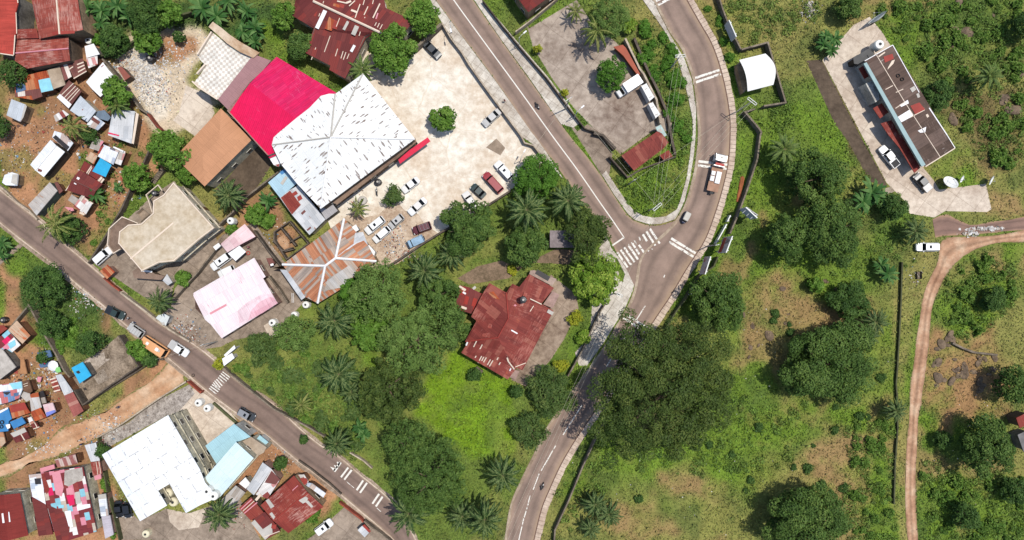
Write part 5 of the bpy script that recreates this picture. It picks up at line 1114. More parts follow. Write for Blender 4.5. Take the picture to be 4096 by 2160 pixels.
for lb, s, h, w, m in [
 ('dark block wall along the curb side of the right hand field beside the road', '30 1190,-60 1240,100 1300,260 1420,495', 2.0, .3, MW),
 ('three sided block wall round the curved white shelter', '30 1425,497 1690,425 1870,1030 1650,1065', 2.2, .35, MW),
 ('zigzag block wall running down from the cross arm pole', '30 1560,1095 1460,1125 1600,1290 1625,1330 31 1615,0 1585,240 1500,500 1400,780 1310,990', 2.1, .35, MW),
 ('long dark block wall of the field below the billboards', '31 1190,1225 1145,1325 32 1000,60 850,310 760,430 665,590', 2.0, .3, MWM),
 ('long grey wall curving with the road at the bottom of the photo', '23 2060,190 1960,360 1840,620 1700,960 1560,1260 1550,1420', 2.0, .3, MW),
 ('thin wall between the parking lot and the upper pavement', '20 420,225 510,380 620,520 690,640 825,830 1000,1070 1215,1358 21 1255,78 1345,105 1500,305', 1.6, .3, MWL),
 ('thick concrete wall at the top corner of the parking lot', '20 412,238 145,492', 2.4, .55, MW),
 ('dark wall along the lower side of the parking lot', '21 1110,560 900,695 640,850 400,985 200,1110 0,1245 -200,1370', 2.0, .4, MWD),
 ('rusty pole fence wall between the upper pavement and the stained yard', '20 830,0 1040,270 1230,500 1480,790 1680,1060 1860,1290 30 0,1340 31 140,150', 1.5, .2, MWD),
 ('white beam wall across the top of the stained yard', '20 1162,318 1300,215 1560,0 1620,-60', 2.0, .25, MWL),
 ('long two part wall behind the white containers', '30 255,385 400,690 440,740 570,1000 610,1240', 2.0, .4, MWL),
 ('tall dark retaining wall beside the bushes of the stained yard', '30 345,380 470,680 580,900 680,1140 715,1358 31 760,200', 1.2, .5, MWD),
 ('dark wall round the guardhouse plot', '31 95,215 280,425 420,340 765,215', 1.8, .3, MWD),
 ('dark wall stub between the stained yard and the corner apron', '21 1950,-20 31 30,0 160,135', 1.8, .5, MWD),
 ('hedge side wall of the dump yard', '00 1010,560 1130,530 1400,380 1600,260 1760,160 1920,120', 2.0, .4, MWM),
 ('leaning diagonal wall between the shacks and the dump yard', '00 1025,590 1150,730 1290,930 1400,1090 1480,1140', 2.0, .3, MW),
 ('red block wall at the lower corner of the dump yard', '00 1480,1142 1560,1250 1620,1310', 1.8, .3, MWR),
 ('dark picket wall along the left of the flat roofed villa', '01 1500,150 1420,330 1320,520 1220,740 1130,900 1020,1080 885,1290', 1.8, .35, MWD),
 ('pale kerb wall between the shacks and the lower road', '01 -60,470 60,570 170,680 290,760 370,850', .9, .3, MWL),
 ('brick red wall along the lower road in front of the villa', '02 1040,80 1120,150 1200,210', 1.2, .3, MWR),
 ('cracked white wall between the road and the pink house yard', '02 1210,230 1440,400 1700,600 1900,720', 1.3, .35, MWL),
 ('wall between the villa yard and the pink house yard', '11 150,940 330,770 440,640 840,330', 2.2, .35, MW),
 ('wall from the villa to the pink house gate', '02 1735,300 1860,160 1990,20 11 200,1090', 1.8, .25, MW),
 ('dark wall below the villa on the garden side', '11 -60,770 160,930', 2.0, .3, MWD),
 ('dark compound wall of the large green garden along the lower road', '12 230,985 400,1130 600,1290 740,1400 13 1070,215 1250,320', 1.6, .3, MW),
 ('low wall stub on the verge beside the speed bars', '13 1505,480 1640,560 1730,640', 1.2, .25, MWL),
 ('pale garden wall beside the central house drive', '22 2010,420 1840,800 1690,1070', 1.8, .3, MW),
 ('garden wall behind the side pavement of the main road', '32 80,300 -40,490 22 2012,430', 1.6, .25, MW),
 ('long straight dark wall beside the dirt track', '42 1030,-80 1020,300 1000,700 985,950 970,1150 985,1358 43 985,250 960,600 950,1000', .8, .3, MWM),
 ('short curved stone retaining wall on the bare slope', '42 1540,735 1650,790 1760,830 1900,845 1990,855', 1.0, .4, MW),
 ('block wall of the ruined compound beside the road', '02 1190,660 1390,970 1080,1180 830,1358 740,1210', 2.4, .3, MWD),
 ('ditch wall running down through the lower settlement', '02 280,340 450,660 560,850 640,1010 700,1080', 1.8, .35, MW),
 ('wall between the bare earth and the ditch in the lower settlement', '02 280,365 180,480 100,580', 1.6, .3, MW),
 ('upper wall of the gravel yard with plants', '02 1890,1110 1600,1290 03 1180,220 970,330', 1.6, .3, MWL),
 ('brick red wall along the road above the gravel yard', '02 1870,1112 2012,1235 12 10,1220', 1.6, .3, MWR),
 ('hedge wall between the white house and the sheds', '03 980,330 1030,620 1080,900 1160,1190 1200,1370', 1.4, .25, MWM),
 ('green moss channel wall along the lower road beside the water tanks', '13 130,-20 300,130 420,230 560,340', .6, .5, MWM),
 ('dark wall between the parked white car and the brick red house', '13 1400,985 1620,1150 1640,1180', 1.4, .3, MWR),
 ('fence wall at the bottom right of the car yard', '13 1650,1170 1900,1358 1960,1420', 1.6, .2, MW),
 ('dark drain wall beside the lower road below the brick red house', '13 990,560 1120,650 1300,790 1420,900', .8, .3, MWD),
 ('wall behind the rear yard of the pink roof house', '11 540,960 700,1180 820,1330', 1.8, .3, MWD),
 ('thin wall between the pink house and the rusty roof house', '12 690,60 800,200 880,330', 1.6, .2, MW),
 ('dark stone wall beside the earth lane above the gravel yard', '02 1640,900 1560,905 1330,1050 830,1358', .8, .3, MWD),
]: wall_run(lb, s, h, w, m, group=GW)
# foundation ruin
c = P(*raw('11 930,1060')[0][:2]); root = thing('foundation', 'roofless block foundations overgrown with weeds below the grey annexe', 'ruin', c)
for s in ('11 745,975 900,868 1090,1092', '11 745,975 745,1060 870,1250 1090,1092', '11 820,940 960,1110', '11 735,1065 830,1165 920,1135', '11 905,1075 1000,1020', '11 855,1170 935,1150'):
    p = [Vector((v.x, v.y, 0)) for v in pts(s, 1.6)]; mb = MB()
    for a, b in zip(p[:-1], p[1:]): mb.box(((a.x + b.x) / 2, (a.y + b.y) / 2, .8 + rnd.uniform(-.03, .03)), ((b - a).length + .2, .24, 1.6), math.atan2((b - a).y, (b - a).x))
    mb.build('wall', MWD, root, c)
yard('sand_floor', '11 752,1065 845,1000 895,1080 890,1130 830,1160', M_PALE)
# ================================================================== VEHICLES
def paintm(name, c, rough=.3, spec=.5):
    return plain('paint_' + name, c, rough, spec, .04, .6)
PT = dict(white=paintm('white', C(248, 248, 246)), silver=paintm('silver', C(196, 194, 190)), grey=paintm('grey', C(150, 152, 156)), dark=paintm('dark', C(62, 66, 70)), black=paintm('black', C(40, 42, 46)),
          red=paintm('red', C(158, 44, 50)), maroon=paintm('maroon', C(100, 44, 50)), green=paintm('dark_green', C(50, 66, 62)), orange=paintm('orange', C(238, 176, 122)), blue=plain('paint_blue_old', C(150, 180, 204), .7, .3, .3), pearl=paintm('pearl', C(236, 232, 226)))
M_CGL = plain('car_glass', C(30, 34, 38), .15, .25, .05); M_TYRE = plain('tyre', C(40, 38, 38), .9); M_RIM = plain('rim', C(170, 170, 170), .4, .5)
M_LAMP = plain('headlamp', C(235, 235, 230), .2, .6); M_TAIL = plain('tail_lamp', C(170, 36, 34), .3, .5); M_DKTRIM = plain('dark_trim', C(48, 48, 50), .7)
def loft(mb, secs, mi=0):
    n = len(secs[0])
    for a, b in zip(secs[:-1], secs[1:]):
        for k in range(n): mb.face([a[k], a[(k + 1) % n], b[(k + 1) % n], b[k]], mi=mi)
    mb.face(secs[0][::-1], mi=mi); mb.face(secs[-1], mi=mi)
KIND = {  # length, width, belt z, roof z, hood end, windscreen top, roof end, rear glass foot  (fractions from the front)
 'sedan': (4.5, 1.76, .92, 1.42, .27, .40, .68, .84), 'suv': (4.7, 1.86, 1.08, 1.74, .24, .34, .90, .97), 'hatch': (4.1, 1.70, .98, 1.50, .24, .36, .84, .95), 'pickup': (5.2, 1.84, 1.05, 1.76, .25, .34, .60, .65),
 'van': (5.6, 2.0, 1.25, 2.35, .04, .10, .98, .995)}
def car(label, s, kind, paint, cat='car', name='parked_car', group='cars and vans', roofpaint=None, sun=False, bed=None, rack=False, scale_w=1.0, z=0.09, hoodpaint=None):
    """s: rear point, front point (photo) -> a car with its parts"""
    p = pts(s, .9); rear, front = p; d = front - rear; L = d.length; ang = math.atan2(d.y, d.x); c = (rear + front) / 2
    l0, w, zb, zr, fh, fw, fr, fg = KIND[kind]; L = max(l0 * .82, min(l0 * 1.2, L)); w = w * scale_w
    root = thing(name, label, cat, (c.x, c.y, z), ang, group); pm = PT[paint]; rp = PT[roofpaint or paint]
    X = lambda f: L / 2 - f * L
    mb = MB(); secs = []
    zt = lambda f: (zb - .22 + .16 * min(1, f / .06)) if f < fh and kind != 'van' else zb - (.0 if f < fg else .04)
    for f, k in ((0, .74), (.03, .9), (.12, 1), (fh, 1), (.5, 1), (.8, 1), (fg, 1), (.975, .93), (1, .8)):
        h = zt(f) if kind != 'van' else zb
        if kind == 'pickup' and f > fr + .08: h = .95
        hw = w / 2 * k; x = X(f); zl = .30 if .05 < f < .95 else .42
        secs.append([(x, -hw * .92, zl), (x, hw * .92, zl), (x, hw, zl + .25), (x, hw * .98, h - .12), (x, hw * .86, h), (x, -hw * .86, h), (x, -hw * .98, h - .12), (x, -hw, zl + .25)])
    loft(mb, secs); body = mb.build('body', pm, root, None, smooth=False, merge=True)
    bw, rw_ = w / 2 * .87, w / 2 * .74
    if kind == 'van': rw_ = w / 2 * .86
    A = [(X(fh), zb), (X(fw), zr), (X(fr), zr), (X(fg), zb)]
    def quad(nm, q, mat): m = MB(); m.face(q); m.face(q[::-1]); return m.build(nm, mat, root)
    quad('windscreen', [(A[0][0], -bw, zb), (A[0][0], bw, zb), (A[1][0], rw_, zr), (A[1][0], -rw_, zr)], M_CGL)
    quad('rear_window', [(A[3][0], bw, zb), (A[3][0], -bw, zb), (A[2][0], -rw_, zr), (A[2][0], rw_, zr)], M_CGL)
    for sd in (-1, 1):
        quad('side_window', [(A[0][0], sd * bw, zb), (A[3][0], sd * bw, zb), (A[2][0], sd * rw_, zr), (A[1][0], sd * rw_, zr)], M_CGL)
    # roof panel with pillars
    m = MB(); o_ = .03; x0, x1 = A[1][0] + .06, A[2][0] - .06; rr = rw_ + .03
    top = [(x0, -rr * .9), (x0 + .02, 0), (x0, rr * .9), (x0 - .2, rr), (x1 + .2, rr), (x1, rr * .9), (x1, -rr * .9), (x1 + .2, -rr), (x0 - .2, -rr)]
    m.prism([Vector((a, b, 0)) for a, b in top], zr - .02, zr + .05)
    for sd in (-1, 1):
        for (xa, za), (xb, zb_) in (((A[0][0], zb), (A[1][0], zr)), ((A[3][0], zb), (A[2][0], zr)), (((A[0][0] + A[3][0]) / 2, zb), ((A[1][0] + A[2][0]) / 2, zr))):
            m.tube([(xa, sd * bw, za), (xb, sd * (rw_ + .005), zb_)], .045, 5)
    m.build('roof', rp, root)
    if sun: m = MB(); m.box(((x0 * .66 + x1 * .34), 0, zr + .055), (.5, rw_ * .95, .02)); m.build('sunroof', M_CGL, root)
    if rack:
        m = MB()
        for y in (-rw_, rw_): m.tube([(x0 - .2, y * .93, zr + .12), (x1 + .15, y * .93, zr + .12)], .025, 5)
        for t in (.2, .5, .8): m.tube([(x0 + (x1 - x0) * t, -rw_ * .93, zr + .12), (x0 + (x1 - x0) * t, rw_ * .93, zr + .12)], .025, 5)
        m.build('roof_rack', M_RIM, root)
    for sx in (.18, .80):
        for sd in (-1, 1):
            m = MB(); x = X(sx); y = sd * (w / 2 - .1); m.tube([(x, y - .11, .34), (x, y + .11, .34)], .34, 14); wl = m.build('wheel', M_TYRE, root)
            m = MB(); m.tube([(x, y + sd * .1, .34), (x, y + sd * .125, .34)], .2, 10); m.build('rim', M_RIM, wl)
    for sd in (-1, 1):
        m = MB(); m.box((X(.045), sd * w * .36, zb - .2 if kind != 'van' else .8), (.22, .34, .14)); m.build('headlight', M_LAMP, root)
        m = MB(); m.box((X(.985), sd * w * .37, zb - .16), (.12, .22, .22)); m.build('tail_light', M_TAIL, root)
        m = MB(); m.box((X(fh + .05), sd * (w / 2 + .08), zb + .06), (.14, .22, .14)); m.build('side_mirror', M_DKTRIM if paint != 'white' else pm, root)
    if kind == 'pickup':
        m = MB(); xa, xb = X(fg + .02), X(.99); xm = (xa + xb) / 2; ll = xa - xb
        for sd in (-1, 1): m.box((xm, sd * (w / 2 - .07), 1.02), (ll, .1, .36))
        m.box((xb + .04, 0, 1.02), (.08, w * .96, .36)); m.box((xa - .04, 0, 1.02), (.08, w * .96, .36)); m.build('bed', pm, root)
        if bed: m = MB(); m.box((xm, 0, 1.19), (ll - .1, w - .1, .05)); m.build('bed_cover', PT[bed] if bed in PT else bed, root)
        else: m = MB(); m.box((xm, 0, .97), (ll - .16, w - .24, .05)); m.build('bed_floor', M_DKTRIM, root)
    return root
LOT = 'cars parked in the pale parking lot'
car('black car at the top of the parking lot with its shiny bonnet to the right', '20 250,425 400,575', 'sedan', 'dark', group=LOT)
car('silver saloon parked near the small leafy tree beside the lot wall', '20 1000,1112 840,1258', 'sedan', 'silver', group=LOT, hoodpaint='grey')
car('white saloon with a black windscreen alone in the middle of the parking lot', '21 185,440 25,565', 'sedan', 'white', group=LOT)
car('white long saloon below the lone white saloon in the parking lot', '21 258,645 92,792', 'sedan', 'white', group=LOT, roofpaint='pearl')
car('white off roader with a dark sunroof beside the red one', '21 1120,440 970,275', 'suv', 'white', group=LOT, sun=True)
car('large red off roader parked beside a white one', '21 1020,570 850,385', 'suv', 'red', group=LOT, rack=False)
car('dark green car half buried under a bush at the lot edge', '21 850,620 725,505', 'sedan', 'green', group=LOT)
car('derelict pale car overgrown by a bush beside the dark green car', '21 760,740 650,575', 'sedan', 'pearl', group=LOT, name='derelict_car')
car('maroon off roader parked on the brown dirt near the lower lot wall', '21 312,905 130,970', 'suv', 'maroon', group=LOT, rack=True)
car('silver and wine coloured car with a dark sunroof between white cars', '11 2040,812 1910,925', 'hatch', 'silver', group=LOT, sun=True)
car('white off roader with a dark sunroof parked by the roofed corner', '11 1848,838 1670,980', 'suv', 'white', group=LOT, sun=True)
car('white family car parked directly below a white off roader', '11 1905,935 1750,1068', 'hatch', 'white', group=LOT)
car('long white van car parked under the small pink roof', '11 305,1205 118,1340', 'suv', 'white', sun=True)
car('white car partly hidden below the long white van car', '12 350,-20 190,55', 'suv', 'white')
car('white off roader parked beside the dark fence of the flat roofed villa', '01 960,1285 1118,1145', 'suv', 'white', sun=False)
car('dark green pickup parked along the lower road', '02 1080,390 1245,470', 'pickup', 'green', bed='black')
car('silver off roader with roof rails parked behind the orange bus', '02 1440,655 1302,560', 'suv', 'silver', rack=True)
car('white pickup driving past the orange bus', '02 1712,732 1890,850', 'pickup', 'white', bed='silver', name='moving_car', cat='pickup')
car('dark off roader with a grey roof driving on the lower road', '13 390,50 550,140', 'suv', 'dark', roofpaint='grey', sun=True, name='moving_car')
car('white off roader parked in the yard at the bottom of the photo', '13 1172,1285 1325,1168', 'suv', 'white', sun=True)
car('dark car with blue sheet behind it next to the white house', '03 1185,965 1205,1132', 'sedan', 'black')
car('dark covered car right beside the big white roof', '03 1275,1000 1290,1118', 'hatch', 'black')
car('white pickup truck in front of the long office block', '41 975,320 815,120', 'pickup', 'white', cat='pickup')
car('dark pickup with a silver bed cover near the satellite dishes', '41 1300,560 1160,395', 'pickup', 'dark', bed='silver', cat='pickup')
car('white off roader parked where the dirt track meets the old lane', '41 1398,1127 1168,1127', 'suv', 'white', sun=True)
# orange minibus
r_ = car('orange minibus with a patched roof parked on the lower road', 'bus 905,800 1330,1075', 'van', 'orange', cat='bus', name='minibus', scale_w=1.08)
m = MB(); m.box((.9, .1, 2.42), (.7, .7, .06)); m.build('roof_patch', T_WHITE, r_)
m = MB(); m.box((-1.5, .1, 2.42), (.6, .6, .06)); m.build('roof_patch', T_WHITE, r_)
m = MB(); m.box((1.5, .1, 2.43), (.45, .5, .08)); m.build('roof_hatch', T_GREY, r_)
# blue wreck
def flatbed(label, s, paint, cabL, w, bedz, cabz, cat, name, load=None, bedmat=None, z=.09):
    p = pts(s, 1.2); rear, front = p; d = front - rear; L = d.length; ang = math.atan2(d.y, d.x); c = (rear + front) / 2
    root = thing(name, label, cat, (c.x, c.y, z), ang, 'trucks'); pm = PT[paint]
    x1 = L / 2
    mb = MB(); secs = []
    for x, k, zt in ((x1, .86, cabz * .52), (x1 - .12, .96, cabz * .62), (x1 - .45, 1, cabz * .97), (x1 - .7, 1, cabz), (x1 - cabL, 1, cabz)):
        hw = w / 2 * k; secs.append([(x, -hw, .5), (x, hw, .5), (x, hw, zt * .62), (x, hw * .94, zt), (x, -hw * .94, zt), (x, -hw, zt * .62)])
    loft(mb, secs); mb.build('cab', pm, root, None, merge=True)
    mb = MB(); mb.face([(x1 - .1, -w * .42, cabz * .64), (x1 - .1, w * .42, cabz * .64), (x1 - .44, w * .42, cabz * .94), (x1 - .44, -w * .42, cabz * .94)]); mb.build('windscreen', M_CGL, root)
    for sd in (-1, 1):
        mb = MB(); mb.box((x1 - .75, sd * (w / 2 + .005), cabz * .75), (cabL * .5, .03, cabz * .26)); mb.build('side_window', M_CGL, root)
        mb = MB(); mb.box((x1 - .15, sd * (w / 2 + .18), cabz * .7), (.1, .2, .36)); mb.build('side_mirror', M_DKTRIM, root)
    mb = MB(); mb.box((-cabL / 2 + .1, 0, bedz - .28), (L - .4, .8, .26)); mb.build('chassis', M_DKTRIM, root)
    bl_ = L - cabL - (1.0 if load else .2); bx = -L / 2 + bl_ / 2
    mb = MB(); mb.box((bx, 0, bedz), (bl_, w, .16)); mb.build('bed', bedmat or pm, root)
    if not load:
        mb = MB()
        for sd in (-1, 1): mb.box((bx, sd * (w / 2 - .03), bedz + .3), (bl_, .06, .5))
        mb.box((bx - bl_ / 2 + .03, 0, bedz + .3), (.06, w - .14, .5)); mb.build('bed_side', pm, root)
    for fx in ((L / 2 - 1.0), -L / 2 + 1.2) + ((-L / 2 + 2.4,) if L > 7 else ()):
        for sd in (-1, 1):
            m = MB(); y = sd * (w / 2 - .18); m.tube([(fx, y - .15, .48), (fx, y + .15, .48)], .48, 14); m.build('wheel', M_TYRE, root)
    return root, L, bx, bl_
flatbed('derelict pale blue flatbed truck beside the lower parking wall', 'pk 2220,545 1870,710', 'blue', 1.0, 1.7, .9, 1.5, 'truck', 'derelict_truck')
r_, L_, bx, bl_ = flatbed('white cab flatbed truck with white pallets driving on the main road', 'trk 325,1125 560,115', 'white', 1.75, 2.45, 1.25, 2.75, 'truck', 'flatbed_truck', load=True, bedmat=plain('truck_bed', C(176, 136, 112), .8, .2, .2))
m = MB(); m.box((L_ / 2 - 2.35, -.15, 1.6), (.5, 1.9, .7)); m.box((L_ / 2 - 2.75, .2, 1.5), (.3, 1.5, .6)); m.build('crane_base', plain('crane_red', C(190, 80, 74)), r_)
m = MB(); m.box((bx + bl_ / 2 - .1, 0, 1.9), (.12, 2.45, 1.2)); m.build('headboard', PT['pearl'], r_)
m = MB(); m.box((L_ / 2 - 1.0, 0, 2.78), (.5, .5, .08)); m.build('roof_hatch', T_GREY, r_)
def deck_pos(root, x, y, z):
    return root.matrix_basis @ Vector((x, y, z))
for k, (dx, dy, sx, sy, hz) in enumerate(((.35, -.5, 2.6, 1.05, .35), (1.1, .72, .9, .85, .3), (-.1, .72, 1.1, .85, .3))):
    q = deck_pos(r_, bx + dx, dy, 1.33); m = MB(); m.box((0, 0, hz / 2), (sx, sy, hz)); m.box((0, 0, hz + .03), (sx * .9, sy * .9, .06)); o = m.build('pallet_load', T_WHITE)
    o.location = q; o.rotation_euler = r_.rotation_euler
    tag(o, ['long white sheet stack on the right side of the flatbed truck', 'small white stack at the front left of the truck bed', 'small white stack at the rear left of the truck loads'][k], 'load', 'loads on the flatbed truck')
# box truck by the round tree
p = pts('30 400,800 180,945', 1.5); d = p[1] - p[0]; ang = math.atan2(d.y, d.x); c = (p[0] + p[1]) / 2; L = d.length
root = thing('box_truck', 'white box truck parked under the round clipped tree', 'truck', (c.x, c.y, .05), ang, 'trucks')
m = MB(); m.box((-L * .14, 0, 1.75), (L * .7, 2.2, 2.1)); m.build('cargo_box', PT['white'], root)
mb = MB(); secs = []
for x, k, zt in ((L / 2, .8, .9), (L / 2 - .1, .95, 1.05), (L / 2 - .8, 1, 1.2), (L / 2 - 1.3, 1, 1.95), (L * .2, 1, 2.0)):
    hw = .95 * k; secs.append([(x, -hw, .45), (x, hw, .45), (x, hw, zt * .7), (x, hw * .9, zt), (x, -hw * .9, zt), (x, -hw, zt * .7)])
loft(mb, secs); mb.build('cab', PT['white'], root, None, merge=True)
m = MB(); m.face([(L / 2 - .82, -.78, 1.23), (L / 2 - .82, .78, 1.23), (L / 2 - 1.28, .76, 1.95), (L / 2 - 1.28, -.76, 1.95)]); m.build('windscreen', M_CGL, root)
for fx in (L / 2 - .9, -L * .28):
    for sd in (-1, 1): m = MB(); m.tube([(fx, sd * .85 - .13, .42), (fx, sd * .85 + .13, .42)], .42, 14); m.build('wheel', M_TYRE, root)
for sd in (-1, 1): m = MB(); m.box((L / 2 - .9, sd * 1.05, 1.3), (.12, .2, .25)); m.build('side_mirror', M_DKTRIM, root)
# containers
for lb, s in (('white shipping container standing first behind the round clipped tree', '30 415,865 468,838 547,975 497,1017'), ('white shipping container nearer the pale green hut', '30 488,1045 530,1028 607,1150 560,1187')):
    q = [Vector((v.x, v.y, 0)) for v in pts(s, 2.6)]; c = sum(q, Vector()) / 4; root = thing('shipping_container', lb, 'container', c, 0, 'white containers')
    occupy(q); mb = MB(); mb.prism(q, .15, 2.6); mb.build('body', plain('container_white', C(244, 242, 236), .6), root, c)
    e = (q[1] - q[0]); f = (q[3] - q[0]); mb = MB()
    for u in (q[0], q[1], q[2], q[3]): mb.box((u.x * .985 + c.x * .015, u.y * .985 + c.y * .015, 1.34), (.16, .16, 2.66), math.atan2(e.y, e.x))
    mb.build('corner_post', M_FRAME, root, c)
    for t in (.28, .82):
        mb = MB(); v = q[0] + e * .5 + f * t; mb.box((v.x, v.y, 2.64), (.55, .2, .1), math.atan2(e.y, e.x)); mb.build('vent', T_GREY, root, c)
# three wheeler
p = pts('a 2753,852 2733,890', .9); d = p[1] - p[0]; ang = math.atan2(d.y, d.x); c = (p[0] + p[1]) / 2
root = thing('three_wheeler', 'small three wheeled taxi with a pale canvas roof on the main road', 'three wheeler', (c.x, c.y, .085), ang)
mb = MB(); secs = []
for x, k, zt in ((1.35, .35, .7), (1.1, .6, .95), (.6, .9, .95), (-1.1, 1, .9), (-1.3, .95, .8)):
    hw = .68 * k; secs.append([(x, -hw, .28), (x, hw, .28), (x, hw, zt - .1), (x, hw * .9, zt), (x, -hw * .9, zt), (x, -hw, zt - .1)])
loft(mb, secs); mb.build('body', plain('taxi_navy', C(60, 66, 96), .5), root, None, merge=True)
mb = MB(); secs = []
for x, hw, z in ((.72, .55, 1.5), (.6, .6, 1.66), (-.2, .64, 1.72), (-1.0, .62, 1.68), (-1.25, .58, 1.45)):
    secs.append([(x, -hw, z - .12), (x, hw, z - .12), (x, hw * .8, z), (x, -hw * .8, z)])
loft(mb, secs); mb.build('canopy', plain('taxi_canvas', C(206, 200, 188), .7), root, None, merge=True)
mb = MB()
for x, y in ((.7, .55), (.7, -.55), (-1.15, .58), (-1.15, -.58)): mb.tube([(x, y, .9), (x, y, 1.5)], .03, 5)
mb.build('canopy_frame', M_DKTRIM, root)
mb = MB(); mb.face([(1.0, -.45, .95), (1.0, .45, .95), (.74, .5, 1.5), (.74, -.5, 1.5)]); mb.build('windscreen', M_CGL, root)
for x, y in ((1.05, 0), (-.85, .6), (-.85, -.6)): mb = MB(); mb.tube([(x, y - .06, .24), (x, y + .06, .24)], .24, 12); mb.build('wheel', M_TYRE, root)

# ================================================================== PEOPLE AND MOTORBIKES
SKIN = plain('skin', C(96, 62, 46), .6); HAIR = plain('hair', C(28, 24, 24), .9); SHOE = plain('shoes', C(50, 44, 42))
CL = dict(red=plain('cloth_red', C(196, 84, 84), .9), white=plain('cloth_white', C(240, 238, 232), .9), blue=plain('cloth_blue', C(70, 90, 140), .9), dark=plain('cloth_dark', C(56, 52, 58), .9), pink=plain('cloth_pink', C(222, 150, 160), .9), grey=plain('cloth_grey', C(140, 136, 130), .9))
def person(label, loc, rz, top, bottom, pose='walk', cat='person'):
    J = {'pel': (0, 0, .95), 'waist': (0, 0, 1.12), 'chest': (.02, 0, 1.36), 'neck': (.03, 0, 1.50), 'chin': (.05, 0, 1.58), 'head': (.05, 0, 1.68), 'crown': (.04, 0, 1.77)}
    if pose == 'ride':
        J = {'pel': (0, 0, .82), 'waist': (.05, 0, .98), 'chest': (.14, 0, 1.2), 'neck': (.18, 0, 1.34), 'chin': (.21, 0, 1.42), 'head': (.22, 0, 1.52), 'crown': (.21, 0, 1.61)}
        legs = lambda s: [(.04, s * .12, .8), (.40, s * .2, .74), (.22, s * .2, .36), (.38, s * .2, .30)]
        arms = lambda s: [(.15, s * .19, 1.26), (.36, s * .27, 1.1), (.60, s * .28, 1.08), (.68, s * .28, 1.07)]
    else:
        st = .22 if pose == 'walk' else .03
        legs = lambda s: [(0, s * .1, .90), (s * st * .6 + .03, s * .1, .50), (s * st, s * .1, .10), (s * st + .16, s * .11, .05)]
        arms = lambda s: [(.02, s * .2, 1.40), (-s * st * .5, s * .25, 1.12), (-s * st * .8 + .06, s * .24, .88), (-s * st * .9 + .09, s * .24, .78)]
    V = list(J.values()); R = [.15, .13, .16, .06, .065, .095, .07]; E = [(i, i + 1) for i in range(6)]
    for s in (-1, 1):
        for fn, rs, at in ((legs, (.09, .07, .05, .045), 0), (arms, (.06, .045, .036, .04), 2)):
            b = len(V); V += fn(s); R += rs; E += [(at, b)] + [(b + i, b + i + 1) for i in range(3)]
            if fn is arms:   # fingers and thumb
                h = Vector(V[-1]); dr = (h - Vector(V[-2])).normalized(); sd = Vector((1, 0, 0)) if abs(dr.x) < .7 else Vector((0, 1, 0))
                for k, (o_, ln) in enumerate(((-.028, .07), (-.01, .082), (.01, .078), (.028, .06))):
                    V += [tuple(h + sd * o_ + dr * ln)]; R += [.009]; E += [(b + 3, len(V) - 1)]
                V += [tuple(h + sd * .06 + dr * .02)]; R += [.010]; E += [(b + 3, len(V) - 1)]
    me = bpy.data.meshes.new('person'); me.from_pydata(V, E, []); ob = bpy.data.objects.new('person', me); COL.objects.link(ob)
    ob.modifiers.new('s', 'SKIN'); me.skin_vertices  # noqa
    for i, r in enumerate(R): me.skin_vertices[0].data[i].radius = (r, r)
    me.skin_vertices[0].data[0].use_root = True
    sb = ob.modifiers.new('u', 'SUBSURF'); sb.levels = 1
    dg = bpy.context.evaluated_depsgraph_get(); nm = bpy.data.meshes.new_from_object(ob.evaluated_get(dg))
    bpy.data.objects.remove(ob)
    for m_ in (SKIN, CL[top], CL[bottom], SHOE): nm.materials.append(m_)
    hz = J['neck'][2]; wz = J['pel'][2] + .03
    for f in nm.polygons:
        c = f.center; f.use_smooth = True
        armdown = abs(c.y) > .2 and (pose != 'ride') and c.z < 1.16
        if c.z > hz or armdown or (pose == 'ride' and c.x > .42 and c.z > .95): f.material_index = 0
        elif c.z > wz: f.material_index = 1
        elif c.z > (.12 if pose != 'ride' else .36): f.material_index = 2
        else: f.material_index = 3
    o = link('person', nm); o.location = loc; o.rotation_euler = (0, 0, rz); tag(o, label, cat, 'people in the streets')
    hb = MB(); h = J['head']; hb.lathe([(.1, -.01), (.104, .05), (.085, .09), (.05, .115), (0, .122)], 12, (h[0] - .01, 0, h[2])); hr = hb.build('hair', HAIR, o, None, True)
    fb = MB()
    for s in (-1, 1): fb.box((h[0] + .088, s * .034, h[2] + .0), (.02, .026, .014))
    fb.build('eyes', plain('eye_white', C(220, 216, 210)), o)
    nb = MB(); nb.tube([(h[0] + .085, 0, h[2]), (h[0] + .115, 0, h[2] - .045)], [.008, .018], 6); nb.build('nose', SKIN, o)
    mb_ = MB(); mb_.box((h[0] + .078, 0, h[2] - .075), (.02, .05, .012)); mb_.build('mouth', plain('lips', C(120, 66, 60)), o)
    eb = MB()
    for s in (-1, 1): eb.box((h[0], s * .098, h[2] - .01), (.035, .018, .06))
    eb.build('ears', SKIN, o)
    return o
def g0(s, z=0.0):
    r = raw(s)[0]; return P(r[0], r[1], z)
def at_ground(s, z, ref=.9):
    v = g0(s, ref); return Vector((v.x, v.y, z))
person('person in red standing on the pavement beside the parking lot wall', at_ground('20 1052,1015', .17), 1.0, 'red', 'dark', 'stand')
person('person in white walking on the lower road beside the dark pickup', at_ground('02 1295,483', .08), -.6, 'white', 'dark')
person('person in white at the front of the silver off roader on the lower road', at_ground('02 1342,527', .08), 2.4, 'white', 'blue')
person('person in pale clothes walking on the earth lane near the grey corrugated shed', at_ground('03 805,355', .05), 1.8, 'white', 'grey')
person('person in blue standing on the earth lane beside another walker', at_ground('03 822,395', .05), 1.2, 'blue', 'dark', 'stand')
person('person in pale clothes at the grassy edge of the earth lane', at_ground('03 1187,22', .05), .4, 'grey', 'blue', 'stand')
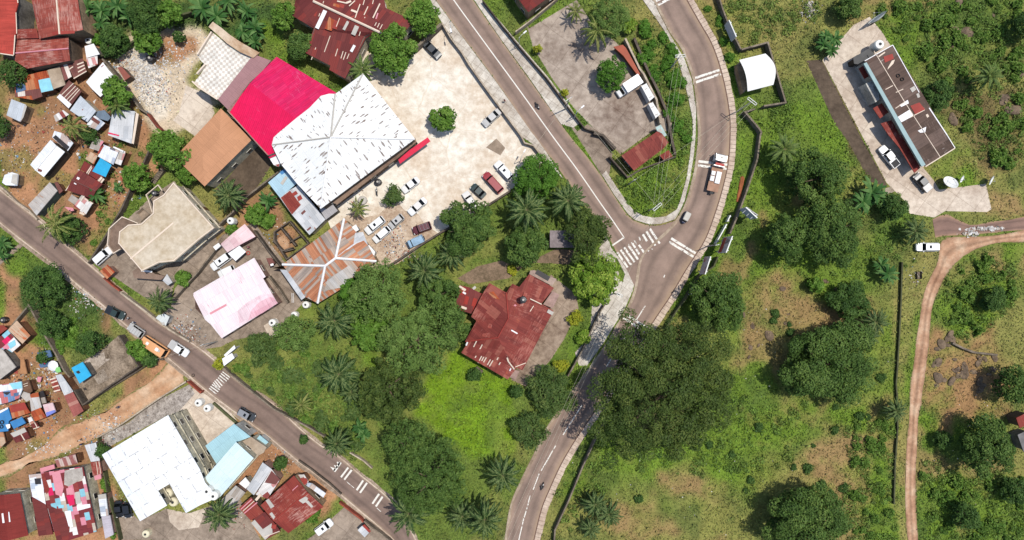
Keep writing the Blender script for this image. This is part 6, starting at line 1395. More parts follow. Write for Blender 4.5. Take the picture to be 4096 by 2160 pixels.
person('person in pink standing in the pink roof house yard', at_ground('11 485,1128', .03), .4, 'pink', 'red', 'stand')
def motorbike(label, s, ang, col, rider=None, rlabel=None):
    v = at_ground(s, .085, .6); root = thing('motorbike', label, 'motorbike', v, ang, 'motorbikes')
    for x in (.68, -.62): m = MB(); m.tube([(x, -.06, .31), (x, .06, .31)], .31, 16); w_ = m.build('wheel', M_TYRE, root); m = MB(); m.tube([(x, -.07, .31), (x, .07, .31)], .19, 10); m.build('rim', M_RIM, w_)
    m = MB(); m.tube([(.68, 0, .31), (.5, 0, .85), (.44, 0, 1.0)], .04, 6); m.tube([(.46, 0, .8), (-.1, 0, .5), (-.62, 0, .33)], .05, 6); m.box((.1, 0, .42), (.5, .26, .3)); m.build('frame', M_DKTRIM, root)
    m = MB(); m.lathe([(0, -.14), (.12, -.1), (.15, 0), (.1, .1), (0, .14)], 10, (.22, 0, .8)); m.build('fuel_tank', col, root)
    m = MB(); m.box((-.22, 0, .78), (.62, .24, .1)); m.build('seat', M_DKTRIM, root)
    m = MB(); m.tube([(.42, -.36, 1.02), (.5, 0, 1.0), (.42, .36, 1.02)], .025, 6); m.build('handlebar', M_RIM, root)
    m = MB(); m.box((.62, 0, .9), (.14, .2, .18)); m.build('headlight', M_LAMP, root)
    if rider:
        q = root.matrix_basis if False else Matrix.Translation(v) @ Matrix.Rotation(ang, 4, 'Z')
        person(rlabel, q @ Vector((-.18, 0, .0)), ang, *rider, pose='ride')
motorbike('dark motorbike riding down the upper side road', '20 1380,1060', math.radians(-58), CL['dark'], ('dark', 'grey'), 'rider on the dark motorbike of the upper side road')
motorbike('dark motorbike riding along the main road at the bottom', '23 1432,822', math.radians(70), CL['dark'], ('grey', 'dark'), 'rider on the motorbike near the bottom of the main road')
motorbike('white motorbike parked near the water tank by the white building', '11 1778,572', math.radians(95), CL['white'])

# ================================================================== TANKS, DISHES, POLES, SIGNS
TW = plain('tank_white', C(250, 248, 240), .5, .3, .03); TB = plain('tank_black', C(44, 42, 44), .5, .4, .1); TCR = plain('tank_cream', C(232, 222, 190), .5)
def tank(label, s, r, h, mat, z=0.0, ztop=None, group='water tanks'):
    zt = z + h; v = g0(s, zt); root = thing('water_tank', label, 'water tank', (v.x, v.y, z), 0, group)
    m = MB(); m.lathe([(0, 0), (r, 0), (r, h * .2), (r * .97, h * .24), (r, h * .28), (r, h * .5), (r * .97, h * .54), (r, h * .58), (r, h * .8), (r * .86, h * .93), (r * .3, h)], 24); m.build('body', mat, root)
    m = MB(); m.lathe([(r * .3, h - .02), (r * .3, h + .07), (r * .12, h + .09), (0, h + .09)], 14); m.build('lid', T_GREY if mat is TB else M_DKTRIM if r > .6 else T_GREY, root)
    m = MB(); m.tube([(r + .06, 0, 0), (r + .06, 0, h * .8), (r * .7, 0, h * .95)], .03, 6); m.build('pipe', M_FRAME, root)
    return root
tank('white round water tank nearest the gravel yard in a walled corner', 'wh 455,165', .85, 1.9, TW)
tank('second white round water tank in the walled corner nearer the dark driving car', 'wh 632,275', .85, 1.9, TW)
tank('upper cream water tank in the notch of the big white roof', '03 1682,890', 1.0, 1.8, TCR, 4.0)
tank('lower cream water tank in the notch of the big white roof', '03 1735,980', 1.0, 1.8, TCR, 4.0)
tank('pale water tank above its twin at the white roof end by the blue roof', '13 65,872', .95, 1.8, TW, 6.9)
tank('pale water tank at the lowest corner of the white roof by the blue roof', '13 130,920', .95, 1.8, TW, 6.9)
tank('white water tank with a supply pipe below the large pink roof', '12 722,532', .85, 2.0, TW)
tank('white domed water tank beside the garden trees near the ladder', '12 943,453', .75, 1.6, TW)
tank('white square-ish tank beside the corner of the rusty hipped roof', '12 1060,350', .8, 1.8, TW)
tank('white round water tank near the stone path below the villa wall', '11 300,862', .8, 2.2, TW, 1.5)
tank('black water tank on the stair block of the flat roofed villa', '01 1545,585', .62, 1.3, TB, 5.2)
tank('black water tank on the ridge of the central red house', '22 1240,300', .75, 1.3, TB, 6.2)
tank('big white water tank at the upper end of the office block', '40 808,442', 1.05, 2.6, TW, 1.5)
tank('black water tank lying in the rubbish of the dump yard', '00 1500,580', .85, 1.6, TB)
tank('black water tank beside the parking side wall of the white building', '11 1785,470', .75, 1.5, TB)
tank('pale concrete tank beside the small palm at the white building corner', '11 1632,655', .95, 1.0, plain('tank_grey', C(200, 194, 184)), 0)
tank('cream round tank beside a pipe at the bottom edge of the photo', '03 1460,1302', .85, 1.4, TCR)
tank('upper of two white tanks beside the thicket next to the red houses', '00 850,338', .75, 1.2, TW)
tank('lower of two white tanks beside the thicket next to the red houses', '00 882,402', .8, 1.2, TW)
tank('small black tank by the left edge wall in the lower settlement', '02 20,505', .7, 1.4, TB)
def dish(label, s, r, z, az, el, feed=True):
    v = g0(s, z); root = thing('satellite_dish', label, 'satellite dish', (v.x, v.y, 0), 0, 'satellite dishes')
    m = MB(); prof = [(r * t, r * .26 * t * t) for t in (0, .25, .5, .75, 1)]
    m.lathe(prof, 28); m.lathe([(a, b - .04) for a, b in prof], 28)
    R = Matrix.Rotation(az, 4, 'Z') @ Matrix.Rotation(math.pi / 2 - el, 4, 'Y')
    o = m.build('reflector', plain('dish_white', C(246, 246, 242), .5), root); o.data.transform(Matrix.Translation((0, 0, z)) @ R)
    m = MB(); m.tube([(0, 0, 0), (0, 0, z)], r * .09, 8); m.build('mast', M_WALL['grey'], root)
    m = MB()
    for a in range(3): m.tube([(r * .9 * math.cos(a * 2.1), r * .9 * math.sin(a * 2.1), r * .22), (0, 0, r * .85)], .025, 5)
    m.box((0, 0, r * .85), (.16, .16, .16)); o = m.build('feed_arm', M_RIM, root); o.data.transform(Matrix.Translation((0, 0, z)) @ R)
    return root
dish('large white satellite dish on the concrete apron below the office block', '41 1507,487', 1.62, 2.0, 1.4, 1.0)
dish('small white satellite dish right of the large dish', '41 1622,440', .78, 1.4, -.6, .75)
dish('white satellite dish at the far right corner of the concrete apron', '41 1915,452', 1.05, 1.6, -.55, .65)
dish('huge satellite dish seen edge on above the office block', '40 790,195', 2.05, 3.0, 2.25, .12)
M_POLE = plain('pole_concrete', C(196, 190, 180)); M_STEEL = plain('steel_white', C(226, 226, 220), .5); M_CABLE = plain('cable', C(206, 200, 176), .7)
POLES = {}
def pole(key, label, s, h, arm, ang, double=True):
    v = g0(s, h); root = thing('utility_pole', label, 'utility pole', (v.x, v.y, 0), 0, 'utility poles'); POLES[key] = Vector((v.x, v.y, h))
    m = MB(); m.tube([(0, 0, 0), (0, 0, h + .1)], [.17, .10], 8); m.build('shaft', M_POLE, root)
    c_, s_ = math.cos(ang), math.sin(ang)
    m = MB()
    for d in ((-.22, .22) if double else (0,)): m.box((-s_ * d, c_ * d, h), (arm, .11, .13), ang)
    if double:
        for e in (-1, 1): m.box((c_ * e * (arm / 2 - .06), s_ * e * (arm / 2 - .06), h), (.11, .44, .13), ang)
    m.build('crossarm', M_STEEL, root)
    for e in (-.9, 0, .9):
        m = MB(); m.lathe([(.05, .06), (.07, .12), (.04, .18), (.06, .24), (0, .27)], 8, (c_ * e * arm / 2, s_ * e * arm / 2, h)); m.build('insulator', M_RIM, root)
    return root
pole('a', 'white double cross arm pole below the walled curved shelter', '30 1530,1018', 9.0, 2.3, math.radians(-38))
pole('b', 'double cross arm pole standing on the inner pavement of the main road', '30 808,563', 9.0, 2.1, math.radians(3))
pole('c', 'slanting white double cross arm pole in the green wedge by the junction', '31 577,722', 9.0, 2.2, math.radians(40))
pole('d', 'double cross arm pole at the broadleaf tree beside the main road', '32 198,250', 8.5, 1.3, math.radians(-32))
pole('e', 'single cross arm pole on the upper side road pavement', '20 1700,995', 9.0, 1.7, math.radians(34), False)
pole('f', 'thin pole at the fence corner between the guardhouse and the green wedge', '31 350,450', 7.5, .6, math.radians(20), False)
pole('g', 'thin pole at the lower road behind the white kiosk', '12 20,755', 7.5, .8, math.radians(30), False)
pole('h', 'thin pole beside the main road kerb under the billboards', '31 1180,1105', 7.0, 1.0, math.radians(10), False)
def cable(label, a, b, sag=.6, r=.016):
    a = Vector(a); b = Vector(b); n = 14; m = MB()
    ps = [a.lerp(b, i / n) - Vector((0, 0, sag * 4 * (i / n) * (1 - i / n))) for i in range(n + 1)]
    m.tube(ps, r, 5, False); o = m.build('power_cable', M_CABLE); tag(o, label, 'cable', 'overhead cables')
A_, B_, Cc, Dd, Ee, Ff, Gg, Hh = (POLES[k] for k in 'abcdefgh')
far = P(*raw('23 1055,1420')[0][:2], 8.5)
for k, (dx, w_) in enumerate(((-.9, 'left'), (0, 'middle'), (.9, 'right'))):
    o_ = Vector((dx, -dx * .4, .2))
    cable('%s long overhead cable from the shelter pole down to the wedge pole' % w_, A_ + o_, Cc + o_)
    cable('%s overhead cable from the pavement pole to the wedge pole' % w_, B_ + o_, Cc + o_)
    cable('%s overhead cable running along the main road below the big tree' % w_, Dd + o_ * .7, far + o_)
cable('overhead cable from the shelter pole across to the corner fence pole', A_, Ff)
cable('overhead cable from the wedge pole to the broadleaf tree pole', Cc, Dd)
cable('overhead cable from the side road pole to the wedge pole', Ee, Cc)
cable('overhead cable crossing the upper side road to the parking lot corner', Ee + Vector((0, 0, -.4)), P(*raw('21 1340,130')[0][:2], 5))
cable('overhead cable crossing the lower road near the white pickup', Gg, P(*raw('02 1560,900')[0][:2], 6))
def lamp(label, s, h, ang):
    v = g0(s, h); d = Vector((math.cos(ang), math.sin(ang), 0)); b = Vector((v.x, v.y, 0)) - d * 1.6
    root = thing('street_lamp', label, 'street lamp', b, 0, 'street lamps')
    m = MB(); m.tube([(0, 0, 0), (0, 0, h - .4), tuple(d * .5 + Vector((0, 0, h - .05))), tuple(d * 1.2 + Vector((0, 0, h)))], [.09, .07, .05, .045], 7); m.build('pole', M_STEEL, root)
    m = MB(); m.box(tuple(d * 1.6 + Vector((0, 0, h))), (.8, .28, .13), ang); m.build('lamp_head', T_WHITE, root)
lamp('street lamp at the top left corner of the stained yard fence', '20 1258,322', 6.5, math.radians(40))
lamp('street lamp at the lower fence of the stained yard beside the cross arm', '20 1838,1073', 6.5, math.radians(40))
lamp('street lamp beside the lot entrance wall on the side road', '20 512,305', 6.0, math.radians(-80))
lamp('street lamp at the lower end of the parking lot near a round white base', '21 1255,158', 5.0, math.radians(60))
def billboard(label, base, h, z0, face_cols, back=False, group='billboards'):
    a, b = pts(base, z0); a = Vector((a.x, a.y, 0)); b = Vector((b.x, b.y, 0)); d = (b - a).normalized(); n = Vector((d.y, -d.x, 0)); c = (a + b) / 2
    if n.dot(-c) < 0: n = -n
    root = thing('billboard', label, 'billboard', c, 0, group); L = (b - a).length; ang = math.atan2(d.y, d.x)
    m = MB()
    for t in (.15, .85):
        v = a.lerp(b, t) - n * .2; m.tube([(v.x, v.y, 0), (v.x, v.y, z0 + h)], .11, 8)
    m.build('post', M_STEEL, root, c)
    zz = z0
    for fr_, mt, nm in face_cols:
        m = MB(); v = c; hh = h * fr_; m.box((v.x, v.y, zz + hh / 2), (L, .14, hh - .004), ang); m.build(nm, mt, root, c); zz += hh
    m = MB()
    for z in (z0, z0 + h): m.box((c.x, c.y, z), (L + .12, .22, .12), ang)
    for v in (a, b): m.box((v.x, v.y, z0 + h / 2), (.12, .2, h), ang)
    m.build('frame', M_STEEL, root, c)
    return root, n, ang, L
def poster(name, base, blot, seed):
    g = G(name, .6, .3); ps = g.pos(); n = g.noise(g.n('Mapping', {0: ps, 1: (seed, seed, 0), 3: (1, 1, .6)}), .8, 3)
    g.col(g.ramp(n, [(.40, base), (.55, base), (.62, blot), (.8, blot)])); return g.m
PB1 = poster('poster_grey', C(206, 200, 200), C(110, 104, 108), 3.0); PB2 = poster('poster_red', C(168, 56, 48), C(150, 44, 40), 7.0); PB3 = poster('poster_pinkish', C(206, 192, 192), C(160, 104, 108), 11.0)
PB4 = plain('board_blue_grey', C(200, 212, 222), .6, .3, .04)
r_, n_, a_, L_ = billboard('billboard with a red lower half and grey upper half near the zebra crossing', 'bb 578,640 478,900', 5.6, 2.4, [(.42, PB2, 'panel'), (.58, PB1, 'panel')])
billboard('pinkish faced billboard nearest the kerb below the red one', 'bb 255,970 166,1255', 4.2, 2.2, [(1, PB3, 'panel')])
r_, n_, a_, L_ = billboard('V shaped two sided blue grey billboard beside the field wall', 'bb 845,155 1025,325', 4.0, 2.6, [(1, PB4, 'panel')])
p1, p2 = pts('bb 955,125 1150,262', 6.4); c0 = r_.location; v = (p1 + p2) / 2; d = p2 - p1
m = MB(); m.box((v.x, v.y, 4.6), (d.length, .14, 4.0), math.atan2(d.y, d.x)); m.build('back_panel', PB1, r_, c0)
m = MB()
for t in (.15, .5, .85):
    e = p1.lerp(p2, t); m.tube([(e.x, e.y, 5.9), (e.x - 1.0, e.y - .9, 5.9)], .05, 5); m.tube([(e.x, e.y, 0), (e.x, e.y, 5)], .1, 6)
m.build('truss', M_STEEL, r_, c0)
billboard('long low white banner frame along the grassy verge of the main road', 'bb 590,420 412,740', 1.3, .7, [(1, plain('banner_green', C(190, 204, 190), .6, .3, .1), 'panel')])
billboard('short low banner frame at the upper end of the grassy verge', 'bb 655,270 608,368', 1.2, .7, [(1, plain('banner_pale', C(200, 208, 196), .6, .3, .1), 'panel')])
billboard('pale grey lattice sign board by the curb wall above the shelter', '30 1255,255 1325,415', 3.0, 1.5, [(1, plain('board_pale', C(206, 210, 216), .6, .3, .08), 'panel')])
billboard('narrow white sign board at the verge wall beside the gray mango tree', '32 930,152 882,245', 1.6, 1.0, [(1, PB1, 'panel')])
# timber, ladder, parasol, tyres, stairs, misc
def logs():
    root = thing('timber_pile', 'rusty brown timber pile on the grass behind the main road kerb', 'timber', at_ground('31 1415,550', 0, 0)); rr = random.Random(3)
    for k in range(7):
        a = g0('31 %d,%d' % (1420 + k * 5, 420 + rr.uniform(-5, 12)), .2); b = g0('31 %d,%d' % (1375 + k * 5, 675 + rr.uniform(-20, 8)), .2)
        m = MB(); m.box(((a.x + b.x) / 2, (a.y + b.y) / 2, .15 + .12 * (k % 2)), ((a - b).length, .22, .12), math.atan2((b - a).y, (b - a).x)); m.build('plank', plain('timber_brown', C(168, 100, 62), .9, .2, .25), root, root.location)
logs()
m = MB()
a, b = pts('12 932,232 935,328', 0.1)
d = (b - a); t = d.normalized(); n = Vector((-t.y, t.x, 0))
for s_ in (-.2, .2): q = (a + b) / 2 + n * s_; m.box((q.x, q.y, .12), (d.length, .06, .06), math.atan2(t.y, t.x))
for k in range(9): q = a.lerp(b, (k + .5) / 9); m.box((q.x, q.y, .12), (.05, .4, .05), math.atan2(t.y, t.x))
o = m.build('ladder', T_WHITE); tag(o, 'white ladder lying in the yard between the pink and rusty roofs', 'ladder')
v = g0('sl 1050,925', 2.2); root = thing('parasol', 'white parasol beside the bright green tarp cover', 'parasol', (v.x, v.y, 0))
m = MB(); m.lathe([(1.15, 1.95), (.6, 2.2), (0, 2.35)], 10); m.build('canopy', T_WHITE, root); m = MB(); m.tube([(0, 0, 0), (0, 0, 2.3)], .03, 6); m.build('pole', M_RIM, root)
for lb, s, r, z in (('black tyre on the lower road near the crosswalk', '02 1945,1058', .32, .08), ('red washing bowl in the pink roof house yard', '11 487,1188', .42, .03), ('black tyre on the deep blue tarp roof', 'sm 45,950', .42, 2.95), ('smaller black tyre low on the deep blue tarp roof', 'sm 35,1040', .36, 2.95), ('black tyre upper on the brown office roof', '40 985,762', .36, 4.85), ('black tyre lower on the brown office roof', '40 1026,798', .36, 4.85)):
    v = g0(s, z); m = MB(); R_, r_2 = r, r * .3; prof = [(R_ - r_2 * .3 + r_2 * .7 * math.cos(a), r_2 + r_2 * .9 * math.sin(a)) for a in [i * math.pi / 4 for i in range(9)]]
    m.lathe(prof, 18); o = m.build('tyre' if 'tyre' in lb else 'bowl', M_TYRE if 'tyre' in lb else plain('bowl_red', C(196, 70, 60)), None, None, True); o.location = (v.x, v.y, z); tag(o, lb, 'tyre' if 'tyre' in lb else 'bowl')
def steps(label, s, n, mat):
    q = pts(s, 0); a, b, c, d = q; cc = sum(q, Vector()) / 4; root_ = thing('steps', label, 'steps', cc)
    for k in range(n):
        t0, t1 = k / n, (k + .8) / n; m = MB(); m.prism([a.lerp(d, t0), b.lerp(c, t0), b.lerp(c, t1), a.lerp(d, t1)], 0, .15 + .14 * (n - k)); m.build('step', mat, root_, cc)
steps('concrete steps climbing beside the leafy tree next to the villa', '01 1640,340 1680,365 1560,500 1520,470', 8, MW)
steps('stone steps at the lower side of the central red house', '22 775,965 840,1010 815,1045 750,1000', 5, MW)
steps('stone steps beside the banana plants below the office block', '41 930,570 860,600 830,545 910,515', 6, MWL)
m = MB(); q = pts('22 775,1050 725,1105', .4); d = q[1] - q[0]; m.box(((q[0].x + q[1].x) / 2, (q[0].y + q[1].y) / 2, .42), (d.length, .4, .06), math.atan2(d.y, d.x))
for t in (.1, .9): e = q[0].lerp(q[1], t); m.box((e.x, e.y, .2), (.3, .08, .4), math.atan2(d.y, d.x))
o = m.build('bench', T_WHITE); tag(o, 'white bench on the grass below the central red house', 'bench')
m = MB(); q = pts('42 1180,15 1228,15 1228,90 1180,90', .6); m.prism([Vector((v.x, v.y, 0)) for v in q], 0, .6, top=False); zf = pts('42 1180,15 1228,15 1228,90 1180,90', .3)
m.face(facing([(v.x, v.y, .1) for v in zf])); o = m.build('manhole', MW); tag(o, 'small open concrete pit beside the dirt track bend', 'pit')
# ================================================================== VEGETATION
def G8(r, g, b): return C(r, g, b, 1.0)
LM = dict(mango=leafm('leaf_mango', G8(58, 86, 36), G8(90, 120, 54), G8(134, 158, 76)),
          dark=leafm('leaf_dark', G8(52, 82, 36), G8(78, 110, 50), G8(116, 146, 70)),
          olive=leafm('leaf_olive', G8(56, 74, 32), G8(82, 104, 46), G8(128, 140, 68)),
          rain=leafm('leaf_grey_green', G8(82, 112, 50), G8(112, 142, 68), G8(148, 172, 90)),
          broad=leafm('leaf_broad', G8(74, 110, 38), G8(104, 144, 52), G8(150, 182, 84)),
          yellow=leafm('leaf_yellow_green', G8(84, 122, 34), G8(126, 160, 52), G8(184, 200, 88)), weed=leafm('leaf_weed', G8(74, 108, 40), G8(102, 138, 54), G8(148, 170, 80)),
          hedge=leafm('leaf_hedge', G8(66, 104, 36), G8(88, 134, 44), G8(120, 164, 60)),
          reed=leafm('leaf_reed', G8(66, 92, 46), G8(92, 118, 58), G8(136, 150, 78)),
          palm=leafm('leaf_palm', G8(34, 58, 30), G8(58, 88, 42), G8(146, 160, 98), .6),
          coco=leafm('leaf_coconut', G8(66, 88, 36), G8(98, 120, 50), G8(176, 176, 104), .6),
          banana=leafm('leaf_banana', G8(46, 86, 38), G8(68, 112, 50), G8(124, 158, 90), .6),
          flower=leafm('leaf_flowering', G8(120, 140, 40), G8(170, 176, 50), G8(214, 206, 70)))
M_BARK = plain('bark', C(112, 96, 80), .95, .1, .3, 3.0); M_PBARK = plain('palm_bark', C(120, 104, 86), .95, .1, .3, 4.0); M_BSTEM = plain('banana_stem', C(130, 140, 90), .7, .2, .2)

def leaf_mesh(name, P_, N_, size, tint, mat, aspect=.62, rng=RNG, colors=None):
    n = len(P_); N_ = N_ / np.linalg.norm(N_, axis=1, keepdims=True)
    r = rng.normal(size=(n, 3)); t = np.cross(N_, r); t /= np.linalg.norm(t, axis=1, keepdims=True) + 1e-9; b = np.cross(N_, t)
    a = (size * .5)[:, None]; w = a * aspect
    fold = N_ * (a * .25)
    V = np.empty((n, 4, 3)); V[:, 0] = P_ - t * a - fold; V[:, 1] = P_ + b * w; V[:, 2] = P_ + t * a - fold; V[:, 3] = P_ - b * w
    me = np_mesh(name, V.reshape(-1, 3), np.arange(n * 4).reshape(n, 4))
    at = me.attributes.new('tint', 'FLOAT', 'FACE'); at.data.foreach_set('value', np.clip(tint, 0, 1).astype(np.float32))
    if colors is not None:
        ac = me.attributes.new('lcol', 'FLOAT_COLOR', 'FACE'); ac.data.foreach_set('color', np.concatenate([colors, np.ones((n, 1))], 1).astype(np.float32).ravel())
    me.materials.append(mat); return me

KD = {  # lump ratio, leaf size, leaves per m2 of lump, outline irregularity, flatness (crown depth / height), material, lump size in metres min/max
 'mango': (.20, .50, 10, .13, .62, 'mango', .9, 1.7), 'dark': (.22, .44, 11, .10, .66, 'dark', .8, 1.5), 'olive': (.105, .44, 10, .10, .45, 'olive', .9, 1.9), 'rain': (.10, .40, 9, .14, .42, 'rain', .7, 1.0),
 'broad': (.22, .62, 7, .12, .62, 'broad', .7, 1.3), 'yellow': (.22, .66, 7, .10, .6, 'yellow', .7, 1.2), 'hedge': (.15, .40, 13, .06, .7, 'hedge', .5, .9), 'reed': (.2, .8, 6, .2, .7, 'reed', .8, 1.4), 'smooth': (.09, .38, 11, .07, .42, 'mango', .6, .95), 'weed': (.24, .6, 6, .25, .75, 'weed', .35, .8), 'airy': (.16, .42, 9, .25, .5, 'olive', .7, 1.2), 'flower': (.25, .4, 11, .15, .7, 'flower', .4, .7)}
def crown_mesh(name, R, h, kind, seed, dscale=1.0):
    rng = np.random.default_rng(seed); lr_, leaf, dens, irr, flat, mt, lmin, lmax = KD[kind]
    lump = min(max(R * lr_, lmin), lmax); lump = min(lump, R * .45); zb = h * (1 - flat)
    nl = int(1.9 * (R / lump) ** 2) + 5
    ph = rng.uniform(0, 6.28, 6); amp = irr * rng.uniform(.5, 1.2, 6)
    az = rng.uniform(0, 2 * np.pi, nl); u = np.sqrt(rng.uniform(0, 1, nl))
    out = 1 + sum(amp[k] / (1 + .35 * k) * np.sin((k + 2) * az + ph[k]) for k in range(6))
    r = (R - lump * .8) * u * np.minimum(out, 1.25)
    zc = zb + (h - lump - zb) * np.sqrt(np.clip(1 - .88 * u ** 2, 0, 1)) * (rng.uniform(.97, 1.02, nl) if kind in ('rain', 'smooth') else rng.uniform(.86, 1.06, nl))
    c = np.stack([r * np.cos(az), r * np.sin(az), zc], 1); lr = lump * rng.uniform(.7, 1.25, nl); lt = rng.uniform(.15, .85, nl)
    k = np.maximum(6, (dens * dscale * 2.6 * np.pi * lr ** 2).astype(int)); idx = np.repeat(np.arange(nl), k); n = len(idx)
    d = rng.normal(size=(n, 3)); d[:, 2] = np.where(d[:, 2] < -.25, -d[:, 2], d[:, 2]); d /= np.linalg.norm(d, axis=1, keepdims=True)
    pos = c[idx] + d * (lr[idx] * rng.uniform(.72, 1.06, n))[:, None] * np.array([1, 1, .85])
    nor = d * .8 + rng.normal(size=(n, 3)) * .38 + np.array([0, 0, .35])
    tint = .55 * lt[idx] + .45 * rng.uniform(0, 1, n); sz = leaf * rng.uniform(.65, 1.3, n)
    # inner leaves
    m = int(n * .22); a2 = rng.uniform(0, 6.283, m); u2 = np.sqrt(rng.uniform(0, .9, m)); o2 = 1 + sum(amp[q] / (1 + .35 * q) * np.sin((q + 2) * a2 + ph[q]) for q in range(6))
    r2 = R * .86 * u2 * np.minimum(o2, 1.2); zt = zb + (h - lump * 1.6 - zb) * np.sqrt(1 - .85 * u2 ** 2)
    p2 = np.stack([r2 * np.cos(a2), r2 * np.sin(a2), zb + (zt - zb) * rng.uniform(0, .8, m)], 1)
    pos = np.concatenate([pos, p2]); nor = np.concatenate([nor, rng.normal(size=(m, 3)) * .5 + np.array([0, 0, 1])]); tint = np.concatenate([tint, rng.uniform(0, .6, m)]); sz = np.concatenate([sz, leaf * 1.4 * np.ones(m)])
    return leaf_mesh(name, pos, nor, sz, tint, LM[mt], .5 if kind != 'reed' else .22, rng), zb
NT = [0]
def tree(label, s, rpx, h, kind='mango', name='tree', cat='tree', group=None, ref=.6, dscale=1.0):
    v = g0(s, h * ref); R = rpx * S * (1 - h * ref / H); NT[0] += 1; sd = 100 + NT[0]; rr = random.Random(sd)
    root = thing(name, label, cat, (v.x, v.y, 0), 0, group)
    me, zb = crown_mesh('crown', R, h, kind, sd, dscale); link('crown', me, root)
    mb = MB(); tr = max(.05, min(.55, R * .045)); top = Vector((rr.uniform(-.1, .1) * R, rr.uniform(-.1, .1) * R, zb + (h - zb) * .3))
    mb.tube([(0, 0, -.05), (top.x * .4, top.y * .4, top.z * .5), tuple(top)], [tr * 1.3, tr, tr * .75], 8)
    if h > 2.5:
        for k in range(5):
            a = k * 1.257 + rr.uniform(-.4, .4); e = Vector((math.cos(a) * R * .6, math.sin(a) * R * .6, zb + (h - zb) * .55))
            md = top.lerp(e, .5) + Vector((0, 0, (h - zb) * .06)); mb.tube([tuple(top), tuple(md), tuple(e)], [tr * .6, tr * .4, tr * .15], 6)
        mb.build('trunk', M_BARK, root)
    else: mb.build('stem', M_BARK, root)
    return root

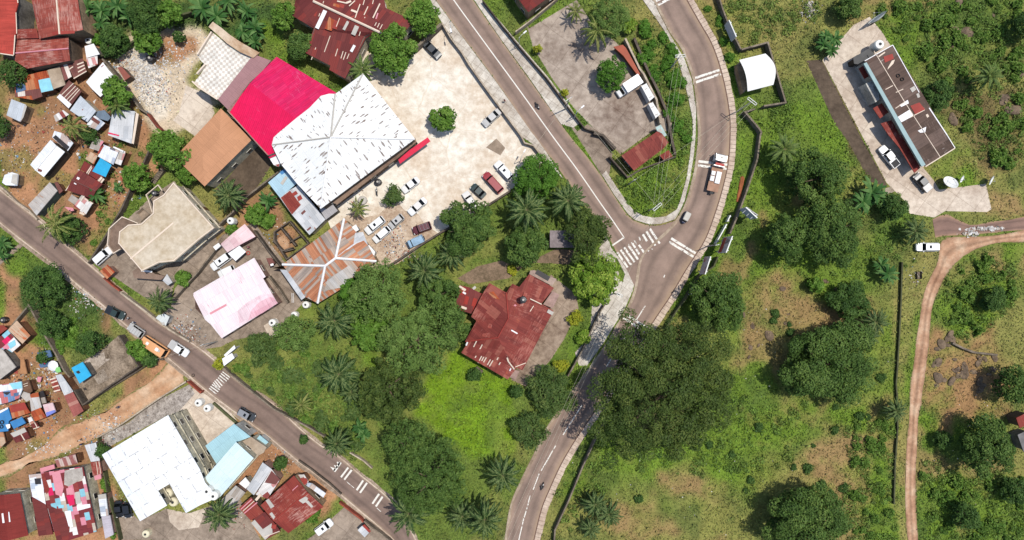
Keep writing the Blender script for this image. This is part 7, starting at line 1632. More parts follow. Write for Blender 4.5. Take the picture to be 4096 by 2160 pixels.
TREES = [
 ('huge olive brown tree spreading over the main road bend', 'o 1660,975', 312, 19, 'olive'),
 ('wide dark mango tree standing alone in the middle of the right field', 'o 2083,914', 198, 11, 'mango'),
 ('mango crown at the top of the large dark clump right of the billboards', 'o 2052,448', 122, 12, 'mango'),
 ('mango crown on the left of the large dark clump beside bare ground', 'o 1978,600', 96, 11, 'mango'),
 ('mango crown at the lower right of the large dark clump', 'o 2090,575', 142, 13, 'mango'),
 ('large mango tree cut by the bottom edge in the right field', 'o 2028,1318', 172, 12, 'mango'),
 ('round mango tree with a dark shaded left side near the lower right corner', 'o 2482,1124', 118, 11, 'mango'),
 ('dark tree cut by the right edge above the bare rocks', 'o 2552,968', 82, 9, 'mango'),
 ('grey green tree with pale twigs beside the narrow verge of the main road', 'o 1805,755', 124, 10, 'mango'),
 ('flat topped grey green tree nearest the rusty hipped roof', 'o 950,735', 132, 11, 'rain'),
 ('flat topped grey green tree left of the central red house wing', 'o 1102,740', 86, 9, 'mango'),
 ('broad flat grey green tree in the centre of the garden grove', 'o 1055,850', 158, 12, 'rain'),
 ('flat grey green tree left of the bright grass lawn', 'o 985,980', 140, 11, 'olive'),
 ('oval flat crowned tree at the top of the paired trees below the lawn', 'o 1025,1110', 106, 11, 'smooth'),
 ('wide flat crowned tree above the two oil palms at the bottom edge', 'o 1082,1192', 166, 12, 'smooth'),
 ('olive green tree beside the white domed tank in the garden corner', 'o 745,835', 84, 8, 'rain'),
 ('dense tree under the parking lot wall left of the big oil palm', 'o 1175,570', 118, 10, 'mango'),
 ('smaller olive tree between the oil palm and the back yard', 'o 1322,615', 92, 9, 'mango'),
 ('dense round green tree at the lower end of the parking lot', 'o 1348,447', 98, 8, 'hedge'),
 ('airy dark tree hanging over the pavement by the junction', 'o 1475,590', 108, 10, 'airy'),
 ('bright yellow green broadleaf tree beside the zebra crossing', 'o 1495,697', 114, 8, 'yellow'),
 ('clipped round green tree in the stained yard beside the box truck', 'o 1537,185', 72, 7, 'hedge'),
 ('glossy broadleaf tree between the maroon roof and the parking lot', 'o 985,128', 104, 9, 'broad'),
 ('broadleaf tree at the upper pavement beside the maroon roof', 'o 1062,42', 74, 8, 'broad'),
 ('dark green tree at the top edge behind the coconut palm of the yard', 'o 1530,45', 92, 9, 'rain'),
 ('bush tree at the top edge left of the maroon roof', 'o 715,40', 58, 7, 'broad'),
 ('dark tree in the gap left of the maroon roof', 'o 755,115', 62, 7, 'mango'),
 ('round leafy tree over the long white shack', 'o 290,237', 66, 8, 'broad'),
 ('tall dense tree left of the orange-tan roof', 'o 432,378', 90, 9, 'broad'),
 ('smaller tree touching the lower corner of the orange-tan roof', 'o 470,440', 44, 6, 'broad'),
 ('round leafy tree at the top of the concrete steps', 'o 343,445', 60, 7, 'broad'),
 ('small leafy tree on the pale paving of the parking lot', 'o 1116,300', 58, 6, 'broad'),
 ('fine leaved round tree at the lot edge below the white building', 'o 989,492', 44, 5, 'reed'),
 ('dark tree over white rubbish beside the lower road', 'o 108,722', 96, 8, 'dark'),
 ('dark bushy tree between the ditch wall and the earth bank', 'o 130,815', 62, 7, 'dark'),
 ('dark tree leaning over the roofless compound wall', 'o 226,862', 58, 6, 'dark'),
 ('small bush tree over the navy tarp stall', 'o 108,897', 30, 4, 'dark'),
 ('bushy tree between the orange bus and the ruined compound', 'o 345,880', 46, 5, 'broad'),
 ('lower bush beside the end of the ruined compound', 'o 372,905', 34, 4, 'dark'),
 ('dark tree at the top left over the tin house corner', 'o 30,185', 58, 7, 'dark'),
 ('dark tree cut by the left edge below the zinc shack', 'o -5,318', 48, 6, 'dark'),
 ('round dark tree beside the long office block', 'o 2358,238', 66, 6, 'dark'),
 ('dark leafy tree below the banana plants of the office slope', 'o 2248,520', 62, 6, 'dark'),
 ('tree filling the top left thicket beside the hedge', 'o 372,35', 88, 8, 'dark'),
 ('bright leafy tree in the top left thicket near the dump wall', 'o 368,100', 62, 6, 'broad'),
 ('dark leafy tree in the top left thicket beside the red roof', 'o 285,105', 66, 6, 'dark'),
 ('tree at the dump wall end of the top left thicket', 'o 425,35', 56, 7, 'broad'),
 ('tree behind the small coconut palm at the grey shack', 'o 222,345', 40, 5, 'dark'),
 ('dark tree under the coconut palm beside the lower road', 'o 172,575', 66, 6, 'dark'),
 ('small round tree in the dump yard near the rubbish heap', 'o 450,92', 24, 4, 'dark'),
 ('dark crown among shrubs at the lower right corner', 'o 2430,1300', 60, 6, 'dark'),
 ('dark shrub tree cut by the bottom right edge', 'o 2555,1235', 60, 6, 'dark'),
 ('dark round tree cut by the top edge above the rocky slope', 'o 2135,15', 60, 6, 'mango'),
 ('dark tree cut by the right edge at the top corner', 'o 2585,60', 60, 7, 'dark'),
 ('dark spreading tree below the bare slope beside the wall', 'o 2140,760', 90, 6, 'dark'),
 ('small tree beside the dirt track on its right verge', 'o 2372,1105', 40, 4, 'dark'),
 ('round green bush with yellow tips on the bare earth of the right field', 'o 2050,717', 34, 4, 'broad'),
 ('small shrub tree above the wide dark mango', 'o 2108,825', 26, 3, 'dark'),
 ('bushy tree at the small red roof right edge', 'o 2500,755', 54, 5, 'dark'),
 ('reed like bamboo clump below the central red house drive', 'o 1385,985', 108, 6, 'reed'),
 ('grassy clump hanging over the main road left of the dashed line', 'o 1330,1080', 78, 5, 'reed'),
 ('grassy dark clump beside the lower house tank in the garden corner', 'o 655,870', 66, 5, 'reed'),
 ('leafy bush beside the central red house left wall', 'o 1168,835', 42, 4, 'mango'),
 ('dark crown behind the side wing of the central red house', 'o 1140,790', 52, 7, 'mango'),
 ('bush beside the stone steps of the central red house', 'o 1192,942', 32, 3, 'dark'),
 ('bush strip at the right end of the green lawn wall', 'o 1300,985', 30, 4, 'dark'),
 ('green tree behind the white gatehouse', 'o 645,540', 46, 5, 'broad'),
 ('leafy bush at the sunken court weed plot', 'o 668,555', 36, 3, 'broad'),
 ('round bush by the white round tank below the villa wall', 'o 583,578', 26, 3, 'broad'),
 ('leafy hedge bush between the villa and the pink roof yard', 'o 460,700', 34, 3, 'broad'),
 ('bush at the yellow plants beside the house drive', 'o 1465,850', 32, 2.5, 'yellow'),
 ('golden flowering bush at the lower end of the house drive', 'o 1410,920', 32, 2.5, 'flower'),
 ('reddish yellow bush along the garden wall of the house drive', 'o 1448,800', 34, 2.2, 'flower'),
 ('leafy hedge bush beside the parked white car at the bottom', 'o 780,1290', 44, 2.2, 'broad'),
 ('leafy bush between the tin sheds and the patchwork roof', 'o 255,1135', 32, 4, 'dark'),
 ('small leafy tree beside the small blue canopy', 'o 705,1165', 30, 4, 'dark'),
 ('round bush beside the drain near the brick red house', 'o 763,1105', 20, 3, 'dark'),
 ('bright green leafy tree touching the corner of the rusty hipped roof', 'a 1432,1185', 88, 8, 'hedge'),
 ('bright green leafy tree below the rusty hipped roof corner beside the oil palm', 'a 1478,1325', 84, 8, 'broad'),
 ('small dark tree left of the central red house lower wall', 'a 1790,1345', 60, 6, 'reed'),
 ('variegated bush beside the white gatehouse at the road', 'o 550,915', 26, 3, 'flower'),
 ('flowering bush at the fence of the stained yard', 'o 1352,122', 20, 3, 'flower'),
 ('small flowering bush lower on the fence of the stained yard', 'o 1420,232', 18, 3, 'flower'),
 ('flowering bush under the dark tree at the top of the stained yard', 'o 1580,65', 34, 3, 'yellow'),
]
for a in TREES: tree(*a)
print('trees done', NT[0])

# ---- palms
def strip_frond(V, F, T, org, az, e0, L, droop, rng, nl=15, lw=.17, ll=.17, seg=9, tint=.5, hang=.35):
    ca, sa = math.cos(az), math.sin(az); p = np.array(org, float); pts_ = []; dirs = []; tw = rng.uniform(-.25, .25)
    for i in range(seg + 1):
        t = i / seg; e = e0 - droop * t ** 1.3; d = np.array([ca * math.cos(e), sa * math.cos(e), math.sin(e)]); pts_.append(p.copy()); dirs.append(d); p = p + d * L / seg
    pts_ = np.array(pts_); dirs = np.array(dirs)
    side0 = np.array([-sa, ca, 0])
    def q(a, b, c, d, t): b_ = len(V); V.extend([a, b, c, d]); F.append((b_, b_ + 1, b_ + 2, b_ + 3)); T.append(t)
    for i in range(seg):       # rachis
        w0 = .07 * (1 - i / seg) + .02
        q(pts_[i] - side0 * w0, pts_[i] + side0 * w0, pts_[i + 1] + side0 * w0 * .85, pts_[i + 1] - side0 * w0 * .85, min(1, .75 + rng.uniform(0, .25)))
    for k in range(nl):
        t = .14 + .86 * (k + rng.uniform(0, .6)) / nl; f = t * seg; i = min(seg - 1, int(f)); b = pts_[i] + (pts_[i + 1] - pts_[i]) * (f - i); d = dirs[i]
        up = np.cross(d, side0); up = up if up[2] > 0 else -up
        l = L * ll * math.sin(math.pi * min(1, .22 + .72 * t)) * rng.uniform(.85, 1.1)
        for s in (-1, 1):
            v = side0 * s * (.85 - .35 * t) + d * (.5 + .4 * t) - np.array([0, 0, 1]) * hang * rng.uniform(.6, 1.5) + up * (.12 + s * tw)
            v /= np.linalg.norm(v); w = np.cross(v, up); w /= np.linalg.norm(w) + 1e-9; wd = lw * rng.uniform(.8, 1.2)
            q(b, b + v * l * .45 + w * wd, b + v * l, b + v * l * .45 - w * wd, min(1, max(0, tint + rng.uniform(-.28, .28))))
def palm_proto(L, ht, n, kind, seed, droop=1.5, hang=.4, nl=15, lw=.16, emin=-.35, emax=1.35):
    rng = np.random.default_rng(seed); V, F, T = [], [], []
    for k in range(n):
        u = k / (n - 1); e0 = emax + (emin - emax) * u ** .75; az = k * 2.39996 + rng.uniform(-.2, .2)
        strip_frond(V, F, T, (.12 * math.cos(az), .12 * math.sin(az), ht), az, e0, L * rng.uniform(.88, 1.06) * (.75 + .25 * min(1, u * 3)), droop * rng.uniform(.8, 1.15) * (.7 + .5 * (1 - u)), rng, nl, lw, .175, 9, (.62 - .3 * u) if k < n - 3 or kind == 'reed' else 1.0, hang)
    me = np_mesh('crown', np.array(V), np.array(F)); at = me.attributes.new('tint', 'FLOAT', 'FACE'); at.data.foreach_set('value', np.array(T, np.float32)); me.materials.append(LM[kind])
    mb = MB(); mb.tube([(0, 0, -.05), (.08, .05, ht * .5), (0, 0, ht)], [.30, .24, .26], 9); return me, mb
PROTO = {}
def palm(label, s, rpx, ht, kind='oil', rz=0.0, cat='palm tree', group='palm trees'):
    v = g0(s, ht + .8); R = rpx * S * (1 - (ht + .8) / H)
    kk = (kind, int(rz * 7) % 3)
    if kk not in PROTO:
        L0, pr = {'oil': (4.4, dict(L=4.7, ht=6.0, n=30, kind='palm', seed=5 + kk[1], nl=22, lw=.10, hang=.55)), 'coco': (3.9, dict(L=4.4, ht=6.0, n=17, kind='coco', seed=15 + kk[1], droop=1.9, hang=.8, nl=20, lw=.10, emin=-.1)),
                  'fine': (3.4, dict(L=3.6, ht=6.0, n=26, kind='reed', seed=25 + kk[1], droop=1.3, nl=16, lw=.10))}[kind]
        me, mb = palm_proto(**pr); root = thing('oil_palm' if kind == 'oil' else 'coconut_palm' if kind == 'coco' else 'date_palm', label, cat, (0, 0, 0), 0, group); link('crown', me, root); mb.build('trunk', M_PBARK, root); PROTO[kk] = (root, L0)
    else:
        src = PROTO[kk][0]; root = src.copy(); COL.objects.link(root)
        for ch in list(src.children): c = ch.copy(); COL.objects.link(c); c.parent = root
        root['label'] = label
    k = R / PROTO[kk][1]; root.location = (v.x, v.y, 0); root.rotation_euler = (.05 * math.sin(rz * 5), .05 * math.cos(rz * 3), rz); root.scale = (k, k, ht / 6.0 if abs(ht / 6.0 / k - 1) < .35 else k)
    if root.scale[2] == k: v = g0(s, 6 * k + .8); root.location = (v.x, v.y, 0)
for i, a in enumerate([
 ('oil palm between the orange-tan roof and the sunken court', 'o 568,490', 76, 6), ('oil palm beside the white roadside kiosk', 'o 400,755', 60, 5.5), ('oil palm at the garden corner below the rusty hipped roof', 'o 845,808', 92, 8), ('star shaped oil palm in the left of the green garden', 'o 845,940', 94, 7),
 ('smaller oil palm touching the star shaped garden palm', 'o 882,985', 58, 5), ('oil palm leaning over the lower road beside the arrow markings', 'o 848,1118', 66, 6), ('leftmost oil palm of the row at the bottom edge', 'o 1022,1292', 94, 8), ('oil palm on the left verge of the main road near the motorbike', 'o 1262,1205', 84, 8),
 ('left oil palm of the close pair at the bottom edge', 'o 1160,1315', 74, 8), ('right oil palm of the close pair at the bottom edge', 'o 1216,1308', 86, 8), ('large oil palm below the parking lot wall', 'o 1320,527', 100, 8), ('oil palm hanging over the junction pavement', 'o 1430,503', 92, 9),
 ('oil palm between the lot wall and the flat topped trees', 'o 1068,680', 84, 7), ('oil palm below the derelict blue truck', 'o 1132,640', 72, 7), ('left oil palm of the cluster at the bottom of the right field', 'o 1500,1285', 62, 7), ('right oil palm of the cluster at the bottom of the right field', 'o 1540,1308', 62, 7),
 ('lower oil palm of the cluster at the bottom edge of the right field', 'o 1490,1345', 52, 6), ('oil palm in the yard of the grey corrugated lean-to', 'o 543,1300', 76, 6), ('upper oil palm of the pair beside the dirt track wall', 'o 2226,812', 66, 7), ('lower oil palm of the pair beside the dirt track wall', 'o 2205,850', 62, 7),
 ('oil palm crossing the dirt track near the bottom', 'o 2270,1040', 56, 6), ('oil palm at the end of the old lane beside the white off roader', 'o 2322,578', 62, 6)]):
    palm(*a, 'oil', i * 1.1)
for i, a in enumerate([('tall coconut palm over the lower road left of the villa', 'o 128,562', 84, 7), ('coconut palm among the grey roofed shacks', 'o 175,312', 62, 6), ('coconut palm at the edge of the stained yard', 'o 1503,75', 78, 7), ('small coconut palm beside the pale concrete tank', 'o 900,522', 46, 4.5),
 ('dry pale coconut palm among the weeds beside the lower road', 'o 757,1022', 52, 4.5), ('coconut palm top at the top edge over the dark tree', 'o 1450,8', 48, 7)]):
    palm(*a, 'coco', i * 1.3)
for i, a in enumerate([('fine leaved date palm between the broadleaf tree and the white roof', 'o 905,172', 62, 5), ('fine leaved palm on the grass below the zigzag wall', 'o 1975,375', 74, 6), ('fine leaved palm beside the office rocks at the upper right', 'o 2492,185', 62, 6), ('fine leaved palm fronds below the round leafy tree of the shacks', 'o 290,265', 54, 5)]):
    palm(*a, 'fine', i * 1.7)

# ---- banana plants
def banana_proto(seed):
    rng = np.random.default_rng(seed); V, F, T = [], [], []; mb = MB()
    for st in range(3):
        ox, oy = (rng.uniform(-.5, .5), rng.uniform(-.5, .5)) if st else (0, 0); hh = rng.uniform(1.6, 2.6); mb.tube([(ox, oy, -.05), (ox, oy, hh)], [.13, .08], 7)
        for k in range(7):
            az = k * 2.4 + st + rng.uniform(-.3, .3); e = rng.uniform(.4, 1.1); L = rng.uniform(1.9, 2.6); p = np.array([ox, oy, hh]); sg = 6; prev = None; side = np.array([-math.sin(az), math.cos(az), 0]); tn = rng.uniform(.2, .9)
            for i in range(sg + 1):
                t = i / sg; w = .25 * math.sin(math.pi * min(.97, .12 + .86 * t)) ** .7; cur = (p - side * w - np.array([0, 0, w * .3]), p.copy(), p + side * w - np.array([0, 0, w * .3]))
                if prev:
                    for a_, b_ in ((0, 1), (1, 2)):
                        b = len(V); V.extend([prev[a_], prev[b_], cur[b_], cur[a_]]); F.append((b, b + 1, b + 2, b + 3)); T.append(min(1, max(0, tn + rng.uniform(-.12, .12))))
                prev = cur; ee = e - 1.9 * t ** 1.4; p = p + np.array([math.cos(az) * math.cos(ee), math.sin(az) * math.cos(ee), math.sin(ee)]) * L / sg
    me = np_mesh('leaves', np.array(V), np.array(F)); at = me.attributes.new('tint', 'FLOAT', 'FACE'); at.data.foreach_set('value', np.array(T, np.float32)); me.materials.append(LM['banana'])
    return me, mb
BP = []
def banana(label, s, rpx=40, rz=0.0):
    v = g0(s, 2.2); k = rpx * S / 2.1
    if len(BP) < 3:
        me, mb = banana_proto(40 + len(BP)); root = thing('banana_plant', label, 'banana plant', (0, 0, 0), 0, 'banana plants'); link('leaves', me, root); mb.build('stem', M_BSTEM, root); BP.append(root)
    else:
        src = BP[int(rz * 10) % 3]; root = src.copy(); COL.objects.link(root); root['label'] = label
        for ch in list(src.children): c = ch.copy(); COL.objects.link(c); c.parent = root
    root.location = (v.x, v.y, 0); root.rotation_euler = (0, 0, rz); root.scale = (k, k, min(1.3, k))
for i, (lb, s, r) in enumerate([
 ('banana plant nearest the faded red roof in the top left thicket', 'o 225,20', 44), ('banana plant second along the top left thicket', 'o 260,30', 44), ('banana plant in the middle of the top left thicket', 'o 300,22', 46), ('banana plant low in the top left thicket', 'o 262,62', 40), ('banana plant by the bright leafy tree of the thicket', 'o 325,40', 42),
 ('large banana plant at the top edge above the dump yard', 'o 512,22', 56), ('banana plant beside the large top edge banana', 'o 550,45', 50), ('banana plant at the top edge right of the dump', 'o 580,12', 48), ('banana plant on the curved terrace edge upper end', 'o 612,82', 40), ('banana plant near the curved terrace band', 'o 645,72', 46), ('banana plant below the curved terrace band', 'o 640,105', 38), ('banana plant at the top of the grass gap', 'o 622,30', 44),
 ('banana plant with light leaves by the low patched shack', 'o 248,492', 40), ('small banana plant on the bare earth beside the steps', 'o 292,470', 24), ('spreading banana plant on the slope below the office yard', 'o 2185,480', 60), ('banana plant upper on the slope below the office yard', 'o 2165,510', 50), ('banana plant near the stone steps of the slope', 'o 2210,500', 46),
 ('blue green agave like banana clump above the office yard', 'o 2098,98', 36), ('second agave like clump above the office yard, left of the first', 'o 2072,112', 36), ('third agave like clump, nearest the office yard corner', 'o 2088,125', 34), ('fourth agave like clump, topmost above the office yard', 'o 2078,90', 30), ('bright banana plant beside the straight track wall', 'o 2228,690', 46), ('banana plant above the bright one at the track wall', 'o 2215,665', 36), ('star leaved banana plant beside the lower garden road', 'o 905,1075', 34), ('star leaved banana plant nearer the paired trees', 'o 915,1092', 34),
 ('banana plant in the weed plot below the blue annexe', 'o 675,505', 42), ('banana plant at the left edge by the side road', 'o 12,612', 36), ('second banana plant at the left edge by the side road', 'o 5,640', 32)]):
    banana(lb, s, r, i * 1.37)

# ---- scattered shrubs and rocks
SHR = []
def shrub_set(label, group, spots, kind, n0, hgt=1.3, cat='shrub', name='shrub'):
    protos = []
    for k in range(3):
        root = thing(name, label, cat, (0, 0, 0), 0, group); me, zb = crown_mesh('leaves', 1.2, hgt, kind, 900 + n0 + k); link('leaves', me, root)
        mb = MB(); mb.tube([(0, 0, -.05), (.03, 0, hgt * .5)], [.05, .03], 5); mb.build('stem', M_BARK, root); protos.append(root)
    for i, (s, r) in enumerate(spots):
        v = g0(s, .5)
        if i < 3: root = protos[i]
        else:
            src = protos[i % 3]; root = src.copy(); COL.objects.link(root)
            for ch in list(src.children): c = ch.copy(); COL.objects.link(c); c.parent = root
        k = r * S / 1.2; root.location = (v.x, v.y, 0); root.scale = (k, k, min(1.6, k)); root.rotation_euler = (0, 0, i * 1.9)
R2 = random.Random(21)
def scatter(poly, n, r0, r1, mind=26):
    P_ = [(a, b) for a, b, _ in raw(poly)]; xs = [p[0] for p in P_]; ys = [p[1] for p in P_]; out = []; t = 0
    while len(out) < n and t < n * 60:
        t += 1; x, y = R2.uniform(min(xs), max(xs)), R2.uniform(min(ys), max(ys))
        if not inside(P_, x, y) or any((x - a) ** 2 + (y - b) ** 2 < mind * mind for a, b in [(o[2], o[3]) for o in out]): continue
        w = P(x, y); i, j = int((w.x - GX0) / GD), int((w.y - GY0) / GD)
        if 0 <= i < GNX and 0 <= j < GNY and OCC[j, i]: continue
        out.append(('a %f,%f' % (x, y), R2.uniform(r0, r1), x, y))
    return [(s, r) for s, r, _, _ in out]
shrub_set('small leafy shrub among the rocks of the slope behind the office block', 'shrubs of the upper right slope', scatter('o 2190,0 2575,0 2575,420 2460,400 2380,230 2250,80', 66, 12, 30, 18), 'weed', 0)
shrub_set('small dark shrub dotted over the open right hand field', 'shrubs of the right hand field', scatter('o 1850,720 2060,690 2240,700 2240,1358 1450,1358 1560,1180 1880,1000', 30, 8, 22), 'dark', 10, 1.0)
shrub_set('bright leafy weed bush beside the lower dirt track', 'bushes beside the lower dirt track', scatter('o 2140,1060 2250,1060 2250,1358 2130,1358', 24, 12, 28) + scatter('o 2320,1180 2575,1200 2575,1358 2320,1358', 26, 10, 32), 'weed', 20)
shrub_set('leafy bush on the green verge between the main road and its retaining wall', 'bushes on the road verges', scatter('o 1620,60 1690,110 1735,250 1735,360 1690,330 1640,230 1590,110', 26, 14, 32, 20) + scatter('o 1790,0 1830,60 1850,190 1838,190 1800,90 1765,0', 6, 12, 24, 20), 'hedge', 30)
shrub_set('green weed bush in the loop of the dirt track', 'bushes inside the track loop', scatter('o 2390,690 2470,640 2550,680 2540,760 2440,850 2370,830', 20, 10, 28), 'weed', 40)
shrub_set('undergrowth bush in the shady garden along the lower road', 'bushes of the green garden', scatter('o 570,930 720,860 900,900 940,1180 760,1060', 24, 16, 38), 'reed', 50, 1.1)
shrub_set('bright weed bush in the shady garden along the lower road', 'weed bushes of the green garden', scatter('o 570,930 720,860 900,900 940,1180 760,1060', 22, 8, 26, 18), 'weed', 100, 1.0)
shrub_set('low green weed growing in the earth yards of the upper left settlement', 'weeds of the upper left settlement', scatter('o 190,385 400,330 400,470 240,640 210,560', 16, 6, 18, 16), 'weed', 110, .8)
shrub_set('tuft of weeds along the hedge wall between the sheds and the white house', 'hedge plants of the white house', scatter('03 985,340 1025,340 1150,1330 1110,1330', 11, 10, 18, 14), 'broad', 60, 1.4)
shrub_set('creeper bush along the hedge side wall of the dump yard', 'hedge plants of the dump yard', scatter('00 890,300 1300,420 1330,440 1010,550 960,460', 9, 14, 30, 18), 'hedge', 70, 1.8)
shrub_set('plant in the row along the upper wall of the gravel yard', 'plants along the gravel yard wall', scatter('03 1060,270 1380,90 1390,120 1080,310', 9, 9, 14, 14), 'flower', 80, 1.0)
shrub_set('weed bush on the bank between the lower road and the ditch wall', 'bushes of the earth bank', scatter('02 500,620 760,450 780,820 600,860', 14, 12, 26, 20) + scatter('02 820,560 860,540 870,740 830,700', 3, 8, 12, 14), 'broad', 90, 1.2)
M_ROCK = concrete('rock_dark', C(138, 118, 96), C(84, 70, 58), .6, fine=.2, scale=.8)
def rock_mesh(seed):
    rr = np.random.default_rng(seed); bm = bmesh.new(); bmesh.ops.create_icosphere(bm, subdivisions=3, radius=1)
    ph = rr.uniform(0, 6, (5, 3)); fq = rr.normal(size=(5, 3)) * 1.6
    for v in bm.verts:
        c = np.array(v.co); d = 1 + .2 * sum(math.sin(float(fq[k] @ c) + ph[k][0]) for k in range(5)); v.co = Vector(c * d * np.array([1, .72, .5]))
    me = bpy.data.meshes.new('boulder'); bm.to_mesh(me); bm.free(); me.materials.append(M_ROCK); return me
RK = [rock_mesh(3 + k) for k in range(4)]
def rocks(label, group, spots):
    for i, (s, r) in enumerate(spots):
        v = g0(s, .2); o = link('boulder', RK[i % 4]); k = r * S; o.location = (v.x, v.y, k * .15); o.scale = (k, k, k * .8); o.rotation_euler = (0, 0, i * 2.1); tag(o, label, 'boulder', group)
rocks('dark boulder half buried on the slope behind the office block', 'boulders of the upper right slope', scatter('o 2330,10 2575,30 2575,330 2440,270 2420,170 2300,60', 14, 7, 18, 40) + [('40 1575,45', 20), ('40 1705,330', 24), ('40 1560,290', 16), ('40 2060,1010', 22), ('40 2150,1120', 24), ('40 1540,1180', 22)])
rocks('grey boulder on the bare red slope right of the dirt track', 'boulders of the bare slope', scatter('42 1370,600 1560,620 1700,900 1660,1100 1380,1180 1350,800', 18, 7, 20, 16) + scatter('42 1740,880 1980,880 1960,1000 1780,1290', 10, 7, 18, 20))
rocks('small stone lying in the grass of the right hand field', 'stones of the right hand field', scatter('o 1850,740 2060,700 2240,780 2240,900 1960,830 1880,960', 16, 5, 12, 30) + [('32 1700,640', 18), ('43 1490,905', 16)])

# ================================================================== GROUND COVER AND LITTER (nobody could count these)
def occ(x, y):
    i = np.clip(((x - GX0) / GD).astype(int), 0, GNX - 1); j = np.clip(((y - GY0) / GD).astype(int), 0, GNY - 1); return OCC[j, i]
def cover(name, n, size, up, mult, rng, label, hmax=.3, thr=0.0):
    x = rng.uniform(-124, 124, n); y = rng.uniform(-70, 70, n); c, d = gsample(x, y)
    cl = fbm(x, y, 3.2, 55, 3)
    keep = (~occ(x, y)) & (rng.uniform(0, 1, n) < d * np.clip((cl - thr) * 2.2, 0.05, 1)); x, y, c, cl = x[keep], y[keep], c[keep], cl[keep]; m = len(x)
    z = rng.uniform(.03, hmax, m); pos = np.stack([x, y, z], 1); nor = rng.normal(size=(m, 3)) * .55 + np.array([0, 0, up])
    g_ = c * rng.uniform(*mult, (m, 1)) * np.array([.92, 1.08, .85]) ** rng.uniform(-.2, 1.1, (m, 1)); g_ = np.minimum(g_, .5)
    sz = size * rng.uniform(.55, 1.35, m)
    me = leaf_mesh(name, pos, nor, sz, rng.uniform(0, 1, m), M_COVER, .42, rng, g_); o = link(name, me); tag(o, label, 'ground cover', None, 'stuff'); return m
g = G('cover_leaf', .7, .2); ca = g.n('Attribute', attribute_name='lcol'); g.col(ca)
g.t.links.new(g.n('MixShader', {0: .15, 1: g.b.outputs[0], 2: g.n('BsdfTranslucent', {0: ca})}), g.out.inputs[0]); M_COVER = g.m
print('grass', cover('grass', 520000,   .42, 1.0, (.55, 1.75), np.random.default_rng(5), 'short grass and weeds covering the open plots'))
print('weeds', cover('weeds', 150000, .62, .8, (.6, 1.7), np.random.default_rng(6), 'taller leafy weeds in patches over the green plots', .8, .42))
def scrub(name, label, polys, n, rng):
    P_, N_, S_, T_, C_ = [], [], [], [], []
    for poly, m in polys:
        q = np.array([(a, b) for a, b, _ in raw(poly)]); px = rng.uniform(q[:, 0].min(), q[:, 0].max(), m * 3); py = rng.uniform(q[:, 1].min(), q[:, 1].max(), m * 3)
        ok = pmask([tuple(v) for v in q], px, py); x = (px[ok] - 2048) * S; y = (1080 - py[ok]) * S; ok = ~occ(x, y); x, y = x[ok][:m], y[ok][:m]
        c, d = gsample(x, y)
        for i in range(len(x)):
            r = rng.uniform(.35, 1.15); k = int(46 * r * r) + 10; dd = rng.normal(size=(k, 3)); dd[:, 2] = abs(dd[:, 2]); dd /= np.linalg.norm(dd, axis=1, keepdims=True)
            P_.append(np.array([x[i], y[i], .05]) + dd * r * rng.uniform(.6, 1.05, (k, 1)) * np.array([1, 1, .85])); N_.append(dd + rng.normal(size=(k, 3)) * .45 + np.array([0, 0, .4])); S_.append(rng.uniform(.22, .55, k))
            g_ = lin((106, 138, 54)) * rng.uniform(.65, 1.3) ; C_.append(np.minimum((g_ * .75 + c[i] * .25) * rng.uniform(.6, 1.5, (k, 1)), .5))
    p = np.concatenate(P_); me = leaf_mesh(name, p, np.concatenate(N_), np.concatenate(S_), np.zeros(len(p)), M_COVER, .55, rng, np.concatenate(C_)); tag(link(name, me), label, 'ground cover', None, 'stuff'); return len(p)
print('scrub', scrub('scrub', 'low leafy scrub grown into one mass over the slopes and field edges', [('o 2190,0 2575,0 2575,420 2460,400 2380,230 2250,80', 420), ('o 2130,1050 2255,1060 2250,1358 2120,1358', 130), ('o 2320,1160 2575,1180 2575,1358 2320,1358', 200), ('o 2380,690 2470,630 2550,670 2560,760 2440,860 2360,840', 120),
  ('o 1540,450 1730,350 1690,530 1600,545', 110), ('o 1610,60 1690,110 1740,300 1735,370 1690,340 1640,230 1580,100', 90), ('o 570,930 720,840 900,880 940,1180 760,1070', 190), ('o 1800,0 2060,0 2060,60 1900,110 1980,260 2000,330 1900,330 1960,240 1870,90', 140), ('o 1850,1000 2060,1010 1980,1180 1700,1200 1560,1180', 130), ('o 1400,1180 1560,1120 1500,1300 1400,1358', 60), ('o 1860,420 2300,420 2300,700 1900,700', 120), ('o 190,385 400,330 400,470 240,640 210,560', 40)], 0, np.random.default_rng(8)))
def litter(name, label, spots, seed):
    rng = np.random.default_rng(seed); ps = []; ss = []; cs = []
    for s, rx, ry, n, sz, cols in spots:
        r = raw(s)[0]; px = r[0] + rng.normal(size=n) * rx * .5; py = r[1] + rng.normal(size=n) * ry * .5
        i_ = np.clip(((px - 2048) * S - GX0) / GD, 0, GNX - 1).astype(int); j_ = np.clip(((1080 - py) * S - GY0) / GD, 0, GNY - 1).astype(int); ok = ~ROADM[j_, i_]; px, py = px[ok], py[ok]; n = len(px)
        ps.append(np.stack([(px - 2048) * S, (1080 - py) * S, rng.uniform(.08, .2, n)], 1)); ss.append(sz * rng.uniform(.4, 1.5, n) ** 1.5); cc = np.array([lin(c) for c in cols]); cs.append(cc[rng.integers(0, len(cc), n)] * rng.uniform(.7, 1.1, (n, 1)))
    p = np.concatenate(ps); me = leaf_mesh(name, p, rng.normal(size=p.shape) * .3 + np.array([0, 0, 1]), np.concatenate(ss), np.zeros(len(p)), M_COVER, .7, rng, np.minimum(np.concatenate(cs), .85)); tag(link(name, me), label, 'litter', None, 'stuff')
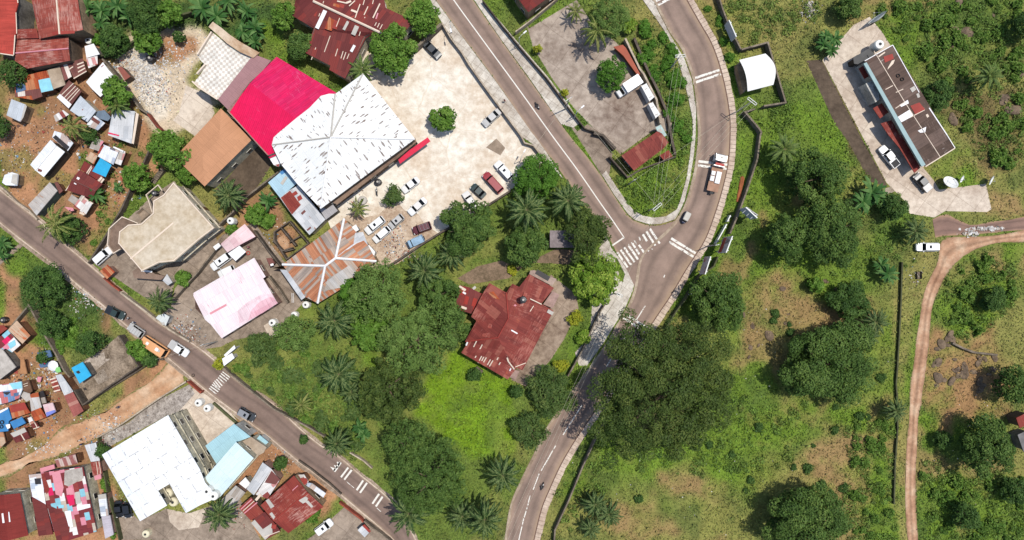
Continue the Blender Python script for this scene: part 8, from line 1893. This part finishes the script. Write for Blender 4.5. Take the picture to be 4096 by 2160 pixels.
WH_ = [(250, 248, 244), (236, 230, 224), (210, 196, 180)]; MX = WH_ + [(120, 90, 76), (80, 70, 66), (170, 120, 90), (120, 160, 190), (190, 90, 80)]
litter('rubbish', 'loose white rubbish strewn over the yards', [
 ('o 352,172', 110, 80, 600, .36, WH_), ('o 440,130', 130, 90, 320, .28, WH_), ('o 390,230', 90, 60, 200, .3, MX), ('o 310,170', 40, 60, 120, .3, MX),
 ('o 60,350', 120, 120, 160, .26, MX), ('o 30,430', 60, 110, 120, .28, MX), ('o 290,390', 70, 120, 160, .26, MX), ('o 340,300', 50, 50, 80, .26, MX), ('o 130,330', 220, 220, 220, .24, MX), ('o 290,500', 50, 90, 80, .22, MX),
 ('o 225,730', 40, 60, 160, .34, WH_), ('o 210,760', 90, 60, 160, .28, MX), ('o 150,640', 40, 40, 40, .24, MX), ('o 95,960', 120, 90, 300, .34, MX), ('o 60,1060', 110, 90, 320, .34, MX), ('o 120,900', 60, 60, 100, .3, MX), ('o 130,925', 36, 24, 90, .35, WH_),
 ('o 240,1050', 180, 60, 200, .25, MX), ('o 150,330', 260, 240, 70, .8, MX), ('o 70,980', 140, 160, 120, .8, MX), ('o 300,440', 90, 160, 40, .7, MX), ('o 360,190', 120, 90, 900, .32, WH_), ('o 385,250', 70, 50, 300, .3, WH_), ('o 280,1075', 40, 40, 120, .4, WH_), ('o 110,1130', 90, 30, 120, .3, WH_), ('o 245,1100', 60, 40, 120, .28, MX), ('o 990,600', 60, 60, 200, .28, MX), ('o 1010,640', 80, 30, 200, .3, MX), ('o 900,510', 50, 40, 90, .25, MX), ('o 460,830', 70, 60, 220, .3, MX), ('o 600,1290', 80, 70, 120, .25, MX),
 ('o 2035,22', 30, 36, 260, .4, WH_), ('o 2480,575', 60, 8, 90, .7, WH_), ('o 2440,585', 40, 14, 40, .8, WH_), ('o 700,1170', 70, 70, 160, .26, MX), ('o 320,1270', 60, 60, 90, .26, MX), ('o 470,850', 60, 40, 160, .3, MX), ('o 700,600', 80, 60, 90, .24, MX), ('o 2300,700', 40, 60, 60, .25, MX), ('o 2050,880', 300, 200, 60, .22, WH_), ('o 1800,1200', 400, 200, 50, .2, WH_), ('o 2440,1100', 200, 300, 60, .25, WH_)], 31)
# ================================================================== CAMERA AND LIGHT
cam = bpy.data.cameras.new('camera'); cam.sensor_width = 36; cam.lens = 24; cam.clip_end = 8000; cam.clip_start = 1
co = bpy.data.objects.new('camera', cam); COL.objects.link(co); co.location = (0, 0, H); co.rotation_euler = (0, 0, 0); SC.camera = co
SUN_EL = math.radians(71); SDIR = Vector((.90, .42, 0)).normalized() * math.cos(SUN_EL) + Vector((0, 0, math.sin(SUN_EL)))
sl = bpy.data.lights.new('sun', 'SUN'); sl.energy = 4.2; sl.angle = math.radians(.6); sl.color = (1, .955, .88)
so = bpy.data.objects.new('sun', sl); COL.objects.link(so); so.rotation_euler = (-SDIR).to_track_quat('-Z', 'Y').to_euler(); so.location = (0, 0, 100)
w = bpy.data.worlds.new('World'); SC.world = w; w.use_nodes = True; nt = w.node_tree
sky = nt.nodes.new('ShaderNodeTexSky'); sky.sky_type = 'NISHITA'; sky.sun_disc = False; sky.sun_elevation = SUN_EL; sky.sun_rotation = math.atan2(SDIR.x, SDIR.y)
bg = nt.nodes['Background']; bg.inputs[1].default_value = .15; nt.links.new(sky.outputs[0], bg.inputs[0])
vs_ = SC.view_settings; vs_.view_transform = 'Standard'; vs_.look = 'None'; vs_.exposure = 0.50; vs_.gamma = 1; vs_.use_curve_mapping = False
SC.cycles.max_bounces = 5; SC.cycles.diffuse_bounces = 3; SC.cycles.transparent_max_bounces = 8
print('buildings', NB[0], 'top level', sum(1 for o in bpy.data.objects if o.parent is None), 'all', len(bpy.data.objects))
